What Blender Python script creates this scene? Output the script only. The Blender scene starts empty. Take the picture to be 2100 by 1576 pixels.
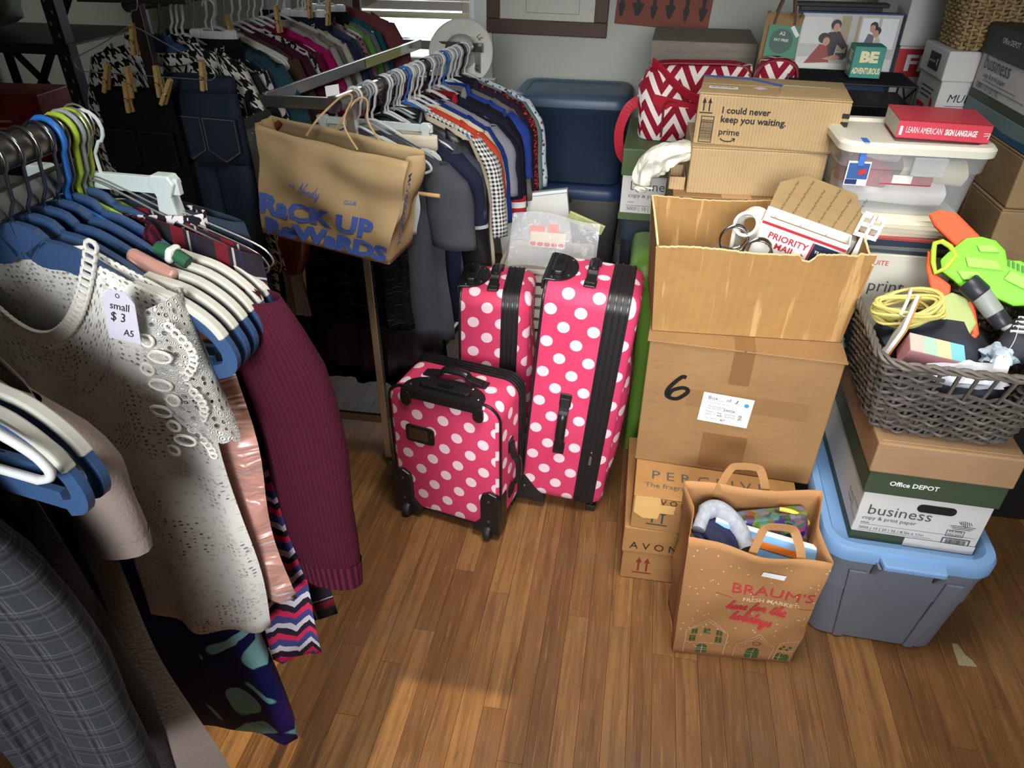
import bpy, math, random
from math import sin, cos, pi, radians as R
from mathutils import Vector as V, Matrix as M4, noise
random.seed(7)
SC = bpy.context.scene
COL = SC.collection
RG = random.Random(11)

# ------------------------------------------------------------ camera, world, lights, exposure
cam = bpy.data.objects.new('camera', bpy.data.cameras.new('camera'))
COL.objects.link(cam)
cam.data.lens = 36 * 1470 / 2100
cam.data.sensor_width = 36
cam.data.clip_start = .02
_th, _yw, _rl = R(33.4), R(9.8), R(.5)
_f = V((-sin(_yw) * cos(_th), cos(_yw) * cos(_th), -sin(_th)))
_r = V((cos(_yw), sin(_yw), 0))
_u = _r.cross(_f)
_r2, _u2 = _r * cos(_rl) + _u * sin(_rl), _u * cos(_rl) - _r * sin(_rl)
_m = M4((_r2, _u2, -_f)).transposed().to_4x4()
_m.translation = (0, 0, 1.6)
cam.matrix_world = _m
SC.camera = cam
vs = SC.view_settings
vs.view_transform, vs.look, vs.gamma, vs.use_curve_mapping = 'Standard', 'None', 1, False
vs.exposure = -0.12
SC.cycles.max_bounces = 6
SC.cycles.diffuse_bounces = 3
SC.cycles.transparent_max_bounces = 12

wd = bpy.data.worlds.new('sky'); SC.world = wd; wd.use_nodes = True
wb = wd.node_tree.nodes['Background']
wb.inputs[0].default_value = (.78, .90, 1, 1)
wb.inputs[1].default_value = 1.7

def light(name, kind, loc, target, energy, color=(1, 1, 1), **kw):
    d = bpy.data.lights.new(name, kind); o = bpy.data.objects.new(name, d); COL.objects.link(o)
    o.location = loc
    o.rotation_euler = (V(target) - V(loc)).to_track_quat('-Z', 'Y').to_euler()
    d.energy = energy; d.color = color
    for k, v in kw.items(): setattr(d, k, v)
    return o
# sun through the window behind the camera
light('sun', 'SUN', (-.3, -4, 4), (-.3, -4 + 1.0, 4 - .86), 5.0, (1, .86, .62), angle=R(.35))
# added soft fill behind the camera, centred clear of the window openings
light('rear_fill', 'AREA', (.22, -1.45, 1.8), (.16, 1.75, .65), 16, (.94, .97, 1), shape='RECTANGLE', size=1.5, size_y=1.2, spread=R(42))
# added overhead fill above the middle of the floor, no fixture there
light('overhead_fill', 'AREA', (.15, 1.0, 2.44), (.10, 1.35, .5), 15, (1, .96, .88), shape='SQUARE', size=.7, spread=R(86))
# daylight entering by the window in the back wall
light('back_window_daylight', 'AREA', (-1.28, 3.62, 1.55), (-.9, 1.6, .9), 9, (.86, .94, 1), shape='RECTANGLE', size=.8, size_y=1.0)

# ------------------------------------------------------------ colours and node helpers
def lin(c):
    return tuple(((x / 255) / 12.92 if x / 255 <= .04045 else ((x / 255 + .055) / 1.055) ** 2.4) for x in c[:3])
class X:
    def __init__(s, t, k): s.t, s.k = t, k
    def op(s, o, b=None, c=None):
        n = s.t.nodes.new('ShaderNodeMath'); n.operation = o
        s.t.links.new(s.k, n.inputs[0])
        for i, q in ((1, b), (2, c)):
            if q is None: continue
            if isinstance(q, X): s.t.links.new(q.k, n.inputs[i])
            else: n.inputs[i].default_value = q
        return X(s.t, n.outputs[0])
    def __add__(s, b): return s.op('ADD', b)
    def __sub__(s, b): return s.op('SUBTRACT', b)
    def __mul__(s, b): return s.op('MULTIPLY', b)
    def __truediv__(s, b): return s.op('DIVIDE', b)
    def __lt__(s, b): return s.op('LESS_THAN', b)
    def __gt__(s, b): return s.op('GREATER_THAN', b)
    def fr(s): return s.op('FRACT')
    def fl(s): return s.op('FLOOR')
    def ab(s): return s.op('ABSOLUTE')
    def sin(s): return s.op('SINE')
    def mx(s, b): return s.op('MAXIMUM', b)
    def mn(s, b): return s.op('MINIMUM', b)
    def xor(s, b): return (s - b).ab()
class T:
    def __init__(s, name, rough=.7, metal=0., spec=.4):
        s.m = bpy.data.materials.new(name); s.m.use_nodes = True
        s.t = s.m.node_tree
        s.b = s.t.nodes['Principled BSDF']
        s.b.inputs['Roughness'].default_value = rough
        s.b.inputs['Metallic'].default_value = metal
        s.b.inputs['Specular IOR Level'].default_value = spec
        s._uv = s._ob = None
    def n(s, typ, **kw):
        q = s.t.nodes.new(typ)
        for k, v in kw.items(): setattr(q, k, v)
        return q
    def sep(s, k):
        q = s.n('ShaderNodeSeparateXYZ'); s.t.links.new(k, q.inputs[0])
        return [X(s.t, o) for o in q.outputs]
    def uv(s):
        if not s._uv:
            q = s.n('ShaderNodeUVMap'); s._uvk = q.outputs[0]; s._uv = s.sep(q.outputs[0])
        return s._uv[0], s._uv[1]
    def obk(s): return s.n('ShaderNodeTexCoord').outputs['Object']
    def ob(s): return s.sep(s.obk())
    def pos(s): return s.n('ShaderNodeNewGeometry').outputs['Position']
    def rnd(s): return X(s.t, s.n('ShaderNodeObjectInfo').outputs['Random'])
    def vec(s, a, b, c):
        q = s.n('ShaderNodeCombineXYZ')
        for i, k in enumerate((a, b, c)):
            if isinstance(k, X): s.t.links.new(k.k, q.inputs[i])
            else: q.inputs[i].default_value = k
        return q.outputs[0]
    def noise(s, scale, k=None, detail=3, rough=.5, dist=0):
        q = s.n('ShaderNodeTexNoise'); q.inputs['Scale'].default_value = scale
        q.inputs['Detail'].default_value = detail; q.inputs['Roughness'].default_value = rough; q.inputs['Distortion'].default_value = dist
        s.t.links.new(k or s.obk(), q.inputs['Vector'])
        return X(s.t, q.outputs[0])
    def vor(s, scale, k=None, feature='F1', rnd=1., out=0):
        q = s.n('ShaderNodeTexVoronoi', feature=feature); q.inputs['Scale'].default_value = scale; q.inputs['Randomness'].default_value = rnd
        s.t.links.new(k or s.obk(), q.inputs['Vector'])
        return X(s.t, q.outputs[out])
    def rgb(s, c): 
        q = s.n('ShaderNodeRGB'); q.outputs[0].default_value = (*lin(c), 1); return q.outputs[0]
    def mix(s, f, a, b):
        q = s.n('ShaderNodeMix', data_type='RGBA', clamp_factor=True)
        if isinstance(f, X): s.t.links.new(f.k, q.inputs[0])
        else: q.inputs[0].default_value = f
        for i, k in ((6, a), (7, b)):
            if isinstance(k, tuple): q.inputs[i].default_value = (*lin(k), 1)
            else: s.t.links.new(k, q.inputs[i])
        return q.outputs[2]
    def col(s, k):
        if isinstance(k, tuple): s.b.inputs['Base Color'].default_value = (*lin(k), 1)
        else: s.t.links.new(k, s.b.inputs['Base Color'])
        return s
    def bump(s, h, strength=.3, dist=.003):
        q = s.n('ShaderNodeBump'); q.inputs['Strength'].default_value = strength; q.inputs['Distance'].default_value = dist
        s.t.links.new(h.k, q.inputs['Height']); s.t.links.new(q.outputs[0], s.b.inputs['Normal'])
        return s
    def rough(s, x): s.t.links.new(x.k, s.b.inputs['Roughness']); return s
    def alpha(s, x): s.t.links.new(x.k, s.b.inputs['Alpha']); return s
MC = {}
def mat(name, c, rough=.6, metal=0., spec=.4, vary=0., nscale=8, bump=0., bscale=60):
    if name in MC: return MC[name]
    t = T(name, rough, metal, spec)
    if vary:
        t.col(t.mix(t.noise(nscale, detail=4), tuple(max(0, x * (1 - vary)) for x in c), tuple(min(255, x * (1 + vary)) for x in c)))
    else: t.col(c)
    if bump: t.bump(t.noise(bscale, detail=2), bump)
    MC[name] = t.m
    return t.m
def cloth(c, name=None, vary=.12):
    name = name or 'cloth_%02x%02x%02x' % tuple(int(x) for x in c[:3])
    return mat(name, c, .9, spec=.15, vary=vary, nscale=9, bump=.35, bscale=260)

# ------------------------------------------------------------ mesh helpers
def TR(x=0, y=0, z=0): return M4.Translation((x, y, z))
def RX(a): return M4.Rotation(R(a), 4, 'X')
def RY(a): return M4.Rotation(R(a), 4, 'Y')
def RZ(a): return M4.Rotation(R(a), 4, 'Z')
def rrect(w, d, r, n=5, cx=0, cy=0):
    r = min(r, w / 2 - 1e-4, d / 2 - 1e-4); p = []
    for k, (sx, sy) in enumerate(((1, 1), (-1, 1), (-1, -1), (1, -1))):
        for i in range(n + 1):
            a = pi / 2 * (k + i / n)
            p.append((cx + sx * (w / 2 - r) + r * cos(a), cy + sy * (d / 2 - r) + r * sin(a)))
    return p
def smooth_path(P, n=6, closed=False):
    P = [V(p) for p in P]; out = []
    N = len(P)
    for i in range(N if closed else N - 1):
        g = (lambda k: P[k % N]) if closed else (lambda k: P[min(max(k, 0), N - 1)])
        a, b, c, d = g(i - 1), g(i), g(i + 1), g(i + 2)
        for j in range(n):
            t = j / n
            out.append(.5 * ((2 * b) + (c - a) * t + (2 * a - 5 * b + 4 * c - d) * t * t + (3 * b - a - 3 * c + d) * t ** 3))
    if not closed: out.append(P[-1])
    return out
class MB:
    def __init__(s): s.v, s.f, s.u = [], [], []
    def add(s, vs, fs, us=None, m=None):
        o = len(s.v)
        s.v += [tuple(m @ V(p)) if m else tuple(p) for p in vs]
        for i, f in enumerate(fs):
            s.f.append(tuple(o + k for k in f)); s.u.append(us[i] if us else None)
        return s
    def box(s, c, d, m=None):
        x, y, z = c; a, b, h = d[0] / 2, d[1] / 2, d[2] / 2
        vs = [(x + i * a, y + j * b, z + k * h) for k in (-1, 1) for j in (-1, 1) for i in (-1, 1)]
        return s.add(vs, [(0, 2, 3, 1), (4, 5, 7, 6), (0, 1, 5, 4), (1, 3, 7, 5), (3, 2, 6, 7), (2, 0, 4, 6)], m=m)
    def rings(s, rs, cap0=True, cap1=True, closed=True, loop=False, m=None):
        n = len(rs[0]); vs = [p for r in rs for p in r]; fs = []
        for i in range(len(rs) - (0 if loop else 1)):
            a, b = i * n, ((i + 1) % len(rs)) * n
            for j in range(n if closed else n - 1):
                k = (j + 1) % n; fs.append((a + j, a + k, b + k, b + j))
        if cap0 and not loop: fs.append(tuple(range(n - 1, -1, -1)))
        if cap1 and not loop: fs.append(tuple(range((len(rs) - 1) * n, len(rs) * n)))
        return s.add(vs, fs, m=m)
    def tube(s, P, r, n=6, closed=False, m=None, flat=None, cap=True):
        P = [V(p) for p in P]; rs = []; N = len(P)
        ref = V((0, 0, 1)); prev = None
        for i, p in enumerate(P):
            t = (P[(i + 1) % N] - P[i - 1]) if closed else (P[min(i + 1, N - 1)] - P[max(i - 1, 0)])
            t.normalize()
            if prev is None:
                a = ref if abs(t.dot(ref)) < .9 else V((1, 0, 0))
                x = (a - t * a.dot(t)).normalized()
            else: x = (prev - t * prev.dot(t)).normalized()
            prev = x; y = t.cross(x); q = r[i] if isinstance(r, (list, tuple)) else r
            fx, fy = flat or (1, 1)
            rs.append([p + (x * cos(2 * pi * k / n) * fx + y * sin(2 * pi * k / n) * fy) * q for k in range(n)])
        return s.rings(rs, cap and not closed, cap and not closed, loop=closed, m=m)
    def bar(s, P, hw, ht, side=(0, 1, 0), closed=False, m=None):
        """rectangular section swept along P; hw = half size in the plane, ht = half size along side"""
        P = [V(p) for p in P]; y = V(side); rs = []; N = len(P)
        for i, p in enumerate(P):
            t = (P[(i + 1) % N] - P[i - 1]) if closed else (P[min(i + 1, N - 1)] - P[max(i - 1, 0)])
            x = y.cross(t).normalized(); h = hw[i] if isinstance(hw, list) else hw
            rs.append([p + x * h - y * ht, p + x * h + y * ht, p - x * h + y * ht, p - x * h - y * ht])
        return s.rings(rs, not closed, not closed, loop=closed, m=m)
    def prism(s, poly, z0, z1, m=None):
        return s.rings([[(x, y, z0) for x, y in poly], [(x, y, z1) for x, y in poly]], m=m)
    def lathe(s, prof, n=20, m=None, cap0=True, cap1=True):
        return s.rings([[(r * cos(2 * pi * k / n), r * sin(2 * pi * k / n), z) for k in range(n)] for r, z in prof], cap0, cap1, m=m)
    def poly(s, pts, m=None):
        vs = [(p[0], p[1], p[2] if len(p) > 2 else 0) for p in pts]
        return s.add(vs, [tuple(range(len(vs)))], m=m)
    def ribbon(s, P, w, m=None):
        P = [V((p[0], p[1], 0)) for p in P]; L, Rr = [], []
        for i, p in enumerate(P):
            t = (P[min(i + 1, len(P) - 1)] - P[max(i - 1, 0)])
            if t.length < 1e-9: t = V((1, 0, 0))
            t.normalize(); q = V((-t.y, t.x, 0)) * w / 2
            L.append(p + q); Rr.append(p - q)
        vs = L + Rr; n = len(P)
        return s.add(vs, [(i, n + i, n + i + 1, i + 1) for i in range(n - 1)], m=m)
    def grid(s, fn, nu, nv, closed_u=False, m=None, uv=None):
        vs, us = [], []
        for j in range(nv + 1):
            for i in range(nu if closed_u else nu + 1):
                vs.append(fn(i / nu, j / nv)); us.append(uv(i / nu, j / nv) if uv else None)
        w = nu if closed_u else nu + 1; fs, fu = [], []
        for j in range(nv):
            for i in range(nu):
                k = (i + 1) % w
                q = (j * w + i, j * w + k, (j + 1) * w + k, (j + 1) * w + i)
                fs.append(q); fu.append([us[z] for z in q] if uv else None)
        return s.add(vs, fs, fu if uv else None, m=m)
    def build(s, name, m, parent=None, smooth=None, bevel=0, mx=None, solid=0):
        me = bpy.data.meshes.new(name)
        vs = [tuple(mx @ V(p)) for p in s.v] if mx else s.v
        me.from_pydata(vs, [], s.f); me.update()
        ul = me.uv_layers.new(name='uv'); data = [0.] * (2 * len(me.loops))
        for p, u in zip(me.polygons, s.u):
            ax = max(range(3), key=lambda k: abs(p.normal[k]))
            for j, li in enumerate(p.loop_indices):
                if u: a, b = u[j]
                else:
                    c = vs[me.loops[li].vertex_index]
                    a, b = ((c[1], c[2]), (c[0], c[2]), (c[0], c[1]))[ax]
                data[2 * li], data[2 * li + 1] = a, b
        ul.data.foreach_set('uv', data)
        if m: me.materials.append(m)
        if smooth is not None:
            me.polygons.foreach_set('use_smooth', [True] * len(me.polygons))
            if smooth < 180: me.set_sharp_from_angle(angle=R(smooth))
        o = bpy.data.objects.new(name, me); COL.objects.link(o)
        if parent: o.parent = parent
        if bevel:
            b = o.modifiers.new('bevel', 'BEVEL'); b.width = bevel; b.segments = 2; b.limit_method = 'ANGLE'; b.angle_limit = R(50)
        if solid:
            b = o.modifiers.new('solid', 'SOLIDIFY'); b.thickness = solid; b.offset = 0
        return o
def tag(o, label=None, cat=None, group=None, kind=None):
    for k, v in (('label', label), ('category', cat), ('group', group), ('kind', kind)):
        if v: o[k] = v
    return o
def thing(name, label, cat, loc=(0, 0, 0), rot=(0, 0, 0), group=None):
    o = bpy.data.objects.new(name, None); COL.objects.link(o); o.empty_display_size = .05
    o.location = loc; o.rotation_euler = tuple(R(a) for a in rot)
    return tag(o, label, cat, group)
def copy_tree(o, parent=None):
    c = o.copy(); COL.objects.link(c)
    if parent: c.parent = parent
    for ch in list(o.children): copy_tree(ch, c)
    return c
def place(o, loc, rot=(0, 0, 0)):
    o.location = loc; o.rotation_euler = tuple(R(a) for a in rot); return o

# ------------------------------------------------------------ flat print on faces
def fm(side, w, d, h, a, b, off=.0008):
    """matrix for print on a face of a box whose origin is its bottom centre; a, b = position on the face"""
    return {'front': TR(a, -d / 2 - off, b) @ RX(90), 'left': TR(-w / 2 - off, a, b) @ RZ(-90) @ RX(90),
            'right': TR(w / 2 + off, a, b) @ RZ(90) @ RX(90), 'top': TR(a, b, h + off), 'back': TR(a, d / 2 + off, b) @ RZ(180) @ RX(90)}[side]
def text(s, m, parent, mx, size=None, width=None, height=None, align='CENTER', bold=0., shear=0., name='lettering', bend=None):
    cu = bpy.data.curves.new('t', 'FONT'); cu.body = s; cu.align_x = align; cu.size = 1; cu.offset = bold; cu.shear = shear; cu.resolution_u = 2
    ob = bpy.data.objects.new('t', cu); COL.objects.link(ob)
    dg = bpy.context.evaluated_depsgraph_get()
    me = bpy.data.meshes.new_from_object(ob.evaluated_get(dg))
    COL.objects.unlink(ob); bpy.data.objects.remove(ob); bpy.data.curves.remove(cu)
    xs = [v.co.x for v in me.vertices] or [0, 1]; ys = [v.co.y for v in me.vertices] or [0, 1]
    k = size or 1; kx = ky = k
    if width: kx = ky = width / max(1e-6, max(xs) - min(xs))
    if height: ky = height / max(1e-6, max(ys) - min(ys))
    if height and not width: kx = ky
    for v in me.vertices:
        p = V((v.co.x * kx, v.co.y * ky, 0))
        if bend: p = V(bend(p))
        v.co = mx @ p
    me.name = name
    me.materials.clear(); me.materials.append(m)
    o = bpy.data.objects.new(name, me); COL.objects.link(o); o.parent = parent
    return o
def patch(name, m, parent, mx, w, h, r=0., t=.0004):
    b = MB(); b.prism(rrect(w, h, r, 3) if r else [(-w / 2, -h / 2), (w / 2, -h / 2), (w / 2, h / 2), (-w / 2, h / 2)], 0, t, m=mx)
    return b.build(name, m, parent)
def shapes(name, m, parent, mx, polys=(), lines=(), lw=.002):
    b = MB()
    for p in polys: b.poly(p, m=mx)
    for l in lines: b.ribbon(l, lw, m=mx)
    return b.build(name, m, parent)
def rect(x0, y0, x1, y1): return [(x0, y0), (x1, y0), (x1, y1), (x0, y1)]
def outline(x0, y0, x1, y1, t): return [rect(x0, y0, x1, y0 + t), rect(x0, y1 - t, x1, y1), rect(x0, y0 + t, x0 + t, y1 - t), rect(x1 - t, y0 + t, x1, y1 - t)]
def barcode(x0, y0, w, h, vert=True, seed=1):
    g = random.Random(seed); out = []; p = 0.
    L = w if vert else h
    while p < L:
        t = L * g.choice((.012, .02, .03)); q = min(L, p + t)
        out.append(rect(x0 + p, y0, x0 + q, y0 + h) if vert else rect(x0, y0 + p, x0 + w, y0 + q))
        p = q + L * g.choice((.012, .02, .028))
    return out
def star(cx, cy, r):
    return [(cx + (r if i % 2 == 0 else r * .42) * sin(pi * i / 5), cy + (r if i % 2 == 0 else r * .42) * cos(pi * i / 5)) for i in range(10)]
def arrows(s=1., gap=.5):
    o = []
    for dx in (0, gap * s):
        o.append([(dx - .05 * s, 0), (dx + .05 * s, 0), (dx + .05 * s, .6 * s), (dx + .16 * s, .6 * s), (dx, 1. * s), (dx - .16 * s, .6 * s), (dx - .05 * s, .6 * s)])
    o.append(rect(-.28 * s, -.16 * s, (gap + .28) * s, -.08 * s))
    return o
def disc(cx, cy, r, n=20, ry=None): return [(cx + r * cos(2 * pi * k / n), cy + (ry or r) * sin(2 * pi * k / n)) for k in range(n)]

# a joined-up hand for script lettering: letter -> strokes in a 1-high x-height box, advance
SCR = {
 'h': ([[(0, 0), (.25, 1.2), (.42, 1.9), (.3, 2.0), (.2, 1.4), (.12, 0), (.3, .8), (.5, .95), (.55, .6), (.5, .1), (.65, 0), (.85, .2)]], .8),
 'e': ([[(0, .15), (.3, .5), (.42, .85), (.28, 1.), (.12, .7), (.12, .25), (.32, 0), (.65, .2)]], .6),
 'r': ([[(0, .15), (.2, .9), (.28, 1.05), (.32, .85), (.5, .88), (.48, .4), (.52, .05), (.75, .2)]], .7),
 'f': ([[(0, .15), (.3, 1.), (.45, 1.8), (.35, 2.), (.25, 1.6), (.15, .2), (.05, -.8), (.2, -.9), (.3, -.3), (.3, .1), (.6, .25)], [(.02, .9), (.5, 1.)]], .6),
 'o': ([[(.1, .3), (.3, 1.), (.12, .75), (.12, .2), (.35, 0), (.55, .5), (.4, .95), (.45, .75), (.8, .8)]], .75),
 't': ([[(0, .15), (.25, 1.), (.35, 1.7), (.25, .6), (.25, .1), (.4, 0), (.65, .2)], [(.05, 1.25), (.6, 1.35)]], .6),
 'l': ([[(0, .15), (.3, 1.2), (.4, 1.9), (.28, 2.), (.18, 1.3), (.18, .2), (.32, 0), (.55, .2)]], .5),
 'i': ([[(0, .15), (.22, 1.), (.2, .3), (.3, 0), (.52, .2)], [(.3, 1.4), (.33, 1.48)]], .48),
 'd': ([[(.5, .85), (.25, 1.), (.08, .5), (.2, 0), (.42, .3), (.6, 1.2), (.72, 2.), (.6, .8), (.56, .1), (.7, 0), (.9, .2)]], .85),
 'a': ([[(.5, .85), (.25, 1.), (.08, .5), (.2, 0), (.42, .4), (.54, .95), (.52, .2), (.66, 0), (.86, .2)]], .8),
 'y': ([[(0, .2), (.18, .95), (.16, .3), (.32, 0), (.5, .4), (.6, 1.), (.5, -.2), (.3, -.9), (.1, -.8), (.3, -.2), (.8, .25)]], .75),
 's': ([[(0, .15), (.3, .7), (.38, 1.05), (.42, .7), (.52, .3), (.35, 0), (.1, .1)]], .62),
 'N': ([[(0, -.1), (.45, 1.2), (.75, 2.4), (.7, 1.2), (.8, -.1), (1.15, 1.2), (1.6, 2.5)]], 1.25),
 ' ': ([], .55)}
def script(s, size, w, m, parent, mx, slant=.25, name='lettering'):
    b = MB(); x = 0
    for ch in s:
        st, adv = SCR[ch]
        for k in st:
            P = smooth_path([((px + x + slant * py) * size, py * size, 0) for px, py in k], 5)
            b.ribbon(P, w, m=mx)
        x += adv
    return b.build(name, m, parent), x * size

# ------------------------------------------------------------ room shell
def m_planks():
    t = T('floor_boards', .42, spec=.35)
    x, y, z = t.sep(t.pos()); r = t.rnd()
    k = t.vec(x * 30. + r * 37., y * 1.6 + r * 91., r * 13.)
    g1 = t.noise(2.2, k, 6, .62, .4)
    g2 = t.noise(9., t.vec(x * 26. + r * 11., y * .9, 0.), 3, .6)
    base = t.mix(r, (104, 70, 39), (140, 100, 58))
    c = t.mix(((g1 - .42) * 3.2).mx(0.).mn(1.) * .85, base, (72, 47, 27))
    c = t.mix(((g2 - .56) * 5.).mx(0.).mn(1.) * .55, c, (172, 126, 78))
    worn = t.noise(3.1, t.pos(), 7, .68)
    c = t.mix(((worn - .52) * 3.5).mx(0.).mn(1.) * .75, c, (104, 82, 62))
    sc = t.noise(46., t.vec(x * 1.0, y * .5, 0.), 5, .75)
    c = t.mix(((sc - .57) * 6.).mx(0.).mn(1.) * .5, c, (66, 46, 30))
    t.col(c); t.rough(worn * .35 + .28); t.bump(g1, .12, .002)
    return t.m
PLANK = m_planks()
WALLC = mat('wall_paint', (190, 193, 180), .75, vary=.03, nscale=2, bump=.06, bscale=90)
TRIM = mat('white_trim_paint', (222, 226, 220), .45)
def struct(name, b, m, parent=None, **kw):
    o = b.build(name, m, parent, **kw)
    if not parent: o['kind'] = 'structure'
    return o
X0, X1, Y0, Y1, ZC = -2.4, 1.5, -1.6, 3.7, 2.5
fl = struct('floor', MB().box(((X0 + X1) / 2, (Y0 + Y1) / 2, -.03), (X1 - X0, Y1 - Y0, .03)), mat('subfloor', (38, 25, 15), .9))
PW = .057
unit = MB().box((.5, .5, -.0075), (1, 1, .015)).build('plank', PLANK, fl)
unit_me = unit.data; bpy.data.objects.remove(unit)
rest = MB(); npk = 0
g = random.Random(5)
for i in range(int((X1 - X0) / PW) + 1):
    xa = X0 + i * PW; y = Y0 - g.random() * .8
    while y < Y1:
        L = g.choice((.55, .8, .95, 1.2, 1.5)); a, b_ = max(y, Y0), min(y + L, Y1); y += L
        if b_ - a < .03: continue
        if -1.25 < xa < 1.3 and b_ > .45 and a < 2.4 and npk < 290:
            o = bpy.data.objects.new('plank', unit_me); COL.objects.link(o); o.parent = fl; npk += 1
            o.location = (xa + .0006, a + .0006, -.0005 * g.random()); o.scale = (PW - .0008, b_ - a - .0008, 1)
        else: rest.box((xa + PW / 2, (a + b_) / 2, -.008), (PW - .0013, b_ - a - .0012, .015))
tag(rest.build('planks', PLANK, fl), kind='stuff')
def wall_y(y, t, openings):
    """wall across X at y (thickness t outwards) with rectangular openings (x0, x1, z0, z1)"""
    b = MB(); xs = X0
    for (a, c, z0, z1) in sorted(openings):
        b.box(((xs + a) / 2, y + t / 2, ZC / 2), (a - xs, abs(t), ZC))
        b.box(((a + c) / 2, y + t / 2, z0 / 2), (c - a, abs(t), z0)); b.box(((a + c) / 2, y + t / 2, (z1 + ZC) / 2), (c - a, abs(t), ZC - z1))
        xs = c
    b.box(((xs + X1) / 2, y + t / 2, ZC / 2), (X1 - xs, abs(t), ZC))
    return b
WX0, WX1, WZ0, WZ1 = -1.78, -.835, .92, 2.05
struct('wall_back', wall_y(Y1, .12, [(WX0, WX1, WZ0, WZ1)]), WALLC)
struct('wall_front', wall_y(Y0, -.12, [(-1.05, -.63, .75, 2.36), (-.455, -.165, .75, 2.36)]), WALLC)
struct('wall_left', MB().box((X0 - .06, (Y0 + Y1) / 2, ZC / 2), (.12, Y1 - Y0, ZC)), mat('left_wall_paint', (150, 148, 128), .8))
struct('wall_right', MB().box((X1 + .06, (Y0 + Y1) / 2, ZC / 2), (.12, Y1 - Y0, ZC)), WALLC)
struct('ceiling', MB().box(((X0 + X1) / 2, (Y0 + Y1) / 2, ZC + .05), (X1 - X0, Y1 - Y0, .1)), WALLC)
struct('baseboard_back', MB().box(((X0 + X1) / 2, Y1 - .008, .05), (X1 - X0, .016, .1)), TRIM, bevel=.003)
# window in the back wall: sash frames, meeting rail, panes
w1 = struct('window_1', MB().box((WX1 - .012, Y1 + .05, (WZ0 + WZ1) / 2), (.024, .1, WZ1 - WZ0)).box((WX0 + .012, Y1 + .05, (WZ0 + WZ1) / 2), (.024, .1, WZ1 - WZ0))
            .box(((WX0 + WX1) / 2, Y1 + .05, WZ1 - .012), (WX1 - WX0, .1, .024)).box(((WX0 + WX1) / 2, Y1 + .03, WZ0 + .012), (WX1 - WX0 + .06, .16, .024)), TRIM)
SASH = mat('sash_paint', (176, 168, 158), .5); CREAM = mat('sash_cream_paint', (214, 208, 176), .5)
mz = 1.223
def sash(z0, z1, y, rail_bot, name='window_frame'):
    b = MB(); a, c = WX0 + .024, WX1 - .024
    b.box((a + .02, y, (z0 + z1) / 2), (.04, .035, z1 - z0)); b.box((c - .02, y, (z0 + z1) / 2), (.04, .035, z1 - z0))
    b.box(((a + c) / 2, y, z0 + rail_bot / 2), (c - a - .08, .035, rail_bot)); b.box(((a + c) / 2, y, z1 - .02), (c - a - .08, .035, .04))
    o = b.build(name, SASH, w1, bevel=.003)
    gl = T('window_glass', 0.02); gl.b.inputs['Transmission Weight'].default_value = 1; gl.b.inputs['IOR'].default_value = 1.0; gl.col((240, 248, 250))
    return o, gl.m
s1, GLASS = sash(WZ0 + .024, mz + .02, Y1 + .03, .05)
MB().box(((WX0 + WX1) / 2, Y1 + .03, (WZ0 + mz) / 2 + .03), (WX1 - WX0 - .12, .004, mz - WZ0 - .07)).build('pane', GLASS, w1)
s2, _ = sash(mz, WZ1 - .024, Y1 + .07, .045)
MB().box(((WX0 + WX1) / 2, Y1 + .07, (WZ1 + mz) / 2), (WX1 - WX0 - .12, .004, WZ1 - mz - .1)).build('pane', GLASS, w1)
MB().box(((WX0 + WX1) / 2, Y1 + .008, mz - .034), (WX1 - WX0 - .05, .012, .014)).box(((WX0 + WX1) / 2, Y1 + .012, mz - .048), (WX1 - WX0 - .05, .008, .014)).build('stop_bead', CREAM, w1)
b = MB()
for xa in (WX0 - .045, WX1 + .045): b.box((xa, Y1 - .009, 1.5), (.09, .018, 1.3)); b.box((xa + (.04 if xa > -1.2 else -.04), Y1 - .013, 1.5), (.012, .026, 1.3))
b.box(((WX0 + WX1) / 2, Y1 - .009, WZ1 + .045), (WX1 - WX0 + .18, .018, .09)); b.box(((WX0 + WX1) / 2, Y1 - .03, WZ0 - .012), (WX1 - WX0 + .22, .07, .024))
struct('trim_1', b, TRIM, bevel=.002)
# porch outside the back window
b = MB().box((-1.47, 4.6, 1.1), (.042, .042, 2.7))
tag(b.build('porch_post', mat('porch_paint', (150, 190, 215), .6)), 'pale blue porch post standing outside the back window', 'post')
g_ = struct('ground_outside', MB().box((-1, 9, -.3), (24, 10.4, .1)), mat('outside_ground', (190, 195, 185), .9))

# ------------------------------------------------------------ cardboard
def m_card(name, c, corr=0., axis=0, spots=True):
    t = T('cardboard_' + name, .78, spec=.2)
    o = t.ob()
    n1 = t.noise(6., detail=5); n2 = t.noise(90., t.vec(o[0] * .25, o[1] * .25, o[2]), 3)
    a = tuple(x * .88 for x in c); b = tuple(min(255, x * 1.08) for x in c)
    k = t.mix(n1, a, b)
    k = t.mix(((n2 - .5) * 1.2).mx(0.).mn(.35), k, tuple(x * .78 for x in c))
    if corr:
        w = ((o[0] + o[1]) * (2 * pi / corr)).sin()
        if corr > .01:
            n3 = t.noise(26., t.vec(o[0], o[1], o[2] * .05), 4, .6); k = t.mix(((n3 - .57) * 9.).mx(0.).mn(.5), k, (206, 170, 116)); n2 = n2 + n3 * 3.
        k = t.mix(w * (.10 if corr < .01 else .03) + .08, k, tuple(min(255, x * 1.35) for x in c))
        t.bump(w * (1. if corr < .01 else .3) + n2 * .5, .25, .0012)
    else: t.bump(n1 * 2. + n2 * .4, .15, .004)
    t.col(k)
    return t.m
KRAFT = m_card('kraft', (142, 108, 71))
KRAFT_P = m_card('ribbed_light', (164, 138, 100), .0085)
KRAFT_O = m_card('golden_brown', (152, 115, 69), .022)
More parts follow.
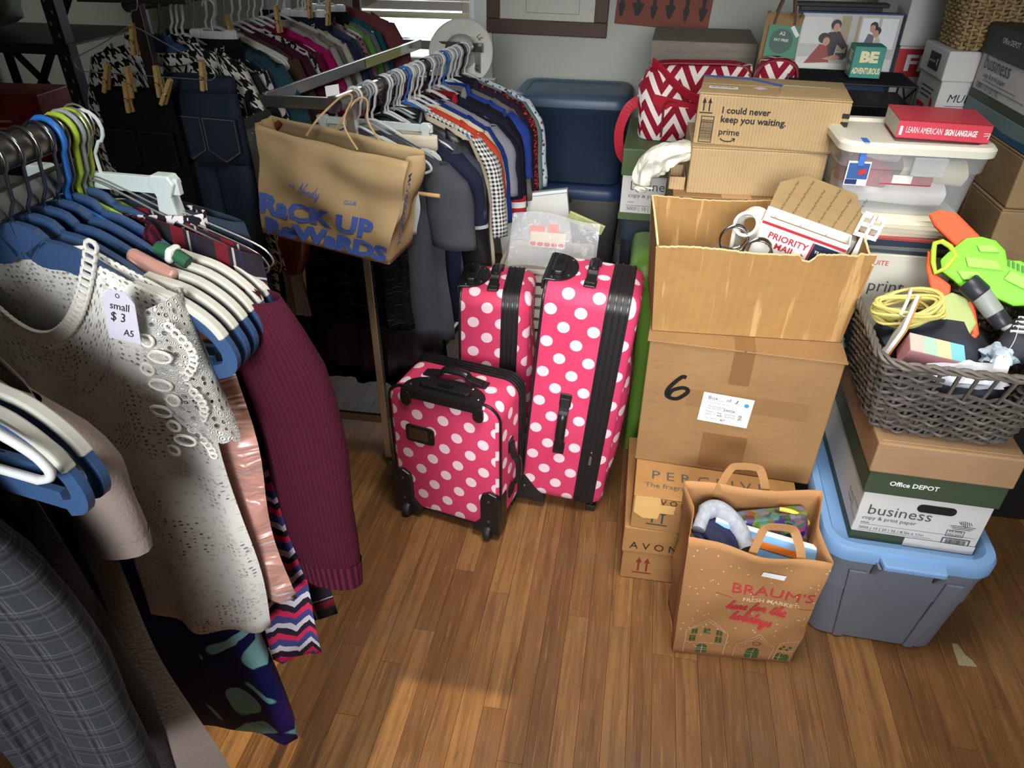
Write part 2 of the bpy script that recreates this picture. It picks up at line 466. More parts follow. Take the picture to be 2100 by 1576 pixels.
KRAFT_A = m_card('warm_tan', (160, 118, 72))
KRAFT_D = m_card('dull', (140, 116, 84))
KEDGE = mat('cardboard_torn_edge', (205, 178, 132), .9, vary=.15, nscale=60)
TAPE = mat('packing_tape', (122, 88, 56), .25, spec=.6)
INK = mat('black_ink', (26, 24, 22), .7); GREYINK = mat('grey_ink', (74, 74, 76), .7)
WHITE = mat('white_paper', (226, 226, 224), .6); REDINK = mat('red_ink', (178, 40, 46), .6)
BLUETAPE = mat('blue_masking_tape', (58, 104, 190), .6)
def carton(label, loc, rot, w, d, h, m, seam='y', over=0., tape=True, name='cardboard_box', group=None, fl=.0045):
    t = thing(name, label, 'box', loc, (0, 0, rot), group)
    b = MB()
    b.box((0, 0, (h - fl) / 2), (w, d, h - fl)); b.build('body', m, t, bevel=.004)
    for s in (-1, 1):
        b = MB()
        if seam == 'y': b.box((s * (w / 4 + .001 + over / 2), 0, h - fl / 2), (w / 2 - .003 + over, d + over, fl))
        else: b.box((0, s * (d / 4 + .001), h - fl / 2), (w + over, d / 2 - .003, fl))
        b.build('flap', m, t, bevel=.0015)
    if tape:
        b = MB()
        if seam == 'y': b.box((0, 0, h + .0003), (.05, d, .0006)); b.box((0, -d / 2 - .0006, h - .05), (.05, .0008, .1))
        else: b.box((0, 0, h + .0003), (w, .05, .0006)); b.box((-w / 2 - .0006, 0, h - .05), (.0008, .05, .1))
        b.build('tape', TAPE, t)
    return t
def at_bl(x, y, w, d, rot):
    """centre of a w x d footprint whose front-left corner is (x, y), turned by rot degrees"""
    c, s = cos(R(rot)), sin(R(rot))
    return (x + c * w / 2 - s * d / 2, y + s * w / 2 + c * d / 2)

# stack by the suitcases: two shallow boxes, the big numbered box, the open box
w, d, h = .412, .40, .2
t = carton('low tan cardboard box with lid on the floor under the fragrance box', (*at_bl(.068, 1.455, w, d, .5), 0), .5, w, d, h, KRAFT_A, 'x', tape=False)
b = MB().box((0, 0, h - .045), (w + .008, d + .008, .094)); b.build('lid', KRAFT_A, t, bevel=.004)
text('A V O N', INK, t, fm('front', w, d + .008, h, -.19, .125), width=.13, align='LEFT')
shapes('handling_arrows', mat('dark_red_ink', (120, 44, 34), .7), t, fm('front', w, d, h, -.158, .035), arrows(.055, .42))
w, d, h = .422, .42, .118
t = carton('shallow tan fragrance box with torn tape between the low box and the numbered box', (*at_bl(.078, 1.453, w, d, -1.2), .2), -1.2, w, d, h, KRAFT_A, 'x', tape=False)
text('P E R C E I V E', GREYINK, t, fm('top', w, d, h, -.17, -d / 2 + .075), width=.30, align='LEFT')
text('The fragrance with the power to', GREYINK, t, fm('top', w, d, h, -.185, -d / 2 + .04), width=.34, align='LEFT')
text('A V O N', INK, t, fm('front', w, d, h, -.165, .096), width=.095, align='LEFT')
shapes('handling_arrows', mat('dark_green_ink', (44, 66, 60), .7), t, fm('front', w, d, h, -.155, .03), arrows(.052, .5))
shapes('handwriting', INK, t, fm('front', w, d, h, -.075, .038), lines=[smooth_path([(0, 0, 0), (.008, .022, 0), (.014, 0, 0)]), [(.003, .009), (.013, .010)], smooth_path([(.03, .013, 0), (.02, .012, 0), (.028, .006, 0), (.02, 0, 0)]), [(.036, .024), (.036, 0)], smooth_path([(.036, .008, 0), (.044, .012, 0), (.046, 0, 0)])], lw=.0016)
b = MB(); P = fm('front', w, d, h, 0, 0)
b.poly([(-.206, .113), (-.14, .113), (-.138, .094), (-.10, .096), (-.102, .068), (-.138, .066), (-.142, .045), (-.18, .042), (-.206, .06)], m=P)
b.poly([(-.206, .113), (-.14, .113), (-.142, .118), (-.206, .118)], m=P @ TR(0, 0, .001)); b.build('torn_tape', mat('torn_tan_tape', (206, 164, 104), .4), t, solid=.001)
w, d, h = .465, .34, .386
t = carton('large brown cardboard box with black 6 and white order label', (*at_bl(.074, 1.604, w, d, -3.3), .318), -3.3, w, d, h, KRAFT, 'y', over=.006)
F = lambda a, b_, o=.0008: fm('front', w, d, h, a, b_, o)
patch('tape', TAPE, t, F(-.005, .07, .0004), .115, .11); patch('tape', mat('tape_band', (132, 99, 64), .4), t, F(.03, .23, .0003), .30, .05)
patch('tape', mat('packing_tape_clear', (144, 110, 74), .25, spec=.6), t, F(.0, .345, .0005), .075, .075)
shapes('number', mat('marker_black', (4, 4, 4), .6), t, F(-.157, .236), lines=[smooth_path([(.028, .052, 0), (.018, .053, 0), (.002, .035, 0), (-.014, .008, 0), (-.012, -.012, 0), (.012, -.016, 0), (.034, .004, 0), (.036, .016, 0), (.022, .020, 0), (-.002, .008, 0), (-.010, -.010, 0)], 8)], lw=.0112)
lb = patch('order_label', WHITE, t, F(-.018, .205) @ RZ(-3), .127, .089)
Lm = F(-.018, .205, .0016) @ RZ(-3)
for s_, x, y, ww in (('Box', -.050, .026, .024), ('of', -.004, .026, .012), ('Guest/Order Name:', -.048, .0145, .052), ('Pick Up Date:', -.048, -.0035, .036), ('Flavor 1', -.048, -.0145, .024), ('Quantity:', .0, -.0145, .029), ('Flavor 2', -.048, -.0225, .024), ('Quantity:', .0, -.0225, .029), ('Source Bakery:', -.048, -.0345, .034)):
    text(s_, INK, lb, Lm @ TR(x, y, 0), width=ww, align='LEFT')
for s_, x, y, ww in (('1', -.021, .027, .0016), ('3', .018, .026, .007), ('2/07/26', -.006, -.004, .03), ('ccc', -.019, -.0145, .012), ('95', .035, -.0145, .009), ('wdc', -.019, -.0225, .014), ('25', .035, -.0225, .009), ('427', -.008, -.036, .014)):
    text(s_, INK, lb, Lm @ TR(x, y, 0), width=ww, align='LEFT', shear=.3, bold=.02, name='handwriting')
shapes('handwriting', INK, lb, Lm, lines=[smooth_path([(-.047 + i * .0028, .005 + .0022 * ((i * 7) % 3 - 1), 0) for i in range(18)], 4), [(-.025, .0245), (-.008, .0245)], [(.012, .0245), (.03, .0245)], [(.033, -.0155), (.048, -.0155)], [(.033, -.0235), (.048, -.0235)]], lw=.0009)
shapes('round_sticker', mat('sticker_blue', (50, 140, 190), .5), lb, Lm, [disc(.048, .024, .0062)])

# open box on top: thin walls, flared, with a cut-down left wall
w, d, h = .466, .30, .236
ob_ = thing('open_cardboard_box', 'worn open golden brown cardboard box holding tubes and rings on the numbered box', 'box', (*at_bl(.078, 1.650, w, d, 3.1), .706), (0, 0, 3.1))
def wall_strip(P0, P1, prof, m, name, thick=.005, seed=1):
    """upright panel from P0 to P1 (bottom points, flaring outward at top) with a ragged top edge prof(u)->height"""
    gg = random.Random(seed); b = MB(); n = 96
    P0, P1 = V(P0), V(P1); ax = (P1 - P0).normalized(); nr = V((ax.y, -ax.x, 0))
    fr, bk = [], []
    rs = []
    for i in range(n + 1):
        u = i / n; hh = prof(u) + gg.uniform(-.0012, .0012); flr = .03
        q = P0.lerp(P1, u); c0 = ax * ((u - .5) * .035)
        top = q + c0 + nr * (flr * .55) + V((0, 0, hh))
        rs.append([q, top, top - nr * thick, q - nr * thick])
    b.rings(rs)
    o = b.build(name, m, ob_)
    e = MB(); e.bar([(r[1] + r[2]) / 2 + V((0, 0, .0006)) for r in rs], thick * .5, .0012, side=(0, 0, 1)); e.build('torn_edge', KEDGE, o)
    return o
hw_, hd_ = w / 2, d / 2
notch = lambda u: .232 - .017 * max(0, 1 - ((u - .70) / .034) ** 2) ** .5 + .004 * sin(u * 9) + (.006 if u > .92 else 0)
wall_strip((-hw_, -hd_, 0), (hw_, -hd_, 0), notch, KRAFT_O, 'front_wall', seed=3)
wall_strip((hw_, hd_, 0), (-hw_, hd_, 0), lambda u: .245 + .004 * sin(u * 7), KRAFT_O, 'back_wall', seed=4)
wall_strip((-hw_, hd_, 0), (-hw_, -hd_, 0), lambda u: .245 - .012 * max(0, u - .5), KRAFT_O, 'side_wall', seed=5)
wall_strip((hw_, -hd_, 0), (hw_, hd_, 0), lambda u: .215 + .045 * min(1, u * 3) - .03 * u, KRAFT_O, 'side_wall', seed=6)
MB().box((0, 0, .003), (w - .01, d - .01, .006)).build('bottom', KRAFT_O, ob_)
shapes('handwriting', INK, ob_, fm('left', w + .016, d, h, -.04, .12), lines=[smooth_path([(0, .07, 0), (.02, .09, 0), (.035, .06, 0), (.03, 0, 0)]), smooth_path([(.045, .07, 0), (.06, .08, 0), (.07, .05, 0), (.06, -.02, 0)])], lw=.002)
b = MB()
for k in range(5): b.ribbon([(-.2 + .09 * k, .20 - .02 * (k % 2)), (-.18 + .09 * k, .12), (-.185 + .09 * k, .05)], .0022, m=fm('front', w, d + .018, h, 0, 0, -.0015) @ RX(-4))
OX, OY, OZ = ob_.location
def in_open(x, y, z=.006): 
    q = RZ(3.1) @ V((x, y, 0)); return (OX + q.x, OY + q.y, OZ + z)
# white plastic pipe hook (a curved band) and curtain rings
PLAST = mat('white_plastic', (226, 224, 212), .35); CHROME = mat('chrome', (205, 205, 205), .12, metal=1.)
t = thing('plastic_hook', 'white curved plastic hook standing in the open box behind the rings', 'hook', in_open(-.035, .01, .05), (0, 0, -25))
P = [(0, 0, 0), (.0, 0, .16)] + [(.035 - .035 * cos(a), 0, .19 + .035 * sin(a)) for a in [pi * k / 10 for k in range(0, 11)]] + [(.07, 0, .17)]
b = MB(); b.bar(P, .005, .03); b.build('band', PLAST, t, smooth=40, bevel=.002)
b = MB(); b.lathe([(.031, .0), (.031, .045), (.024, .045), (.024, 0)], 24, m=TR(.035, -.02, .19) @ RX(62), cap0=False, cap1=False); b.build('ring', PLAST, t, smooth=40)
for i, (x, y, z, lab) in enumerate(((-.055, -.075, .222, 'shiny metal curtain ring hung round the white hook'), (-.005, -.12, .208, 'shiny metal curtain rings lying at the front of the open box'))):
    t = thing('curtain_rings', lab, 'ring', in_open(x, y, z), (0, 0, 0))
    for k in range(3):
        b = MB(); b.tube([(.034 * cos(a), .004 * k, .034 * sin(a)) for a in [2 * pi * q / 28 for q in range(28)]], .003, 8, closed=True)
        o = b.build('ring', CHROME, t, smooth=60); o.rotation_euler = (R(12 * (k - 1)), R(10 * k), R(8 * k)); o.location = (0, 0, .003 * k)
# support for the rings: crumpled paper filling of the box
def blob(name, label, cat, loc, r, m, seed=1, amp=.25, sub=3, group=None, rot=(0, 0, 0), parent=None):
    b = MB()
    def f(u, v):
        th, ph = 2 * pi * u, pi * (v - .5)
        p = V((cos(ph) * cos(th), cos(ph) * sin(th), sin(ph))); k = 1 + amp * (noise.noise(p * 2.3 + V((seed * 7.1, 0, 0))) + .5 * abs(noise.noise(p * 5 + V((0, seed, 0)))))
        return (p.x * r[0] * k, p.y * r[1] * k, p.z * r[2] * k)
    b.grid(f, 28, 14, closed_u=True)
    o = b.build(name, m, parent, smooth=50); o.location = loc; o.rotation_euler = tuple(R(a) for a in rot)
    return tag(o, label, cat, group) if not parent else o
blob('packing_paper', 'crumpled brown packing paper filling the bottom of the open box', 'paper', in_open(-.0, 0, .075), (.19, .11, .08), KRAFT_D, 3, .3)
# white mailing box with its lid up
PM = mat('mailer_white', (222, 220, 216), .5); DKBLUE = mat('mailer_navy', (38, 48, 72), .5)
w, d, h = .205, .06, .20
t = thing('mailing_box', 'white mailing box with red stripe and open printed flap in the open box', 'box', in_open(.08, -.03, .07), (5, 12, -14))
b = MB(); b.box((0, -d / 2, h / 2), (w, .003, h)); b.box((0, d / 2, h / 2), (w, .003, h)); b.box((-w / 2, 0, h / 2), (.003, d, h)); b.box((w / 2, 0, h / 2), (.003, d, h)); b.box((0, 0, .002), (w, d, .003))
b.build('body', PM, t)
F = lambda a, b_, o=.003: fm('front', w, d, h, a, b_, o)
patch('red_stripe', REDINK, t, F(0, h - .014), w, .007); patch('red_stripe', REDINK, t, fm('left', w, d, h, 0, h - .014, .003), d, .007)
text('PRIORITY', REDINK, t, F(-.028, h - .048), width=.098, bold=.02); text('MAIL', REDINK, t, F(-.028, h - .071), width=.05, bold=.02)
shapes('stars', REDINK, t, F(-.028, h - .064), [star(-.042, 0, .007), star(.042, 0, .007)])
text('PRIORITY', REDINK, t, fm('left', w, d, h, 0, h - .05, .003), width=.05); text('MAIL', REDINK, t, fm('left', w, d, h, 0, h - .066, .003), width=.026)
patch('navy_panel', DKBLUE, t, F(.06, h - .085), .058, .125); patch('red_stripe', REDINK, t, F(.0285, h - .085), .004, .125); patch('red_stripe', REDINK, t, F(.0915, h - .085), .004, .125)
text('TRACKED', WHITE, t, F(.06, h - .045, .0045), width=.044, bold=.02); text('INSURED', WHITE, t, F(.06, h - .077, .0045), width=.044, bold=.02)
shapes('stars', WHITE, t, F(.06, h - .058, .0045), [star(x, 0, .004) for x in (-.013, 0, .013)])
INN = m_card('mailer_inside', (150, 124, 84))
b = MB(); b.prism([(-w / 2, 0), (w / 2, 0), (w / 2 + .004, .075), (w / 2 - .03, .12), (-w / 2 + .05, .125), (-w / 2, .09)], 0, .003)
fl2 = b.build('flap', INN, t, mx=TR(0, d / 2, h - .03) @ RX(78))
for r_ in range(6):
    text('Thank you for using Priority Mail', INK, fl2, TR(0, d / 2, h - .03) @ RX(78) @ TR(-.075 + .032 * r_, .006 + .012 * (r_ % 2), .0042) @ RZ(82), width=.10, align='LEFT', name='lettering')
t = thing('paper_roll', 'kraft paper tube standing in the open box behind the mailing box', 'tube', in_open(.185, .05, .01), (8, 12, 0))
b = MB(); b.lathe([(.022, 0), (.022, .275), (.0195, .275), (.0195, .01), (0, .01)], 24, cap1=False); b.build('tube_body', KRAFT_P, t, smooth=40)
b = MB(); b.lathe([(.0225, .20), (.0225, .235)], 24, cap0=False, cap1=False); b.build('paper_wrap', WHITE, t, smooth=40)
t = thing('card_box', 'small pale grey card box leaning beside the mailing box in the open box', 'box', in_open(.18, .02, .06), (8, 16, -20))
MB().box((0, 0, .1), (.07, .03, .17)).build('body', mat('pale_card', (190, 186, 172), .6), t, bevel=.002)
text('notes', INK, t, fm('front', .07, .03, .2, 0, .15), width=.03); shapes('emblem', INK, t, fm('front', .07, .03, .2, .022, .158), [rect(-.006, -.006, .006, .006)])
t = thing('plastic_bracket', 'white plastic bracket with two square holes sticking out of the open box', 'bracket', in_open(.20, -.075, .03), (-4, 12, -6))
b = MB(); b.box((0, 0, .11), (.018, .006, .22)); b.build('arm', PLAST, t, bevel=.002)
b = MB()
for xa in (-.024, 0, .024): b.box((xa, 0, .248), (.008, .008, .055))
b.box((0, 0, .224), (.056, .008, .010)); b.box((0, 0, .25), (.05, .008, .010)); b.box((-.016, 0, .273), (.02, .008, .014)); b.box((.016, 0, .273), (.02, .008, .014)); b.build('head', PLAST, t, bevel=.0015)

# boxes behind the open box
w, d, h = .40, .40, .95
t = carton('tall brown cardboard box behind the open box, under two ribbed boxes', (*at_bl(.104, 1.985, w, d, 1), 0), 1, w, d, h, KRAFT, 'x', tape=False)
b = MB().box((-.03, -d / 2 + .03, h + .0008), (.08, .06, .001)); b.build('tape', mat('tape_shine', (176, 140, 98), .2), t)
w, d, h = .352, .27, .128
t = carton('plain ribbed kraft box beneath the printed delivery box', (*at_bl(.138, 2.012, w, d, 1.2), .95), 1.2, w, d, h, KRAFT_P, 'x', tape=False)
w, d, h = .376, .25, .132
t = carton('ribbed kraft delivery box with blue tape on top of the tall stack', (*at_bl(.139, 2.04, w, d, -5.5), 1.078), -5.5, w, d, h, KRAFT_P, 'x', tape=False)
F = lambda a, b_, o=.0012: fm('front', w, d, h, a, b_, o)
text('I could never', INK, t, F(-.125, .084), width=.122, align='LEFT', bold=.025)
text('keep you waiting.', INK, t, F(-.125, .061), width=.165, align='LEFT', bold=.025)
text('prime', INK, t, F(-.125, .029), width=.053, align='LEFT', bold=.015)
shapes('smile_mark', INK, t, F(-.1, .013), lines=[smooth_path([(-.019, .006, 0), (-.008, 0, 0), (.008, 0, 0), (.018, .006, 0)]), [(.012, .008), (.0195, .0075), (.018, 0)]], lw=.003)
shapes('handling_arrows', INK, t, F(-.172, .086), arrows(.034, .42))
shapes('barcode', INK, t, F(-.175, .006), outline(0, 0, .034, .068, .002) + barcode(.002, .006, .030, .054, False, 4))
shapes('corner_marks', INK, t, F(.17, .09), [rect(0, 0, .018, .012), rect(0, -.02, .018, -.008)])
TP = lambda a, b_, o=.0006: fm('top', w, d, h, a, b_, o)
l = patch('shipping_label', WHITE, t, TP(-.13, -.05), .075, .026); shapes('barcode', INK, l, TP(-.163, -.056, .0014), barcode(0, 0, .066, .012, True, 9))
b = MB(); b.poly([(-.19, .10), (-.06, .085), (.02, .01), (.185, .0), (.185, .022), (.03, .03), (-.05, .105), (-.19, .125)], m=TP(0, 0)); b.build('blue_tape', BLUETAPE, t)
patch('pink_sticker', mat('sticker_pink', (214, 184, 214), .6), t, TP(-.035, -.035, .0008) @ RZ(40), .026, .026)
patch('shipping_label', mat('label_paper', (206, 208, 204), .6), t, TP(.085, .012, .0012) @ RZ(-3), .12, .03)
b = MB().prism([(-.085, -.06), (.088, -.05), (.088, .05), (-.075, .05)], 0, .003, m=TP(.095, -.06, .001) @ RX(3)); b.build('loose_flap', KRAFT_P, t)
t = thing('small_carton', 'small open kraft carton at the left of the ribbed boxes', 'box', (.112, 2.10, .95))
b = MB(); w, d, h = .04, .12, .035
for x_, y_, a_, c_ in ((0, -d / 2, w, .003), (0, d / 2, w, .003), (-w / 2, 0, .003, d), (w / 2, 0, .003, d)): b.box((x_, y_, h / 2), (a_, c_, h))
b.box((0, 0, .0015), (w, d, .003)); b.build('body', KRAFT_P, t)

# ------------------------------------------------------------ suitcases
def m_dots():
    t = T('pink_polka_dot_fabric', .55, spec=.35)
    u, v = t.uv()
    def d(ou, ov):
        a = ((u / .082 + ou).fr() - .5) * .082; b = ((v / .100 + ov).fr() - .5) * .100
        return a * a + b * b
    m = d(0., 0.).mn(d(.5, .5)) < .0172 ** 2
    n = t.noise(7., detail=5); n2 = t.noise(3.)
    pink = t.mix(n, (190, 48, 84), (214, 70, 110)); wht = t.mix(n, (222, 188, 198), (238, 216, 222))
    c = t.mix(m, pink, wht)
    c = t.mix(((n2 - .60) * 5.).mx(0.).mn(.35), c, (120, 40, 66))
    w = t.noise(500., detail=1)
    t.col(c).bump(w * .3 + n2 * 3., .25, .004)
    return t.m
DOTS = m_dots()
BLK = mat('black_trim', (22, 20, 21), .5, bump=.1, bscale=300); BLKP = mat('black_plastic', (26, 25, 27), .35, spec=.5)
RIVET = mat('rivet_metal', (170, 165, 160), .3, metal=1.)
def suitcase(label, loc, rot, W, D, H, r=.05, zb=(.60, .80), small=False):
    t = thing('suitcase', label, 'suitcase', loc, rot, 'pink polka dot suitcases')
    z0 = .035 if small else .03; zc = (z0 + H) / 2; hh = H - z0
    def ring(y, ins):
        q = [(x, y, z) for x, z in rrect(W - 2 * ins, hh - 2 * ins, max(.01, r - ins), 8, 0, zc)]
        return q[22:] + q[:22]
    def shell(name, ys, cap_last, m, par=t):
        b = MB(); rs = [ring(y, i) for y, i in ys]; n = len(rs[0]); s = [0.]
        for k in range(n): s.append(s[-1] + (V(rs[-1][(k + 1) % n]) - V(rs[-1][k])).length)
        vs = [p for q in rs for p in q]; fs, us = [], []
        for i in range(len(rs) - 1):
            for k in range(n):
                k2 = (k + 1) % n
                fs.append((i * n + k, i * n + k2, (i + 1) * n + k2, (i + 1) * n + k)); va, vb = ys[i][0] + .02, ys[i + 1][0] + .02
                us.append([(va, s[k]), (va, s[k + 1]), (vb, s[k + 1]), (vb, s[k])])
        for i, on in ((0, True), (len(rs) - 1, cap_last)):
            if on:
                q = list(range(i * n, i * n + n)); fs.append(tuple(q[::-1] if i == 0 else q)); us.append([(vs[k][0], vs[k][2]) for k in (q[::-1] if i == 0 else q)])
        b.add(vs, fs, us)
        return b.build(name, m, par, smooth=50)
    y0, y1 = -D / 2, D / 2; za, zc_ = y0 + zb[0] * D, y0 + zb[1] * D
    shell('shell', [(y0, .012), (y0 + .004, .004), (y0 + .012, 0), (za, 0)], False, DOTS)
    shell('front_panel', [(zc_, 0), (y1 - .03, .002), (y1 - .008, .012), (y1, .03)], True, DOTS)
    if not small:
        b = MB(); b.grid(lambda u, v: ((u - .5) * W * .82, y1 - .004 + .022 * (1 - (2 * u - 1) ** 4) * (1 - (2 * v - 1) ** 4), z0 + .08 + v * (hh * .62)), 12, 14)
        b.build('front_pocket', DOTS, t, smooth=50)
    zbnd = shell('zipper_band', [(za, -.003), (zc_, -.003)], False, BLK)
    for k in range(4):
        yy = za + (zc_ - za) * (.1 + .8 * k / 3)
        b = MB(); b.tube(ring(yy, -.0045), .0026, 5, closed=True); b.build('zipper_cord', BLKP, zbnd, smooth=60)
    b = MB(); b.tube(ring(y0 + .006, -.001), .0042, 6, closed=True); b.build('piping', BLKP, t, smooth=60)
    # telescopic-handle housing on the top back edge
    b = MB(); wq = W * .72
    pl = [(-wq / 2, -.003)] + [(wq / 2 * cos(pi - pi * k / 14), .002 + .078 * max(0, sin(pi * k / 14)) ** .75) for k in range(15)] + [(wq / 2, -.003)]
    b.prism(pl, 0, .006, m=TR(0, y0, H)); b.box((0, y0 - .004, H - .012), (wq, .008, .03))
    hs = b.build('handle_housing', BLKP, t, bevel=.002)
    b = MB(); b.prism(rrect(wq * .62, .034, .012, 4), 0, .012, m=TR(0, y0 + .028, H + .005)); b.build('pull_handle', BLKP, hs, bevel=.003)
    b = MB(); b.prism(rrect(wq * .2, .016, .006, 3), 0, .002, m=TR(0, y0 + .026, H + .017)); b.build('release_button', mat('black_button', (12, 12, 13), .4), hs)
    for sx in (-1, 1):
        b = MB(); b.lathe([(.0001, .009), (.003, .008), (.004, .006)], 8, m=TR(sx * wq * .42, y0 + .016, H)); b.lathe([(.0001, .009), (.003, .008), (.004, .006)], 8, m=TR(sx * wq * .28, y0 + .058, H)); b.build('rivet', RIVET, hs)
        if small:
            b = MB(); b.prism(rrect(.032, .05, .015, 4), 0, .008, m=TR(sx * wq * .45, y0 - .001, H - .03) @ RX(90)); b.build('housing_end', BLKP, hs, bevel=.002)
    def grip(name, L, m, strap=.012):
        g = thing(name, None, None); g.parent = t; g.matrix_local = m
        P = smooth_path([(-L / 2, 0, .004), (-L / 2 + .03, 0, .012), (-L / 4, 0, .022), (0, 0, .025), (L / 4, 0, .022), (L / 2 - .03, 0, .012), (L / 2, 0, .004)], 4)
        return P
    def carry(L, m, nm='carry_handle'):
        P = grip_path(L); b = MB(); b.bar(P, .004, .014, m=m); o = b.build(nm, BLK, t, bevel=.002)
        for s in (-1, 1):
            b = MB(); b.prism(rrect(.045, .034, .004, 2), 0, .005, m=m @ TR(s * (L / 2 + .012), 0, 0)); b.build('mount', BLKP, o, bevel=.0015)
            b = MB(); b.lathe([(.0035, 0), (.003, .0075), (.0001, .0085)], 8, m=m @ TR(s * (L / 2 + .014), 0, 0)); b.build('rivet', RIVET, o)
        b = MB(); b.tube([p + V((0, 0, .003)) for p in P[len(P) // 4: -len(P) // 4]], .013, 8, m=m, flat=(.6, 1)); b.build('grip', BLKP, o, smooth=50)
    def grip_path(L): return smooth_path([(-L / 2 - .02, 0, .005), (-L / 2 + .02, 0, .012), (-L / 4, 0, .024), (0, 0, .027), (L / 4, 0, .024), (L / 2 - .02, 0, .012), (L / 2 + .02, 0, .005)], 4)
    carry(.13 if small else .115, TR(0, y0 + D * .46, H))
    carry(.15, TR(W / 2, y0 + D * .40, z0 + hh * .42) @ RY(90) @ RZ(0), 'side_handle')
    # corner guards, wheels, feet
    for sx in (-1, 1):
        b = MB()
        if small:
            P = [(sx * W / 2 + sx * .003, .0), (sx * W / 2 + sx * .003, .135), (sx * (W / 2 - .006), .155), (sx * (W / 2 - .03), .162), (sx * (W / 2 - .052), .15), (sx * (W / 2 - .058), .13), (sx * (W / 2 - .058), .05), (sx * (W / 2 - .085), .015), (sx * (W / 2 - .085), 0)]
            if sx > 0: P = P[::-1]
            b.prism(P, -.012, .05, m=TR(0, y0, z0 - .012) @ RX(90) @ TR(0, 0, -.038))
        else:
            P = [(-.012, -.004), (.085, -.004), (.085, .012), (.012, .10), (-.012, .10)]
            b.prism(P, 0, .016, m=TR(sx * (W / 2 - .006) - (.0 if sx < 0 else 0), y0, z0 - .006) @ M4(((0, 0, 1, 0), (1, 0, 0, 0), (0, 1, 0, 0), (0, 0, 0, 1))) @ TR(0, 0, -.008))
            b.box((sx * (W / 2 - .04), y0 + .03, z0), (.07, .09, .03))
        gd = b.build('corner_guard', BLKP, t, bevel=.003)
        for dz in ((.04, .12) if small else (.05,)):
            b = MB(); m_ = TR(sx * (W / 2 - .03), y0 - .0125, z0 + dz) @ RX(90) if small else TR(sx * (W / 2 + .003), y0 + .015, z0 + dz) @ RY(90 * sx)
            b.lathe([(.004, 0), (.004, .002), (.0001, .003)], 8, m=m_); b.build('rivet', RIVET, gd)
        wx, wy = sx * (W / 2 - .035), y0 + (-.004 if small else .02)
        b = MB(); b.lathe([(.001, -.011), (.022, -.011), (.026, -.006), (.026, .006), (.022, .011), (.001, .011)], 20, m=TR(wx, wy, .026) @ RY(90)); b.build('wheel', mat('wheel_rubber', (34, 34, 38), .5), t, smooth=40)
        b = MB(); b.box((wx, y1 - .03, z0 / 2), (.03, .03, z0)); b.build('foot', BLKP, t, bevel=.003)
    # zipper pulls
    b = MB(); m_ = TR(W / 2 + .006, (za + zc_) / 2, z0 + hh * (.30 if not small else .86)) if not small else TR(W / 2 - .03, zc_ + .004, H - .008) @ RX(-60)
    b.tube([(0, .004 * cos(a), .009 * sin(a)) for a in [2 * pi * k / 10 for k in range(10)]], .0014, 5, closed=True, m=m_); b.box((.001, 0, -.024), (.002, .008, .03), m=m_); b.build('zipper_pull', RIVET, t)
    if small:
        b = MB(); b.prism(rrect(.092, .06, .012, 5), 0, .005, m=TR(-.075, y0 - .001, z0 + hh * .66) @ RX(90)); nt = b.build('name_tag_window', BLK, t, bevel=.0015)
        patch('window', mat('tag_window', (62, 48, 36), .2, spec=.6), nt, TR(-.08, y0 - .0062, z0 + hh * .66) @ RX(90), .062, .04, .004)
        patch('window_slot', RIVET, nt, TR(-.037, y0 - .0064, z0 + hh * .665) @ RX(90), .003, .012)
    return t
suitcase('smallest pink polka dot suitcase, in front, with name tag window and two wheels', (-.447, 1.668, 0), (0, 0, -12), .345, .20, .485, .05, (.72, .95), True)
suitcase('largest pink polka dot suitcase, standing against the cardboard boxes', (-.137, 1.82, 0), (-4.2, 0, -92), .25, .262, .775, .05, (.66, .90))
suitcase('middle sized pink polka dot suitcase behind the smallest one', (-.398, 1.955, 0), (-1.5, 0, -86), .235, .215, .672, .05, (.60, .84))

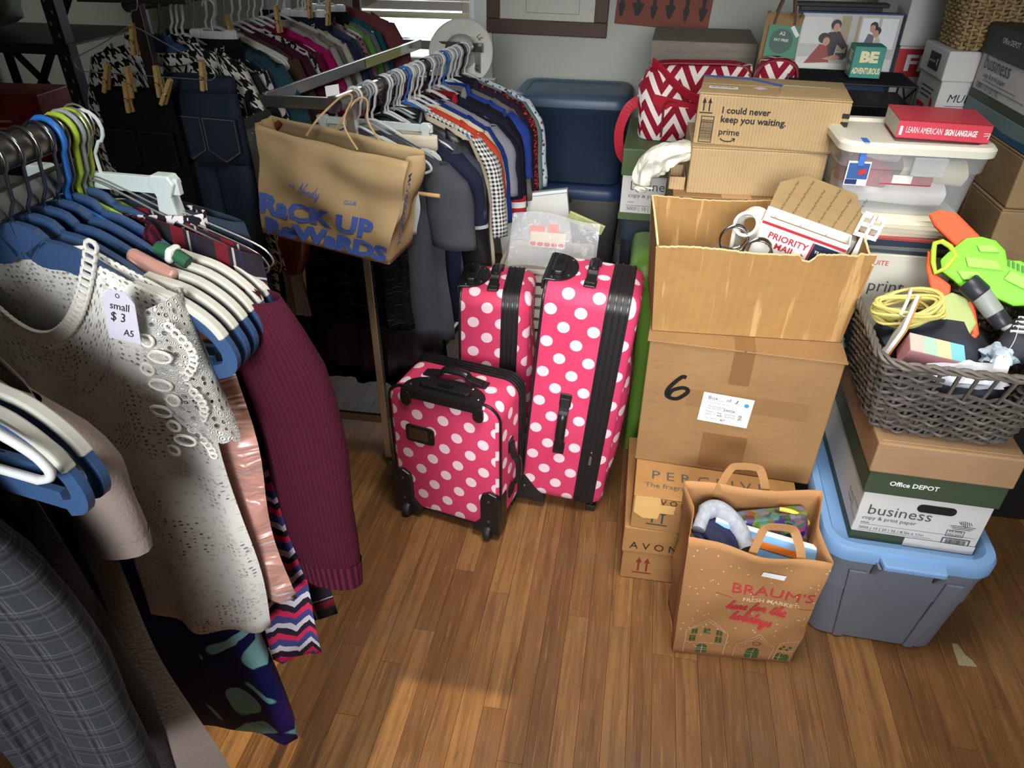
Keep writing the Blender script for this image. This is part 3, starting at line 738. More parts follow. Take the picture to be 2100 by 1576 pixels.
# ------------------------------------------------------------ paper bags
BAGP = mat('bag_paper', (162, 117, 73), .75, vary=.10, nscale=7, bump=.12, bscale=30)
BAGIN = mat('bag_paper_inside', (150, 108, 70), .8, vary=.08, nscale=7)
def paper_bag(name, label, loc, rot, w, d, hfun, m, flare=1.06, gusset=.02, seed=0, squash=1., wob=.005, group=None):
    t = thing(name, label, 'bag', loc, rot, group)
    per = 2 * (w + d)
    cor = [(-w / 2, -d / 2), (w / 2, -d / 2), (w / 2, d / 2), (-w / 2, d / 2)]
    N = 64; pts = []
    for i in range(N):
        s = i / N * per
        if s < w: q = (-w / 2 + s, -d / 2); sd = 0; u = s / w
        elif s < w + d: q = (w / 2, -d / 2 + s - w); sd = 1; u = (s - w) / d
        elif s < 2 * w + d: q = (w / 2 - (s - w - d), d / 2); sd = 2; u = (s - w - d) / w
        else: q = (-w / 2, d / 2 - (s - 2 * w - d)); sd = 3; u = (s - 2 * w - d) / d
        pts.append((q, sd, u))
    def f(a, v):
        (x, y), sd, u = pts[int(round(a * N)) % N]
        h = hfun(sd, u)
        k = 1 + (flare - 1) * v; yy = y * (1 + (squash - 1) * v)
        x *= k
        g_ = gusset * (1 - abs(2 * u - 1)) * (.3 + .7 * v)
        if sd == 1: x -= g_
        if sd == 3: x += g_
        n_ = noise.noise(V((x * 9 + seed, y * 9, v * 3.5))) * wob * 2 * min(1, v * 4)
        if sd in (0, 2): yy += n_ - (.006 * sin(pi * u) * sin(pi * v) * (1 if sd == 0 else -1))
        else: x += n_
        return (x, yy, h * v)
    b = MB(); b.grid(f, N, 16, closed_u=True)
    o = b.build('bag_body', m, t, smooth=35); s_ = o.modifiers.new('solid', 'SOLIDIFY'); s_.thickness = .0012; s_.offset = -1
    MB().box((0, 0, .002), (w - .004, d - .004, .003)).build('bottom', m, t)
    return t, f
def flat_handle(t, m, x, y, z, wd, ht, lean, name='handle', wide=.02):
    P = smooth_path([(x - wd / 2, y, z - .04), (x - wd / 2 + .004, y, z), (x - wd / 2 + .02, y + lean * .75, z + ht * .8), (x - wd * .2, y + lean, z + ht), (x + wd * .2, y + lean, z + ht), (x + wd / 2 - .02, y + lean * .75, z + ht * .8), (x + wd / 2 - .004, y, z), (x + wd / 2, y, z - .04)], 4)
    b = MB(); b.bar(P, .0012, wide / 2, side=(0, 1, 0)) if False else None
    rs = []
    for i, p in enumerate(P):
        tt = (P[min(i + 1, len(P) - 1)] - P[max(i - 1, 0)]).normalized(); s_ = V((0, 1, 0)).cross(tt).normalized() * wide / 2
        rs.append([p + s_ + V((0, .0008, 0)), p + s_ - V((0, .0008, 0)), p - s_ - V((0, .0008, 0)), p - s_ + V((0, .0008, 0))])
    b.rings(rs); return b.build(name, m, t)
def hb(sd, u):
    return {0: .425 - .045 * u - .012 * sin(pi * u), 1: .375 + .055 * u, 2: .43, 3: .43}[sd] if sd != 3 else .43 - .005 * u
w, d = .30, .165
bg, bf = paper_bag('paper_bag', 'brown paper grocery bag with red lettering and flat handles, full of things', (.36, 1.318, 0), (0, 0, 4), w, d, hb, BAGP, 1.12, .022, 3, 1.12, .008)
RB = mat('bag_red_ink', (186, 52, 58), .7); GB = mat('bag_green_ink', (66, 84, 44), .7); WB = mat('bag_white_ink', (214, 184, 148), .7)
def on_bag(p):  # wrap flat print onto the curved front of the bag
    u = min(.999, max(.001, (p.x + w / 2) / w)); v = p.y / .40
    N = 64; per = 2 * (w + d)
    a0 = u * w / per * N; i0 = int(a0); fr_ = a0 - i0
    q0, q1 = V(bf(i0 / N, v)), V(bf((i0 + 1) / N, v)); q = q0.lerp(q1, fr_)
    return (q.x, q.y - .0022, q.z)
def bag_text(s, x, y, width, m, bold=0., shear=0.): return text(s, m, bg, M4(), width=width, bold=bold, shear=shear, bend=lambda p: on_bag(V((p.x + x, p.y + y, 0))))
def bend_obj(o, fn):
    for v in o.data.vertices: v.co = fn(v.co)
    return o
bag_text("BRAUM'S", .045, .258, .175, RB, bold=.0)
bag_text('FRESH MARKET', .045, .236, .12, WB, bold=.02)
o, L = script('here for the', .0165, .0042, RB, bg, TR(-.045, .198, 0)); bend_obj(o, on_bag)
o, L = script('holidays', .0165, .0042, RB, bg, TR(-.03, .155, 0)); bend_obj(o, on_bag)
ln = [[(-.045 + .04 * k / 6 - .03, .247 - .001 * k) for k in range(7)], [(.11 + .03 * k / 6, .232) for k in range(7)]]
bend_obj(shapes('rule', RB, bg, M4(), lines=ln, lw=.0012), on_bag)
dots = [disc(RG.uniform(-.14, .14), RG.uniform(.03, .38), .0022, 6) for _ in range(80)]
bend_obj(shapes('snow_dots', WB, bg, M4(), dots), on_bag)
def house(x0, x1, zt, zr):
    xm = (x0 + x1) / 2; L = lambda a, b, n=8: [(a[0] + (b[0] - a[0]) * i / n, a[1] + (b[1] - a[1]) * i / n) for i in range(n + 1)]
    return [L((x0, .012), (x0, zt)), L((x0, zt), (xm, zr)), L((xm, zr), (x1, zt)), L((x1, zt), (x1, .012)), L((x0 + .006, zt), (xm, zr - .01)), L((xm, zr - .01), (x1 - .006, zt)), L((x0, .055), (x1, .055))]
bend_obj(shapes('house_outlines', WB, bg, M4(), lines=house(-.125, -.025, .10, .145) + house(.0, .09, .07, .125)[:6] + house(.10, .148, .09, .105), lw=.0013), on_bag)
def arch(x, z, ww, hh): return [(x - ww / 2, z), (x + ww / 2, z), (x + ww / 2, z + hh * .65)] + [(x + ww / 2 * cos(a), z + hh * .65 + hh * .35 * sin(a)) for a in (pi * k / 8 for k in range(1, 8))] + [(x - ww / 2, z + hh * .65)]
wins = []
for x, z, ww, hh in ((-.105, .088, .016, .018), (-.075, .090, .018, .018), (-.045, .088, .016, .018), (-.108, .06, .017, .022), (-.044, .06, .017, .022)):
    for ix in (-1, 1):
        for iz in (0, 1): wins.append(rect(x + ix * ww / 4 - ww * .2, z + iz * hh / 2, x + ix * ww / 4 + ww * .2, z + iz * hh / 2 + hh * .42))
for x, z, ww, hh in ((-.08, .012, .028, .034), (.045, .010, .032, .045), (.112, .012, .018, .03), (.128, .012, .016, .026)): wins.append(arch(x, z, ww, hh))
for x, z in ((.108, .062), (.114, .072), (.124, .058), (.13, .068)): wins.append(disc(x, z, .0045, 8))
for k in range(5): bend_obj(shapes('house_window', GB, bg, M4(), wins[4 * k:4 * k + 4]), on_bag)
for q in wins[20:]: bend_obj(shapes('house_window', GB, bg, M4(), [q]), on_bag)
bars = [[(x, z) for z in (z0, (z0 + z1) / 2, z1)] for x, z0, z1 in ((-.08, .012, .046), (.045, .01, .055), (.112, .012, .042))] + [[(x - q, z), (x, z), (x + q, z)] for x, z, q in ((-.08, .026, .014), (-.08, .034, .014), (.045, .028, .016), (.045, .04, .016), (.112, .025, .009))]
o = bend_obj(shapes('window_bars', WB, bg, M4(), lines=bars, lw=.0012), on_bag); o.location.y = -.0006
bend_obj(shapes('round_window', GB, bg, M4(), lines=[[(.045 + .009 * cos(a), .082 + .009 * sin(a)) for a in (2 * pi * k / 16 for k in range(17))]], lw=.0015), on_bag)
tg = patch('price_sticker', WHITE, bg, M4(), .05, .016)
for v in tg.data.vertices:
    q = RZ(-8) @ V((v.co.x, v.co.y, 0)); v.co = V(on_bag(V((q.x + .035, q.y + .335, 0)))) + V((0, -v.co.z - .001, 0))
bag_text('1.00', .035, .332, .016, GREYINK)
flat_handle(bg, BAGP, .035, -.085, .385, .115, .055, .028)
flat_handle(bg, BAGP, -.02, .093, .425, .115, .055, .01)
def in_bag(x, y, z): q = RZ(4) @ V((x, y, 0)); return (.36 + q.x, 1.318 + q.y, z)
FUR = mat('grey_fleece', (150, 154, 164), 1., vary=.2, nscale=60, bump=.8, bscale=220)
t = thing('slipper', 'grey fluffy slipper with navy lining at the left of the paper bag', 'slipper', in_bag(-.075, .0, .368), (0, 14, -14))
b = MB(); b.tube(smooth_path([(-.05, -.04, 0), (-.048, .015, .014), (-.02, .04, .018), (.03, .024, .010), (.07, -.025, .0)], 5), [.016] * 5 + [.022] * 13 + [.018] * 3, 12); b.build('cuff', FUR, t, smooth=80)
blob('lining', None, None, (0, -.01, -.012), (.065, .045, .02), mat('navy_lining', (24, 30, 66), .7), parent=t)
t = thing('picture_book', 'blue and white glossy booklet leaning inside the paper bag', 'book', in_bag(.01, -.035, .235), (-16, 7, -6))
b = MB(); b.box((0, 0, .07), (.245, .018, .14)); b.build('pages', WHITE, t, bevel=.002)
tt = T('booklet_blue', .25); n = tt.noise(9., detail=4); tt.col(tt.mix(n, (40, 110, 190), (170, 215, 240)))
b = MB(); b.box((0, -.0105, .068), (.246, .003, .135)); b.build('cover', tt.m, t)
b = MB(); b.box((.02, -.013, .11), (.12, .001, .018)); b.build('title_band', mat('booklet_orange', (224, 122, 50), .4), t)
tt = T('pouch_print', .3); vv = tt.vor(64., out=1); q = tt.n('ShaderNodeHueSaturation'); tt.t.links.new(vv.k, q.inputs['Color']); q.inputs['Saturation'].default_value = .95; q.inputs['Value'].default_value = .20
tt.col(q.outputs[0])
t = thing('patterned_pouch', 'dark multicoloured patterned pouch with yellow trim inside the paper bag', 'pouch', in_bag(.075, .02, .22), (-12, -8, 10))
b = MB(); b.prism(rrect(.17, .05, .02, 4), 0, .17); b.build('pouch_body', tt.m, t, bevel=.006)
b = MB(); b.tube(smooth_path([(.02, 0, .178), (.05, -.01, .172), (.075, -.01, .15), (.088, 0, .13)], 4), .006, 6); b.build('trim', mat('yellow_trim', (206, 190, 70), .4), t, smooth=60)
blob('paper_stuffing', 'brown paper stuffing at the bottom of the grocery bag', 'paper', in_bag(0, 0, .12), (.125, .06, .11), BAGIN, 5, .12)

# ------------------------------------------------------------ the hanging shopping bag
def hn(sd, u): return {0: .268 - .012 * sin(pi * u), 1: .268, 2: .274 + .004 * sin(pi * u), 3: .268}[sd]
w, d = .36, .155
PB = mat('bag_kraft_pale', (172, 146, 106), .7, vary=.09, nscale=5, bump=.2, bscale=14)
nb, nf = paper_bag('shopping_bag', 'kraft paper shopping bag with blue lettering hanging from the chrome rod end', (-.775, 1.722, .862), (0, 8, -5), w, d, hn, PB, 1.17, .0, 9, .42, .017)
BI = mat('bag_blue_ink', (72, 98, 176), .6)
def on_nb(p):
    u = min(.999, max(.001, (p.x + w / 2) / w)); v = p.y / .268; N = 64; per = 2 * (w + d)
    a0 = u * w / per * N; i0 = int(a0); q = V(nf(i0 / N, v)).lerp(V(nf((i0 + 1) / N, v)), a0 - i0)
    return (q.x, q.y - .0022, q.z)
def nb_text(s, x, y, width, bold, height=None): return text(s, BI, nb, M4(), width=width, height=height, bold=bold, bend=lambda p: on_nb(V((p.x + x, p.y + y, 0))))
nb_text('RaCK UP', -.03, .060, .30, .05, .050)
nb_text('ReWaRDS', .0, .008, .335, .06, .046)
nb_text('THE', -.087, .144, .018, .02); nb_text('CLUB', .052, .132, .028, .02)
o, L = script('Nordy', .0125, .0016, BI, nb, TR(-.072, .136, 0), .2); bend_obj(o, on_nb)
text('NORDSTROM', BI, nb, TR(w / 2 + .0112, -.04, .05) @ RY(6) @ RZ(90) @ RX(90) @ RZ(90), width=.19, bold=.02, align='LEFT')
ROPE = mat('twisted_paper_rope', (196, 160, 120), .9)
for yy, xo in ((-.033, -.01), (.033, .03)):
    b = MB(); b.tube(smooth_path([(xo - .06, yy, .268), (xo - .03, yy * .8, .315), (xo - .012, .062, .352), (xo + .012, .068, .352), (xo + .035, yy * .8, .315), (xo + .075, yy, .262)], 5), .0028, 6); b.build('rope_handle', ROPE, nb, smooth=60)

# ------------------------------------------------------------ grey tote with lid, paper box, wicker basket
def tote(label, loc, rot, w, d, h, body, lidm, taper=.88, ribs=True, lidh=.035, handle=True, name='storage_tote', group=None, lid_inset=True):
    t = thing(name, label, 'tote', loc, (0, 0, rot), group)
    def rg(k, z, r=.06): return [(x, y, z) for x, y in rrect(w * k, d * k if d * k < d else d, r * k, 6)]
    def rg2(ins, z, r=.06): return [(x, y, z) for x, y in rrect(w - 2 * ins, d - 2 * ins, max(.02, r - ins * .5), 6)]
    i0 = w * (1 - taper) / 2
    b = MB(); b.rings([rg2(i0 + .006, 0), rg2(i0, .006), rg2(i0 * .42, h * .62), rg2(i0 * .36, h * .625), rg2(i0 * .30, h * .63), rg2(i0 * .1, h - .03), rg2(0, h - .028), rg2(0, h)], True, True)
    b.build('body', body, t, smooth=35)
    if ribs:
        for sx in (-.22, .24):
            b = MB(); xx = sx * w
            b.rings([[(xx - .012, -d / 2 + i0 + .004, .004), (xx + .012, -d / 2 + i0 + .004, .004), (xx + .012, -d / 2 + i0 - .006, .004), (xx - .012, -d / 2 + i0 - .006, .004)],
                     [(xx - .02 + sx * .1, -d / 2 + .012, h - .04), (xx + .02 + sx * .1, -d / 2 + .012, h - .04), (xx + .02 + sx * .1, -d / 2 - .004, h - .04), (xx - .02 + sx * .1, -d / 2 - .004, h - .04)]])
            b.build('rib', body, t, bevel=.003)
    ov = -.008
    b = MB()
    if lid_inset:
        b.rings([rg2(ov, h - .004), rg2(ov - .001, h + lidh * .7), rg2(ov + .004, h + lidh), rg2(ov + .022, h + lidh), rg2(ov + .03, h + lidh * .6), rg2(ov + .036, h + .004)], True, True)
    else:
        b.rings([rg2(ov, h - .012), rg2(ov, h + lidh * .45), rg2(ov + .008, h + lidh * .8), rg2(ov + .02, h + lidh), rg2(ov + .05, h + lidh), rg2(ov + .056, h + lidh - .006), rg2(ov + .07, h + lidh - .006)], True, True)
    ld = b.build('lid', lidm, t, smooth=35)
    if handle:
        b = MB(); b.prism([(-.075, 0), (.075, 0), (.068, .045), (-.068, .045)], 0, .016, m=TR(0, -d / 2 + .006, h + .008) @ RZ(180) @ TR(0, .0, 0)); b.build('latch_handle', lidm, ld, bevel=.004)
        for sx in (-1, 1):
            b = MB(); b.prism([(0, 0), (.03, 0), (0, -.05)], -.006, .006, m=TR(sx * .07, -d / 2, h + .004) @ RZ(-90) @ RX(90)); b.build('handle_web', body, t)
    return t
GREYT = mat('tote_grey_plastic', (104, 108, 118), .45, vary=.04, nscale=3); LBLUE = mat('tote_light_blue', (112, 148, 190), .4)
tote('grey storage tote with pale blue lid on the floor under the paper box', (.735, 1.60, 0), -1.5, .375, .55, .315, GREYT, LBLUE, .84)
WBOX = mat('paper_box_white', (196, 192, 188), .55, vary=.02); GREEN = mat('paper_box_green', (74, 92, 56), .55); GREENM = mat('paper_box_dark_green', (56, 68, 48), .55)
def paper_print(t, F, w, h, full=True, zoff=0., txt=GREYINK):
    text('business', txt, t, F(-w * .43, h * .40 + zoff), width=w * .50, align='LEFT'); text('copy & print paper', txt, t, F(-w * .45, h * .29 + zoff), width=w * .43, align='LEFT')
    text('white', txt, t, F(-w * .45, h * .205 + zoff), width=w * .07, align='LEFT')
    text('5000 | 10 | 20 | 92 | 8.5in x 11in', txt, t, F(-w * .45, h * .09 + zoff), width=w * .52, align='LEFT')
    shapes('rules', txt, t, F(0, zoff), [rect(-w * .45, h * .185, w * .47, h * .19), rect(-w * .45, h * .06, w * .15, h * .065)])
    if full:
        shapes('barcode', txt, t, F(w * .22, zoff - h * .06), outline(0, 0, w * .22, h * .20, .003) + barcode(w * .03, h * .03, w * .16, h * .14, True, 3))
        shapes('no_jam_frame', txt, t, F(w * .23, zoff + h * .17), outline(0, 0, w * .14, h * .13, .0015)); text('99.99%', txt, t, F(w * .30, h * .25 + zoff), width=w * .11); text('NO JAM', txt, t, F(w * .30, h * .19 + zoff), width=w * .11)
        shapes('striped_shield', txt, t, F(w * .335, h * .44 + zoff), lines=[[(-.012 + .004 * k, .010 - abs(k - 3) * .001), (.0 + .004 * k - .006, -.010 + abs(k - 3) * .003)] for k in range(7)], lw=.0016)
        for k in range(3): shapes('small_print', txt, t, F(w * .335, h * (.385 - .03 * k) + zoff), [rect(-w * .1 + .004 * k, 0, w * .1 - .004 * k, .0018)])
w, d, h = .28, .43, .30
t = thing('paper_box', 'white and green copy paper box with tan lid under the dark wicker basket', 'box', (.747, 1.602, .322), (0, 0, -1.5))
wh = .152
MB().box((0, 0, .012), (w - .002, d - .002, .024)).build('green_base', GREENM, t)
b = MB(); b.box((0, 0, .024 + (wh - .024) / 2), (w, d, wh - .024)); b.build('body', WBOX, t, bevel=.003)
b = MB(); b.box((w * .22, -d / 2 - .0008, .012), (w * .56, .001, .025)); b.build('white_corner', WBOX, t)
b = MB(); b.box((0, 0, wh + .034), (w + .012, d + .012, .07)); b.build('lid', GREENM, t, bevel=.003)
b = MB(); b.box((0, 0, .2575), (w + .022, d + .02, .083)); tl = b.build('tan_lid', m_card('tan_lid', (150, 118, 88)), t, bevel=.004)
F = lambda a, b_, o=.0012: fm('front', w, d, h, a, b_, o)
paper_print(t, F, w, .155, True, .022)
text('Office DEPOT', WHITE, t, F(-.045, .182, .0075), width=.105, bold=.02)
shapes('hand_hole', mat('hole_black', (14, 13, 12), .9), t, F(.025, .122, .0016), [rrect(.085, .024, .012, 5)])
shapes('seam', KEDGE, tl, fm('top', w, d, .2992, .0, -d / 2 + .0, .0006), [rect(-w / 2, .002, w / 2, .0035)])
L_ = lambda a, b_: fm('left', w, d, h, a, b_, .0012)
shapes('no_jam_frame', GREYINK, t, L_(-.17, .06), outline(0, 0, .05, .035, .0015)); text('99.99%', GREYINK, t, L_(-.145, .081), width=.04); text('NO JAM', GREYINK, t, L_(-.145, .066), width=.04)

def wicker(name, label, loc, rot, w, d, h, flare, rows, m, hole=None, rim=True, r=.05, tk=.0055, group=None):
    t = thing(name, label, 'basket', loc, rot, group)
    def per(k, n=24):
        base = rrect(w * k, d * k, r, 5); out = []
        N = len(base); L = [0.]
        for i in range(N): L.append(L[-1] + (V((*base[(i + 1) % N], 0)) - V((*base[i], 0))).length)
        for j in range(n):
            s = j / n * L[-1]; i = max(q for q in range(N) if L[q] <= s + 1e-9); f = (s - L[i]) / max(1e-9, L[i + 1] - L[i])
            a, b_ = base[i], base[(i + 1) % N]
            out.append((a[0] + (b_[0] - a[0]) * f, a[1] + (b_[1] - a[1]) * f))
        return out
    NS = 46
    kz = lambda z: 1 + (flare - 1) * (z / h)
    b = MB()
    for j in range(NS):
        P = [V((*per(kz(z), NS)[j], z)) for z in (0, h * .5, h)]
        b.tube(P, .0045, 5)
    b.build('stakes', m, t, smooth=60)
    b = MB(); ST = NS * 4
    for i in range(rows):
        z = h * (i + .5) / rows; bp = per(kz(z), ST); P = []; runs = []
        for j in range(ST):
            x, y = bp[j]; px, py = bp[(j + 1) % ST]; nx, ny = py - y, -(px - x); l = math.hypot(nx, ny) or 1
            o_ = .0075 * cos(pi * j / 4 * 1. + pi * i) * (1)
            q = (x + nx / l * o_, y + ny / l * o_, z + .002 * sin(j * .9 + i) )
            inhole = hole and y < -d * .4 and abs(x - hole[0]) < hole[1] and hole[2] < z < hole[3]
            if inhole:
                if len(P) > 1: runs.append(P)
                P = []
            else: P.append(q)
        if not runs: b.tube(P, tk, 5, closed=True)
        else:
            if P: runs[0] = P + runs[0]
            for q in runs:
                if len(q) > 1: b.tube(q, tk, 5)
    tag(b.build('weave', m, t, smooth=70), kind='stuff')
    if rim:
        b = MB(); n = 120
        for ph in (0, 2.1, 4.2):
            bp = per(kz(h), n); b.tube([(x + .007 * cos(j * .9 + ph) * .6, y + .007 * cos(j * .9 + ph) * .6, h + .006 * sin(j * .9 + ph)) for j, (x, y) in enumerate(bp)], .005, 5, closed=True)
        b.build('rim', m, t, smooth=70)
    bp = per(.97, 24); b = MB(); b.poly([(x, y, .006) for x, y in bp]); b.build('base', m, t, solid=.006)
    return t
tt = T('dark_wicker', .55); n = tt.noise(25., detail=3); tt.col(tt.mix(n, (52, 46, 42), (112, 104, 96))); DW = tt.m
BK = wicker('wicker_basket', 'dark grey brown wicker basket full of toys on the paper box', (.735, 1.615, .626), (0, 0, -3), .285, .39, .20, 1.28, 22, DW, hole=(.02, .075, .135, .19), tk=.0042)
def in_bk(x, y, z): q = RZ(-3) @ V((x, y, 0)); return (.735 + q.x, 1.615 + q.y, .626 + z)

# ------------------------------------------------------------ things in the wicker basket
LIME = mat('toy_lime', (128, 214, 44), .4); ORNG = mat('toy_orange', (236, 84, 34), .4); TGREY = mat('toy_grey', (150, 156, 150), .4); TBLK = mat('toy_black', (44, 46, 52), .4)
toy = thing('toy_blaster', 'lime green toy blaster with orange grip and grey barrel on top of the basket', 'toy', in_bk(.06, .045, .285))
TM = RZ(-24) @ RX(66); K = .00122
def tp(pts): return [((x - 1975) * K, -(y - 575) * K) for x, y in pts]
def tpart(name, m, pts, z0, z1, bev=.004): 
    p = tp(pts)
    if sum(p[i - 1][0] * p[i][1] - p[i][0] * p[i - 1][1] for i in range(len(p))) < 0: p = p[::-1]
    b = MB(); b.prism(p, z0, z1); return b.build(name, m, toy, mx=TM, bevel=bev)
body = tpart('body', LIME, [(1925, 512), (1948, 504), (1972, 506), (1992, 520), (2000, 536), (2020, 532), (2052, 544), (2085, 556), (2088, 585), (2060, 604), (2035, 612), (2000, 604), (1975, 596), (1955, 606), (1930, 590), (1908, 580), (1898, 560), (1905, 545)], -.03, .03)
tpart('magazine', ORNG, [(1852, 482), (1866, 470), (1896, 470), (1948, 504), (1916, 530), (1868, 500)], -.018, .018)
tpart('grip', ORNG, [(1872, 546), (1884, 552), (1900, 586), (1930, 600), (1934, 616), (1914, 634), (1898, 612), (1880, 580)], -.015, .02)
tpart('plunger', mat('toy_olive', (164, 176, 104), .4), [(1914, 630), (1936, 612), (1962, 616), (1992, 656), (1986, 690), (1958, 690), (1936, 668)], -.02, .025)
tpart('rail', ORNG, [(1960, 614), (1972, 612), (2002, 674), (1998, 692), (1976, 708), (1970, 700), (1990, 676)], -.012, .02)
tpart('stock', mat('toy_blue', (36, 92, 150), .4), [(2072, 548), (2110, 560), (2110, 640), (2072, 660), (2058, 628), (2080, 590)], -.02, .02)
for pl in ([(1945, 520), (1975, 515), (1985, 526), (1955, 532)], [(1935, 545), (1985, 540), (2000, 556), (1945, 562)], [(1930, 572), (1965, 566), (1975, 580), (1945, 586)], [(2010, 552), (2050, 562), (2040, 580), (2005, 570)]):
    tpart('moulding', mat('toy_lime_pale', (160, 228, 84), .4), pl, .03, .036, .002)
for k in range(7): tpart('vent_rib', mat('toy_green_dark', (62, 140, 34), .4), [(2000 + k * 8, 534 + k * 2), (2004 + k * 8, 535 + k * 2), (2008 + k * 8, 546 + k * 2), (2004 + k * 8, 546 + k * 2)], .029, .035, 0)
b = MB(); b.tube([(p[0], p[1], .028) for p in tp([(1882, 545), (1880, 532), (1890, 526), (1906, 532), (1920, 545), (1912, 572), (1898, 584), (1888, 566)])], .006, 8, closed=True); b.build('trigger_guard', mat('toy_yellow_green', (176, 212, 54), .4), toy, mx=TM, smooth=60)
def tcyl(name, m, a, b_, r0, r1, z=.035):
    (x0, y0), (x1, y1) = tp([a, b_]); b = MB(); b.tube([(x0, y0, z), (x0 + (x1 - x0) * .1, y0 + (y1 - y0) * .1, z), (x0 + (x1 - x0) * .9, y0 + (y1 - y0) * .9, z), (x1, y1, z)], [r0 * .9, r0, r1, r1 * .9], 14); b.build(name, m, toy, mx=TM, smooth=50)
tcyl('barrel_collar', TBLK, (1952, 588), (1982, 606), .025, .025); tcyl('barrel', TGREY, (1978, 603), (2014, 634), .022, .021); tcyl('barrel_collar', TBLK, (2012, 632), (2034, 650), .0215, .019); tcyl('barrel_tip', mat('toy_white', (206, 206, 200), .4), (2032, 648), (2076, 668), .012, .010)
# yellow cord bundle in a plastic bag
CORD = mat('yellow_cord', (206, 192, 110), .6)
t = thing('cord_bundle', 'bundle of pale yellow cord in the basket beside the orange grip', 'cord', in_bk(-.085, .0, .205), (18, -14, -20))
b = MB(); gg = random.Random(3)
for k in range(11):
    ph = gg.random() * 6; rr = .028 + .004 * (k % 4)
    P = [((rr * 1.9) * cos(a) + .005 * sin(3 * a + ph), (rr * 1.15) * sin(a) + .004 * sin(2 * a + ph), .004 * k - .01 + .006 * sin(2 * a + ph)) for a in [2 * pi * q / 26 for q in range(26)]]
    b.tube(P, .0042, 5, closed=True)
b.build('coil', CORD, t, smooth=70)
b = MB(); b.tube(smooth_path([(-.01, -.045, .03), (0, -.02, .045), (.004, .02, .045), (0, .045, .03)], 4), .004, 5); b.build('tie', mat('white_tie', (226, 224, 210), .6), t, smooth=60)
# other small goods
t = thing('gift_box', 'flat pink box with pastel top edge at the front of the basket', 'box', in_bk(-.055, -.13, .165), (20, 8, -4))
MB().box((0, 0, .0), (.115, .05, .06)).build('body', mat('pink_card', (196, 136, 142), .6), t, bevel=.002)
for k, c in enumerate(((206, 170, 160), (160, 200, 170), (224, 190, 150), (120, 190, 200))): MB().box((-.043 + .0287 * k, 0, .0308), (.0285, .05, .0016)).build('pastel_panel', mat('pastel_%d' % k, c, .6), t)
t = thing('notebook', 'notebook with white pages and orange cover standing at the basket corner', 'notebook', in_bk(-.115, -.03, .125), (14, -8, 66))
MB().box((0, 0, .05), (.16, .008, .12)).build('pages', WHITE, t); MB().box((0, -.006, .05), (.164, .003, .124)).build('cover', mat('orange_cover', (196, 132, 60), .5), t, bevel=.001)
MB().box((0, -.008, .02), (.164, .002, .05)).build('red_band', REDINK, t)
def price_tag(label, loc, rot, w=.028, h=.042, lines=(), mt=None, string=None):
    t = thing('price_tag', label, 'tag', loc, rot)
    b = MB(); b.prism([(-w / 2, 0), (w / 2, 0), (w / 2, h * .8), (w * .25, h), (-w * .25, h), (-w / 2, h * .8)], 0, .0006, m=RX(90)); b.build('card', mt or WHITE, t)
    b = MB(); b.tube([(.0022 * cos(a), -.001, h * .9 + .0022 * sin(a)) for a in [2 * pi * k / 10 for k in range(10)]], .0005, 4, closed=True); b.build('eyelet', RIVET, t)
    for s_, x, z, ww in lines: text(s_, INK, t, TR(x, -.0012, z) @ RX(90), width=ww, name='handwriting', shear=.2)
    if string:
        b = MB(); b.tube(smooth_path([(0, 0, h * .9)] + list(string), 4), .0007, 4); b.build('string', WHITE, t)
    return t
price_tag('blank white price tag on a string hanging over the front rim of the basket', in_bk(.055, -.205, .185), (-14, 0, 0), .03, .04, string=[(.01, .0, .07), (.02, .02, .1)])
price_tag('white price tag marked 3.5 on the white shoe lace at the basket right', in_bk(.15, -.10, .19), (-20, 0, -10), .032, .036, [('3.5', 0, .018, .014), ('ab', 0, .006, .01)], string=[(.004, .01, .06), (.0, .02, .09)])
blob('plastic_wrap', 'crumpled clear blue plastic wrap near the basket front rim', 'wrap', in_bk(.085, -.115, .175), (.035, .03, .022), mat('pale_blue_wrap', (188, 204, 222), .2, spec=.7), 8, .5, rot=(0, 0, 20))
blob('toy_filling', 'dark cloth goods filling the bottom of the wicker basket', 'cloth', in_bk(0, 0, .09), (.135, .18, .10), mat('dark_goods', (46, 48, 58), .8, vary=.4, nscale=14), 11, .25)
blob('folded_paper', 'white and pale blue papers showing through the basket hand hole', 'paper', in_bk(.02, -.165, .15), (.085, .02, .03), mat('pale_papers', (204, 206, 214), .6, vary=.15, nscale=22), 4, .35)
t = thing('white_shoe', 'dark shoe with white laces at the right of the basket', 'shoe', in_bk(.135, -.06, .18), (10, 10, -30))
b = MB(); b.rings([[(x * .9, y, z * .0) for x, y, z in [(q[0], q[1], 0) for q in rrect(.075, .13, .035, 5)]]] + [[(x * k, y * k2 + .0, z) for x, y in rrect(.075, .13, .035, 5)] for k, k2, z in ((1, 1, .01), (.95, .97, .03), (.7, .7, .05))]); b.build('upper', mat('shoe_dark', (52, 54, 64), .7), t, smooth=50)
b = MB()
for k in range(4): b.tube(smooth_path([(-.028, -.03 + .02 * k, .045), (0, -.03 + .02 * k, .058), (.028, -.02 + .02 * k, .045)], 4), .004, 5)
b.tube(smooth_path([(.0, -.035, .055), (.03, -.06, .04), (.045, -.09, .03), (.03, -.1, .04)], 4), .003, 5); b.build('laces', mat('lace_white', (206, 206, 200), .8), t, smooth=60)

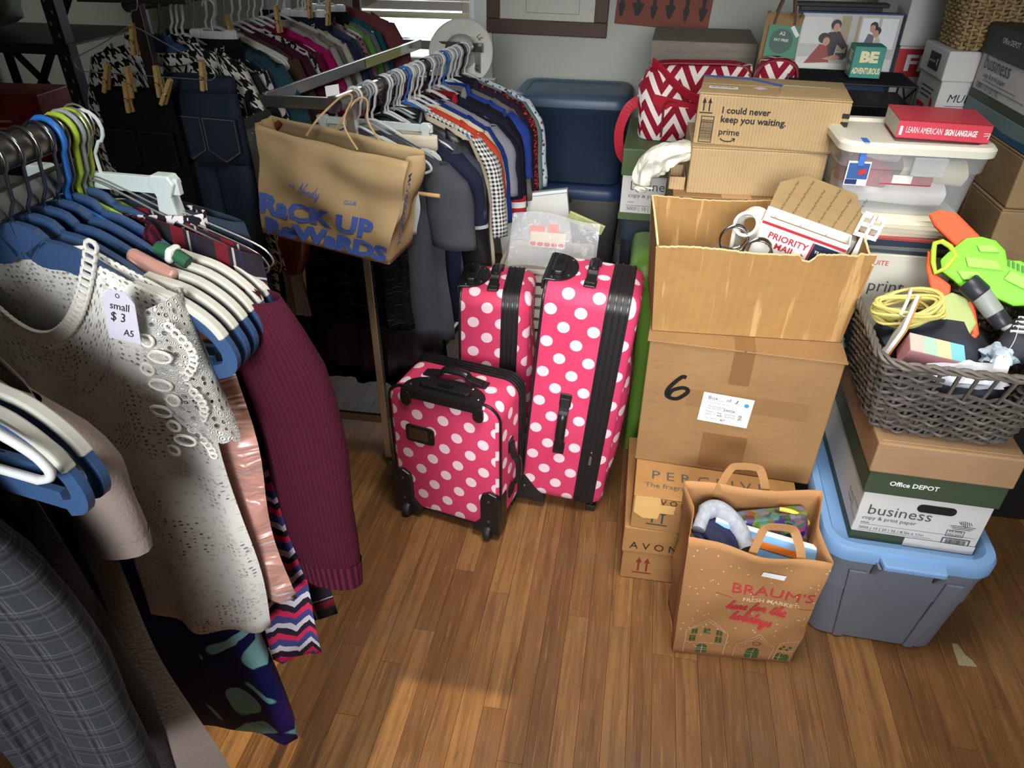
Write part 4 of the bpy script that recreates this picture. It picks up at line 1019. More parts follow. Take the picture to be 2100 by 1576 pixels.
# ------------------------------------------------------------ right-hand boxes
w, d, h = .285, .40, .895
t = thing('paper_box', 'white paper box with red no jam label behind the wicker basket', 'box', (.652, 2.005, 0), (0, 0, 0))
MB().box((0, 0, h / 2), (w, d, h)).build('body', mat('paper_box_cream', (190, 186, 172), .55, vary=.02), t, bevel=.003)
F = lambda a, b_, o=.0012: fm('front', w, d, h, a, b_, o)
text('print', GREYINK, t, F(.0, h - .10), width=.085); shapes('rule', GREYINK, t, F(0, h - .125), [rect(-.02, 0, .04, .0015)])
text('PAPER SUITE', REDINK, t, F(-.06, h - .03), width=.1)
rl = patch('no_jam_label', REDINK, t, F(.055, h - .195), .072, .045); text('99.99%', WHITE, rl, F(.055, h - .188, .002), width=.058); text('NO JAM', WHITE, rl, F(.055, h - .21, .002), width=.058)
patch('red_stripe', REDINK, t, F(-.06, h - .215), .13, .012)
gg = random.Random(9); z = h; cols = [(60, 66, 74), (96, 100, 96), (34, 44, 62), (150, 60, 58), (188, 180, 160), (176, 170, 150), (210, 204, 184)]
for k, c in enumerate(cols):
    th = (.012, .008, .014, .006, .010, .012, .014)[k]
    lab = ['lowest', 'dull grey', 'navy', 'thin red', 'tan', 'buff', 'topmost cream'][k]
    t = thing('magazine', lab + ' magazine in the pile under the clear tote', 'magazine', (.66 + gg.uniform(-.012, .012), 1.985 + gg.uniform(-.02, .01), z), (0, 0, gg.uniform(-4, 4)), 'magazines under the clear tote')
    MB().box((0, 0, th / 2), (.27, .33, th)).build('pages', mat('mag_pages_%d' % k, c, .5), t, bevel=.001)
    MB().box((0, 0, th + .0004), (.272, .332, .0008)).build('cover', mat('mag_cover_%d' % k, tuple(min(255, x * 1.15) for x in c), .35), t); z += th + .001
ZT = z
# clear tote
tt = T('clear_plastic', .25, spec=.5); tt.col((196, 200, 202)); tt.b.inputs['Alpha'].default_value = .34; CLEAR = tt.m
LIDW = mat('tote_lid_cream', (212, 208, 192), .45)
t = thing('clear_tote', 'clear plastic tote with cream lid, blue tape and red contents', 'tote', (.645, 1.975, ZT + .001), (0, 0, 0))
w, d, h = .335, .27, .155
def rg2(ins, z, r=.04): return [(x, y, z) for x, y in rrect(w - 2 * ins, d - 2 * ins, max(.012, r - ins * .4), 6)]
b = MB(); b.rings([rg2(.022, .002), rg2(.012, h * .7), rg2(.005, h * .72), rg2(0, h)], True, False); b.build('body', CLEAR, t, smooth=35)
b = MB(); b.rings([rg2(-.008, h - .004), rg2(-.009, h + .012), rg2(-.002, h + .02), rg2(.02, h + .02), rg2(.026, h + .012)], True, True); b.build('lid', LIDW, t, smooth=35)
b = MB(); b.box((.03, -d / 2 - .004, h - .03), (.075, .012, .045)); b.build('latch', CLEAR, t, bevel=.003)
sl = patch('product_sticker', WHITE, t, fm('front', w, d, h, -.123, .10, -.002), .052, .058)
patch('sticker_panel', mat('sticker_navy', (46, 84, 140), .5), sl, fm('front', w, d, h, -.123, .106, .0), .047, .038); patch('sticker_foot', mat('sticker_deep_blue', (20, 40, 92), .5), sl, fm('front', w, d, h, -.134, .08, .0), .027, .012)
patch('sticker_box', REDINK, sl, fm('front', w, d, h, -.114, .105, .0014) @ RZ(25), .018, .012)
patch('blue_tape', BLUETAPE, t, fm('front', w, d, h, -.122, .145, .004), .014, .05); patch('blue_tape', BLUETAPE, t, fm('top', w, d, h, -.122, -d / 2 + .012, .021), .014, .04)
cx, cy, cz = .645, 2.03, ZT
CRM = cloth((214, 204, 176)); REDC = cloth((158, 36, 46)); WHC = cloth((212, 206, 204))
def roll(name, lab, cat, loc, rot, L, r, m):
    t = thing(name, lab, cat, loc, rot); b = MB()
    b.rings([[(x, y * (1 + .06 * sin(5 * a)), z * (1 + .08 * sin(3 * a + x * 30))) for a in [2 * pi * k / 20 for k in range(20)] for x, y, z in [(xx, r[0] * cos(a), r[1] * sin(a))]] for xx in [L * (q / 8 - .5) for q in range(9)]])
    b.build('cloth_roll', m, t, smooth=60)
    b = MB(); b.tube([(L / 2, r[0] * .5 * cos(a) * (1 - a / 14), r[1] * .5 * sin(a) * (1 - a / 14)) for a in [k * .5 for k in range(24)]], .003, 5); b.build('fold', m, t)
roll('folded_blanket', 'white quilted cloth with zip folded in the clear tote', 'cloth', (cx - .02, cy - .09, cz + .045), (0, 0, 0), .24, (.07, .035), WHC)
roll('folded_blanket', 'cream cloth roll at the right inside the clear tote', 'cloth', (cx + .06, cy - .10, cz + .10), (0, 4, 0), .15, (.06, .03), CRM)
roll('folded_blanket', 'red cloth at the left inside the clear tote', 'cloth', (cx - .09, cy - .11, cz + .085), (0, 20, 0), .10, (.05, .04), REDC)
roll('folded_blanket', 'grey white cloth on top inside the clear tote', 'cloth', (cx - .02, cy - .06, cz + .125), (0, 0, 0), .22, (.06, .022), WHC)
t = thing('sports_strap', 'red strap with white tag across the clear tote contents', 'strap', (cx - .005, cy - .172, cz + .085), (0, 0, 0))
MB().box((0, 0, 0), (.12, .006, .022)).build('band', REDC, t, bevel=.002); MB().box((-.01, -.004, .004), (.045, .003, .02)).build('tag', WHC, t, bevel=.001)
# book on the lid
t = thing('book', 'thick red American Sign Language book lying on the clear tote lid', 'book', (.705, 1.965, ZT + .001 + .176), (0, 0, -5))
w, d, h = .20, .17, .042
MB().box((-.004, 0, h / 2), (w - .008, d - .008, h - .006)).build('pages', mat('book_pages', (196, 188, 172), .7), t)
RC = mat('book_red', (196, 60, 76), .35)
b = MB(); b.box((0, 0, .0015), (w, d, .003)); b.box((0, 0, h - .0015), (w, d, .003)); b.box((0, -d / 2 + .0015, h / 2), (w, .003, h)); b.build('cover', RC, t, bevel=.0008)
text('LEARN AMERICAN', WHITE, t, fm('front', w, d, h, -.082, .014), width=.078, height=.014, align='LEFT'); text('SIGN LANGUAGE', WHITE, t, fm('front', w, d, h, .003, .014), width=.068, height=.014, align='LEFT', bold=.03)
shapes('emblem', WHITE, t, fm('front', w, d, h, -.095, .008), [rect(0, 0, .006, .02)]); shapes('publisher_mark', WHITE, t, fm('front', w, d, h, .092, .017), lines=[[(-.007, .006), (.006, .006), (.004, -.007)], [(-.006, 0), (.004, .002)]], lw=.0014)
# stack at the far right
t = thing('plastic_bin', 'black plastic bin on the floor at the right edge under brown boxes', 'bin', (1.14, 2.12, 0))
b = MB(); b.rings([[(x, y, z) for x, y in rrect(.46 * k, .44 * k, .04, 5)] for k, z in ((.9, 0), (.98, .56), (1.0, .57), (1.0, .6))]); b.build('body', mat('bin_black', (30, 31, 34), .4), t, smooth=35)
carton('wide brown cardboard box at the right edge on the black bin', (1.137, 2.135, .60), 0, .48, .47, .395, KRAFT_D, 'x')
w, d, h = .47, .45, .125
t = carton('flat brown cardboard box with blue tape and printed triangle at the right', (1.138, 2.13, .996), 0, w, d, h, KRAFT_D, 'x', tape=False)
patch('blue_tape', mat('blue_tape_dark', (38, 96, 160), .5), t, fm('left', w, d, h, .135, .08) @ RZ(70), .034, .014)
shapes('printed_triangle', GREYINK, t, fm('left', w, d, h, -.03, .03), lines=[[(-.06, 0), (.02, .0), (.02, .08), (-.06, 0)]], lw=.0016)
w, d = .46, .44
t = thing('paper_box', 'teal blue and grey paper box on the taped brown box at the right edge', 'box', (1.135, 2.135, 1.122))
tt = T('teal_print', .5); o_ = tt.ob(); n = tt.noise(9., detail=2); tt.col(tt.mix((o_[2] + n * .03) < .034, (104, 128, 128), (30, 82, 112)))
MB().box((0, 0, .026), (w, d, .052)).build('body', tt.m, t, bevel=.002)
t = thing('paper_box', 'white copy paper box with dark green lid topmost at the right edge', 'box', (1.135, 2.13, 1.175))
h = .112
MB().box((0, 0, .01), (w, d, .02)).build('green_base', GREENM, t); MB().box((0, 0, .066), (w - .002, d - .002, .092)).build('body', WBOX, t, bevel=.003)
MB().box((0, 0, .148), (w + .01, d + .01, .075)).build('lid', mat('lid_dark_green', (34, 46, 40), .55), t, bevel=.003)
L_ = lambda a, b_, o=.0012: fm('left', w, d, h, a, b_, o)
text('business', GREYINK, t, L_(.185, .078), width=.17, align='LEFT'); text('copy & print paper', GREYINK, t, L_(.17, .058), width=.15, align='LEFT'); text('Office DEPOT', WHITE, t, L_(.05, .15, .0065), width=.11)
text('5000 | 10 | 20 | 92', GREYINK, t, L_(.19, .028), width=.15, align='LEFT'); shapes('rules', GREYINK, t, L_(0, 0), [rect(-.16, .05, .06, .0515), rect(-.19, .04, .12, .0415)])
# kraft box with the wire desk rack, the photo box, the milk bag, the cube
carton('brown box under the black wire desk rack', (.575, 2.67, 0), 0, .46, .47, 1.055, KRAFT_D, 'x', tape=False)
WIRE = mat('black_wire', (20, 22, 26), .45)
t = thing('desk_rack', 'black wire mesh desk rack on the brown box below the message cube', 'rack', (.618, 2.565, 1.0565), (0, 0, -3))
b = MB(); w, d, h = .37, .22, .125
for z in (.004, .055, .115):
    b = MB(); b.tube([(x, y, z) for x, y in rrect(w, d, .008, 3)], .0035, 6, closed=True); b.build('frame_wire', WIRE, t)
mesh_m = T('mesh_sheet', .5); u_, v_ = mesh_m.uv(); mesh_m.col((22, 24, 28)); mesh_m.alpha((((u_ * 160.).fr() < .45).mx((v_ * 160.).fr() < .45)).mx(.25))
for z in (.004, .055):
    MB().box((0, 0, z), (w - .004, d - .004, .0015)).build('mesh_tray', mesh_m.m, t)
MB().box((-w / 2, 0, .07), (.0015, d, .12)).build('mesh_side', mesh_m.m, t)
b = MB()
for sx in (-1, 1):
    for sy in (-1, 1): b = MB(); b.tube([(sx * w / 2, sy * d / 2, 0), (sx * w / 2, sy * d / 2, .117)], .0035, 6); b.build('post', WIRE, t)
for za, zb_ in ((.115, .004), (.004, .115)): b = MB(); b.tube([(w / 2, -d / 2, za), (w / 2, d / 2, zb_)], .003, 6); b.build('brace', WIRE, t)
for k in range(9): 
    b = MB(); y = -d / 2 + d * (k + .5) / 9; b.tube([(-w / 2, y, .116), (w / 2, y, .116)], .0028, 5); b.build('slat_wire', WIRE, t)
t = thing('message_cube', 'teal message cube with cream lettering reading BE ADVENTUROUS on the wire rack', 'cube', (.655, 2.545, 1.1815), (0, 0, -3))
TEAL = mat('cube_teal', (62, 140, 126), .55, vary=.05); CR = mat('cube_cream', (232, 222, 176), .6); c = .088
MB().box((0, 0, c / 2), (c, c, c)).build('body', TEAL, t, bevel=.002)
text('BE', CR, t, fm('front', c, c, c, 0, .046), width=.052, height=.032, bold=.06); text('ADVENTUROUS', CR, t, fm('front', c, c, c, 0, .013), width=.08, height=.018, bold=.04)
text('BE', CR, t, fm('left', c, c, c, 0, .046), width=.05, height=.03, bold=.05); text('HAPPY', CR, t, fm('left', c, c, c, 0, .013), width=.07, height=.02, bold=.04)
t = thing('product_box', 'box printed with a family in a white kitchen behind the message cube', 'box', (.64, 2.80, 1.0565), (-3, 0, 0))
w, d, h = .315, .09, .275
MB().box((0, 0, h / 2), (w, d, h)).build('body', mat('box_navy', (44, 78, 116), .4), t, bevel=.002)
F = lambda a, b_, o=.0006: fm('front', w, d, h, a, b_, o)
pc = patch('kitchen_photo', mat('photo_pale', (190, 188, 182), .4), t, F(0, .175), w - .006, .19)
G_ = lambda z=.0012: F(0, .08, z)
def ph(name, c, polys, z): return shapes(name, mat('photo_%s' % name, c, .4), pc, F(0, .08, z), polys)
ph('cabinets', (214, 212, 206), [rect(-.15, .10, -.06, .18), rect(-.15, .02, -.05, .06), rect(.0, .0, .15, .06)], .0012)
ph('curtain', (170, 150, 120), [rect(-.03, .08, .0, .185), rect(.02, .08, .03, .185)], .0014)
ph('window_view', (232, 234, 234), [rect(.035, .09, .085, .18), rect(.095, .09, .145, .18)], .0014)
for q in (disc(-.045, .158, .016), disc(-.075, .118, .018, ry=.016), disc(.073, .158, .012), disc(.085, .143, .013)): ph('dark_hair', (34, 26, 24), [q], .0022)
for q in (disc(-.042, .15, .010, ry=.013), disc(-.066, .108, .011, ry=.013), disc(.07, .15, .009, ry=.011), disc(.083, .135, .009, ry=.011), [(-.07, .055), (-.03, .05), (-.01, .06), (-.03, .07)]): ph('skin', (196, 148, 120), [q], .0024)
ph('dark_top', (50, 42, 46), [[(-.065, .135), (-.03, .14), (.005, .095), (-.01, .085), (-.03, .10), (-.035, .06), (-.06, .06)]], .0018)
ph('red_top', (150, 62, 54), [[(-.125, .04), (-.085, .10), (-.06, .095), (-.045, .045)]], .0020)
ph('shirts', (112, 106, 122), [[(.045, .085), (.06, .135), (.08, .13), (.08, .085)]], .0018); ph('pale_shirt', (196, 186, 168), [[(.075, .085), (.085, .125), (.1, .12), (.105, .085)]], .0020)
ph('counter', (226, 222, 214), [rect(-.155, .0, .0, .042)], .0016); ph('tap', (90, 84, 78), [[(.0, .06), (.006, .06), (.006, .10), (.0, .10)], rect(-.03, .055, .0, .075)], .0023)
patch('navy_band', mat('box_deep_navy', (26, 44, 70), .4), t, F(0, .022), w - .004, .035); patch('white_line', WHITE, t, F(.0, .032, .0014), .12, .003)
b = MB().box((0, 0, .29), (.3, .06, .012)); o = b.build('black_folder', mat('folder_black', (24, 25, 28), .5), None, bevel=.002); place(o, (.62, 2.885, 1.0565)); 
MB().box((0, 0, .145), (.26, .05, .28)).build('folder_body', mat('folder_black', (24, 25, 28), .5), o)
tag(o, 'black file folder standing behind the family kitchen box', 'folder')
tb, tf = paper_bag('paper_bag', 'small brown paper bag with green milk label behind the delivery box', (.412, 2.74, 1.0565), (-2, 3, -4), .115, .08, lambda sd, u: .270 + .006 * sin(u * 6), mat('milk_bag_paper', (142, 112, 74), .75, vary=.1, nscale=9), 1.04, .012, 21, .6, .004)
F = lambda a, b_, o=.0075: fm('front', .115, .08, .2, a, b_, o)
patch('green_label', mat('label_green', (44, 122, 84), .5), tb, F(.004, .192, .004) @ RX(-5), .1, .095)
shapes('dark_roundel', mat('label_dark_green', (34, 72, 58), .5), tb, F(.0, .193, .0048) @ RX(-5), [disc(0, 0, .037, 28)])
for s_, z_, w_ in (('A2', .211, .018), ('FAT FREE', .193, .045), ('MILK', .169, .042)): text(s_, mat('label_cream', (206, 214, 190), .5), tb, F(0, z_, .0056) @ RX(-5), width=w_, bold=.02)
text('BENEFITS OF ORGANIC', INK, tb, F(0, .125, .003), width=.085); text('A2 FRESH MILK', INK, tb, F(0, .112, .003), width=.055)
shapes('corner_ribbon', WHITE, tb, F(.037, .225, .0062) @ RX(-5) @ RZ(-50), [rect(-.018, -.006, .018, .006)])
for yy in (-.03, .03): flat_handle(tb, mat('dark_handle', (84, 62, 44), .7), .0, yy, .267, .065, .09, .0, wide=.008)
# white boxes at the right
w, d, h = .44, .22, 1.284
t = thing('paper_box', 'white multi purpose letter paper box with lid under the tan wicker basket', 'box', (.825 + w / 2, 2.36 + d / 2, 0))
MB().box((0, 0, h / 2 - .03), (w - .012, d - .012, h - .06)).build('body', WBOX, t, bevel=.003); b = MB(); b.box((0, 0, h - .04), (w, d, .08)); ld = b.build('lid', WBOX, t, bevel=.004)
F = lambda a, b_, o=.001: fm('front', w - .012, d - .012, h, a, b_, o)
text('MULTI', INK, t, F(-.145, h - .135), width=.085, shear=.15); text('letter', INK, t, F(-.135, h - .175), width=.06, shear=.15); shapes('rule', INK, t, F(-.15, h - .147), [rect(-.04, 0, .08, .0015)])
patch('red_label', REDINK, t, F(-.125, h - .195), .03, .016); patch('red_label', REDINK, t, F(-.125, h - .218), .03, .016)
shapes('barcode', INK, t, F(-.205, h - .225), outline(0, 0, .07, .055, .003) + barcode(.008, .006, .054, .043, True, 6))
L_ = lambda a, b_, o=.001: fm('left', w, d, h, a, b_, o)
bl = patch('black_brand_label', INK, ld, L_(-.01, h - .04), .09, .045); text('bottled bird', WHITE, bl, L_(.005, h - .044, .002), width=.05); shapes('bird_mark', WHITE, bl, L_(-.04, h - .04, .002), lines=[[(-.006, -.008), (.006, .01)], [(-.006, .008), (.006, -.01)]], lw=.003)
L2 = lambda a, b_: fm('left', w - .012, d - .012, h, a, b_, .001)
for k in range(3): shapes('small_print', GREYINK, t, L2(0, h - .115 - .012 * k), [rect(-.05, 0, .06 - .012 * k, .004)])
patch('red_label', REDINK, t, L2(.02, h - .165), .07, .014); patch('red_label', REDINK, t, L2(.03, h - .185), .05, .014)
shapes('bird', REDINK, t, L2(-.07, h - .16), [[(-.02, .03), (0, .02), (.012, -.005), (.004, -.05), (-.002, -.01), (-.014, .0)]])
w, d, h = .40, .40, 1.43
t = thing('paper_box', 'tall white box with red FI label beside the message cube', 'box', (.805 + w / 2, 2.76 + d / 2, 0))
MB().box((0, 0, .62), (w - .01, d - .01, 1.24)).build('body', WBOX, t, bevel=.003); MB().box((0, 0, 1.335), (w, d, .19)).build('lid', WBOX, t, bevel=.004); MB().box((0, 0, 1.44), (w - .02, d - .02, .02)).build('red_top', mat('dark_red_card', (128, 30, 34), .5), t)
rl = patch('red_label', REDINK, t, fm('front', w - .01, d, h, -.13, 1.19, -.003), .13, .085); text('FI', WHITE, rl, fm('front', w, d, h, -.14, 1.168, .0), width=.055, height=.05, bold=.03)
tt = T('tan_wicker', .6); n = tt.noise(30., detail=3); tt.col(tt.mix(n, (104, 84, 54), (176, 148, 102)))
wicker('wicker_basket', 'tan wicker basket on the white letter box lid at the upper right', (.99, 2.47, 1.286), (0, 0, 0), .27, .20, .20, 1.12, 22, tt.m, r=.04, tk=.0045)

# ------------------------------------------------------------ behind: bins, totes, boxes, bag
t = thing('plastic_bin', 'dark slate plastic bin under the left copy paper box', 'bin', (.10, 2.665, 0))
SL = mat('slate_plastic', (44, 50, 60), .45)
b = MB(); b.rings([[(x, y, z) for x, y in rrect(w_, d_, .03, 5)] for w_, d_, z in ((.24, .36, 0), (.27, .40, .62), (.29, .42, .625), (.29, .42, .70))]); b.build('body', SL, t, smooth=35)
MB().box((0, -.203, .45), (.2, .006, .28)).build('recessed_panel', mat('slate_dark', (34, 38, 46), .45), t, bevel=.004)
w, d, h = .285, .43, .245
t = thing('paper_box', 'green and white copy paper box beside the red chevron bag', 'box', (.098, 2.665, .702), (0, 0, -1))
MB().box((0, 0, .012), (w + .008, d + .006, .024)).build('green_base', GREEN, t); MB().box((0, 0, .09), (w, d, .135)).build('body', WBOX, t, bevel=.003)
MB().box((0, 0, .199), (w + .012, d + .012, .09)).build('lid', GREEN, t, bevel=.004)
F = lambda a, b_, o=.0012: fm('front', w, d, h, a, b_, o)
text('business', GREYINK, t, F(-.115, .105), width=.15, align='LEFT'); text('copy & print paper', GREYINK, t, F(-.118, .08), width=.16, align='LEFT'); text('white', GREYINK, t, F(-.118, .06), width=.022, align='LEFT')
text('5000 | 10 | 20 | 92', GREYINK, t, F(-.12, .034), width=.13, align='LEFT'); shapes('rule', GREYINK, t, F(0, .05), [rect(-.125, 0, .12, .0012)]); text('Office DEPOT', WHITE, t, F(-.1, .185, .0075), width=.1, align='LEFT', bold=.02)
t = thing('plastic_bin', 'lime green lidded bin at the left of the open cardboard box', 'bin', (.054, 2.20, 0))
LG = mat('bin_lime', (100, 138, 50), .4)
b = MB(); b.rings([[(x + .022, y, z) for x, y in rrect(w_, .30, .02, 5)] for w_, z in ((.046, 0), (.052, .635))]); b.build('body', LG, t, smooth=35)
b = MB(); b.rings([[(x, y, z) for x, y in rrect(w_, d_, .04, 6)] for w_, d_, z in ((.092, .312, .635), (.096, .316, .65), (.096, .316, .672), (.085, .30, .70), (.05, .24, .71))]); b.build('lid', LG, t, smooth=60)
# chevron diaper bag
tt = T('chevron_fabric', .75, spec=.2); u_, v_ = tt.uv()
zg = ((u_ * 9.5).fr() - .5).ab() * .105 * 1.6 + v_
st = ((zg * 15.).fr()) < .46
n = tt.noise(8.); tt.col(tt.mix(st, tt.mix(n, (126, 14, 34), (150, 22, 44)), (226, 214, 208))).bump(tt.noise(400., detail=1), .2)
CHEV = tt.m; REDW = mat('red_webbing', (172, 24, 44), .6, bump=.3, bscale=200); REDT = mat('red_piping', (122, 14, 30), .5)
t = thing('shoulder_bag', 'red and white chevron shoulder bag on the left copy paper box', 'bag', (.165, 2.63, .948), (0, 0, -6))
w, d, h = .36, .17, .235
rs = []
for z, kx, ky in ((0, .96, .92), (.012, 1.0, 1.0), (.10, 1.02, 1.06), (.17, 1.0, .92), (.215, .95, .62), (.235, .90, .40)):
    rs.append([(x * kx + .01 * sin(z * 30), y * ky, z + .012 * (x / w) * (z / h)) for x, y in rrect(w, d, .05, 6)])
b = MB(); b.rings(rs); b.build('bag_body', CHEV, t, smooth=45)
b = MB(); b.grid(lambda u, v: ((u - .5) * .24 + .03, -d / 2 * 1.05 - .022 * (1 - (2 * u - 1) ** 4) * (1 - (2 * v - 1) ** 4) + .002, .015 + v * .115), 12, 8); pk = b.build('front_pocket', CHEV, t, smooth=50)
b = MB(); b.tube([(-.09, -d / 2 * 1.05 - .004, .015), (-.092, -d / 2 * 1.05 - .006, .12), (-.08, -d / 2 * 1.05 - .008, .132), (.14, -d / 2 * 1.05 - .008, .132), (.152, -d / 2 * 1.05 - .006, .12)], .004, 6); b.build('pocket_piping', REDT, pk, smooth=60)
for yy in (-.052, .052):
    b = MB(); b.tube(smooth_path([(-w * .46, yy, .06), (-w * .47, yy * 1.1, .15), (-w * .42, yy * .6, .225), (0, yy * .55, .24), (w * .42, yy * .6, .235), (w * .47, yy * 1.1, .15)], 4), .005, 6); b.build('seam_piping', REDT, t, smooth=60)
b = MB(); b.bar(smooth_path([(-.15, -.03, .238), (-.11, -.055, .215), (-.03, -.105, .165), (.05, -.115, .145), (.13, -.08, .16)], 5), .004, .016, side=(0, -.35, .93)); b.build('padded_handle', REDW, t, bevel=.002)
b = MB(); b.bar(smooth_path([(-.13, -.085, .13), (-.05, -.095, .12), (.06, -.10, .105), (.14, -.1, .10)], 5), .003, .02, side=(0, -.2, .98)); b.build('cross_strap', REDW, t)
b = MB(); b.bar([(.035, -.113, .14), (.038, -.119, .07), (.042, -.114, .0)], .02, .0015, side=(0, 1, 0)); b.build('webbing', REDW, t)
b = MB(); b.bar(smooth_path([(-.175, -.02, .12), (-.215, -.05, .09), (-.235, -.075, .02), (-.22, -.095, -.05), (-.17, -.115, -.085), (-.11, -.14, -.09)], 6), .017, .0015, side=(.25, .95, .1)); b.build('shoulder_strap', REDW, t)
b = MB(); b.tube([(-.178 + .011 * cos(a), -.03, .125 + .011 * sin(a)) for a in [2 * pi * k / 14 for k in range(14)]], .0022, 6, closed=True); b.build('strap_ring', RIVET, t)
t = thing('shoulder_bag', 'second red chevron bag showing its rim above the delivery box', 'bag', (.40, 2.56, .95), (0, 0, 0))
b = MB(); b.rings([[(x * k, y, z) for x, y in rrect(.13, .10, .04, 6)] for k, z in ((1, 0), (1, .17), (.98, .23), (.80, .262), (.3, .27))]); b.build('bag_body', CHEV, t, smooth=50)
b = MB(); b.tube(smooth_path([(-.066, -.04, .20), (-.05, -.045, .255), (0, -.045, .272), (.05, -.045, .255), (.066, -.04, .20)], 5), .006, 6); b.build('seam_piping', REDT, t, smooth=60)
# white plastic bag on the copy paper box
PBG = T('white_plastic_film', .3, spec=.6); PBG.col((226, 226, 208)); PBG.b.inputs['Subsurface Weight'].default_value = .0; PBG.bump(PBG.noise(30., detail=4, dist=.8), .5, .01)
def film(name, label, cat, loc, rot, P, R0, m, seed=0, amp=.35):
    b = MB(); P = smooth_path(P, 8); n = 26; rs = []
    for i, p in enumerate(P):
        t_ = (P[min(i + 1, len(P) - 1)] - P[max(i - 1, 0)]).normalized(); x = t_.cross(V((0, 0, 1))).normalized(); y = x.cross(t_)
        k = i / (len(P) - 1); r = R0[0] * sin(pi * min(1, k * 1.15 + .06)) ** .6 if k < .8 else R0[0] * max(.12, (1 - k) * 3.3)
        rs.append([p + (x * cos(a) * r + y * sin(a) * r * R0[1]) * (1 + amp * noise.noise(p * 22 + V((2 * cos(a), 2 * sin(a), seed)))) for a in [2 * pi * q / n for q in range(n)]])
    b.rings(rs); o = b.build(name, m, None, smooth=70); place(o, loc, rot); return tag(o, label, cat)
film('plastic_bag', 'crumpled white plastic bag drooping beside the ribbed kraft boxes', 'bag', (0, 0, 0), (0, 0, 0), [(.15, 2.06, 1.055), (.10, 2.05, 1.05), (.055, 2.045, 1.03), (.025, 2.04, .995), (.015, 2.035, .955), (.025, 2.04, .93)], (.048, .7), PBG.m, 3, .75)
# grey wood-print box
tt = T('wood_print', .65); o_ = tt.ob(); n = tt.noise(6., tt.vec(o_[0] * 9., o_[1] * 9., o_[2] * .9), 5, .6, 1.2); tt.col(tt.mix(n, (84, 76, 68), (150, 138, 122))); WG = tt.m
tt = T('wood_print_lid', .65); o_ = tt.ob(); n = tt.noise(6., tt.vec(o_[0] * .9, o_[1] * 6., o_[2] * 12.), 5, .6, 1.2); tt.col(tt.mix(n, (92, 84, 76), (158, 146, 130))); WL = tt.m
w, d, h = .385, .40, 1.19
t = thing('storage_box', 'tall grey wood plank print storage box with lid behind the chevron bag', 'box', (.20, 3.19, 0), (0, 0, -1.5))
MB().box((0, 0, h / 2 - .02), (w - .014, d - .014, h - .04)).build('body', mat('wood_dark', (60, 54, 48), .7), t)
for k in range(4): MB().box((-w / 2 + .007 + (w - .014) * (k + .5) / 4, -d / 2 + .005, h / 2 - .02), ((w - .014) / 4 - .003, .004, h - .05)).build('plank', WG, t, bevel=.001)
MB().box((0, 0, h - .03), (w, d, .085)).build('lid', WL, t, bevel=.003)
# blue tote on grey tote
DB = mat('tote_dark_blue', (38, 52, 72), .4); DBL = mat('tote_lid_slate', (70, 90, 110), .4); RBL = mat('tote_rim_blue', (44, 64, 104), .4); GT = mat('tote_warm_grey', (110, 108, 102), .5)
t = tote('grey plastic tote with dark blue lid under the large blue tote', (-.315, 3.42, 0), -.5, .50, .40, .514, GT, RBL, .92, False, .045, False, lid_inset=False)
MB().box((0, -.199, .50), (.46, .004, .006)).build('rim_line', mat('tote_line', (70, 68, 64), .6), t)
b = MB()
for k in range(5): b.tube(smooth_path([(-.02 + .006 * k, -.205, .52), (-.03 + .012 * k, -.214, .495), (0 + .004 * k, -.212, .465 + .004 * k), (.03 - .003 * k, -.214, .495), (.02, -.205, .521)], 5), .0025, 5)
b.build('tied_cord', mat('cord_dark', (58, 54, 50), .8), t, smooth=60)
t = tote('large dark blue tote with slate lid against the back wall', (-.315, 3.42, .560), -.5, .50, .36, .345, DB, DBL, .95, False, .04, False, lid_inset=False)
# cream crate, white flat box, zip bag
CRE = mat('crate_cream', (206, 198, 182), .5)
t = thing('plastic_crate', 'cream slatted plastic crate behind the suitcases', 'crate', (-.28, 2.35, 0), (0, 0, 2))
w, d, h = .30, .25, .575
MB().box((0, 0, h / 2 - .03), (w - .03, d - .03, h - .06)).build('body', mat('crate_inside', (168, 160, 144), .6), t)
for k in range(7):
    z = h - .02 - .046 * k; b = MB(); b.rings([[(x, y, z + q) for x, y in rrect(w * (1 - .012 * k), d * (1 - .012 * k), .02, 4)] for q in (-.016, -.012, .012, .016)], False, False); b.build('slat', CRE, t, smooth=35)
b = MB(); b.rings([[(x, y, z) for x, y in rrect(w + e, d + e, .025, 4)] for e, z in ((0, h - .004), (.016, h), (.016, h + .012), (-.004, h + .012), (-.012, h - .02))], True, False); b.build('rim', CRE, t, smooth=35)
t = thing('flat_box', 'white flat box with small label standing tilted behind the zip bag', 'box', (-.335, 2.50, .51), (-10, -9, 3))
MB().box((0, 0, .115), (.265, .045, .23)).build('body', mat('flat_box_white', (204, 202, 194), .45), t, bevel=.003); MB().box((0, 0, .237), (.268, .048, .012)).build('lid_edge', mat('flat_box_lid', (214, 218, 220), .45), t, bevel=.002)
l = patch('label', WHITE, t, fm('front', .265, .045, .2, -.075, .165), .034, .014); text('YIKES', INK, l, fm('front', .265, .045, .2, -.075, .161, .0018), width=.026, bold=.04)
t = thing('support_tray', 'cream tray resting in the crate under the flat box', 'tray', (-.33, 2.505, .495), (0, 0, 2)); MB().box((0, 0, .003), (.28, .07, .006)).build('tray_body', CRE, t)
zb = T('zip_bag_film', .12, spec=.7); zb.col((225, 225, 228)); zb.b.inputs['Alpha'].default_value = .30; zb.bump(zb.noise(26., detail=3, dist=1.), .6, .012)
t = thing('zip_bag', 'clear zip bag with coral sticker sheets lying on the cream crate', 'bag', (-.255, 2.27, .665), (-28, 0, -3))
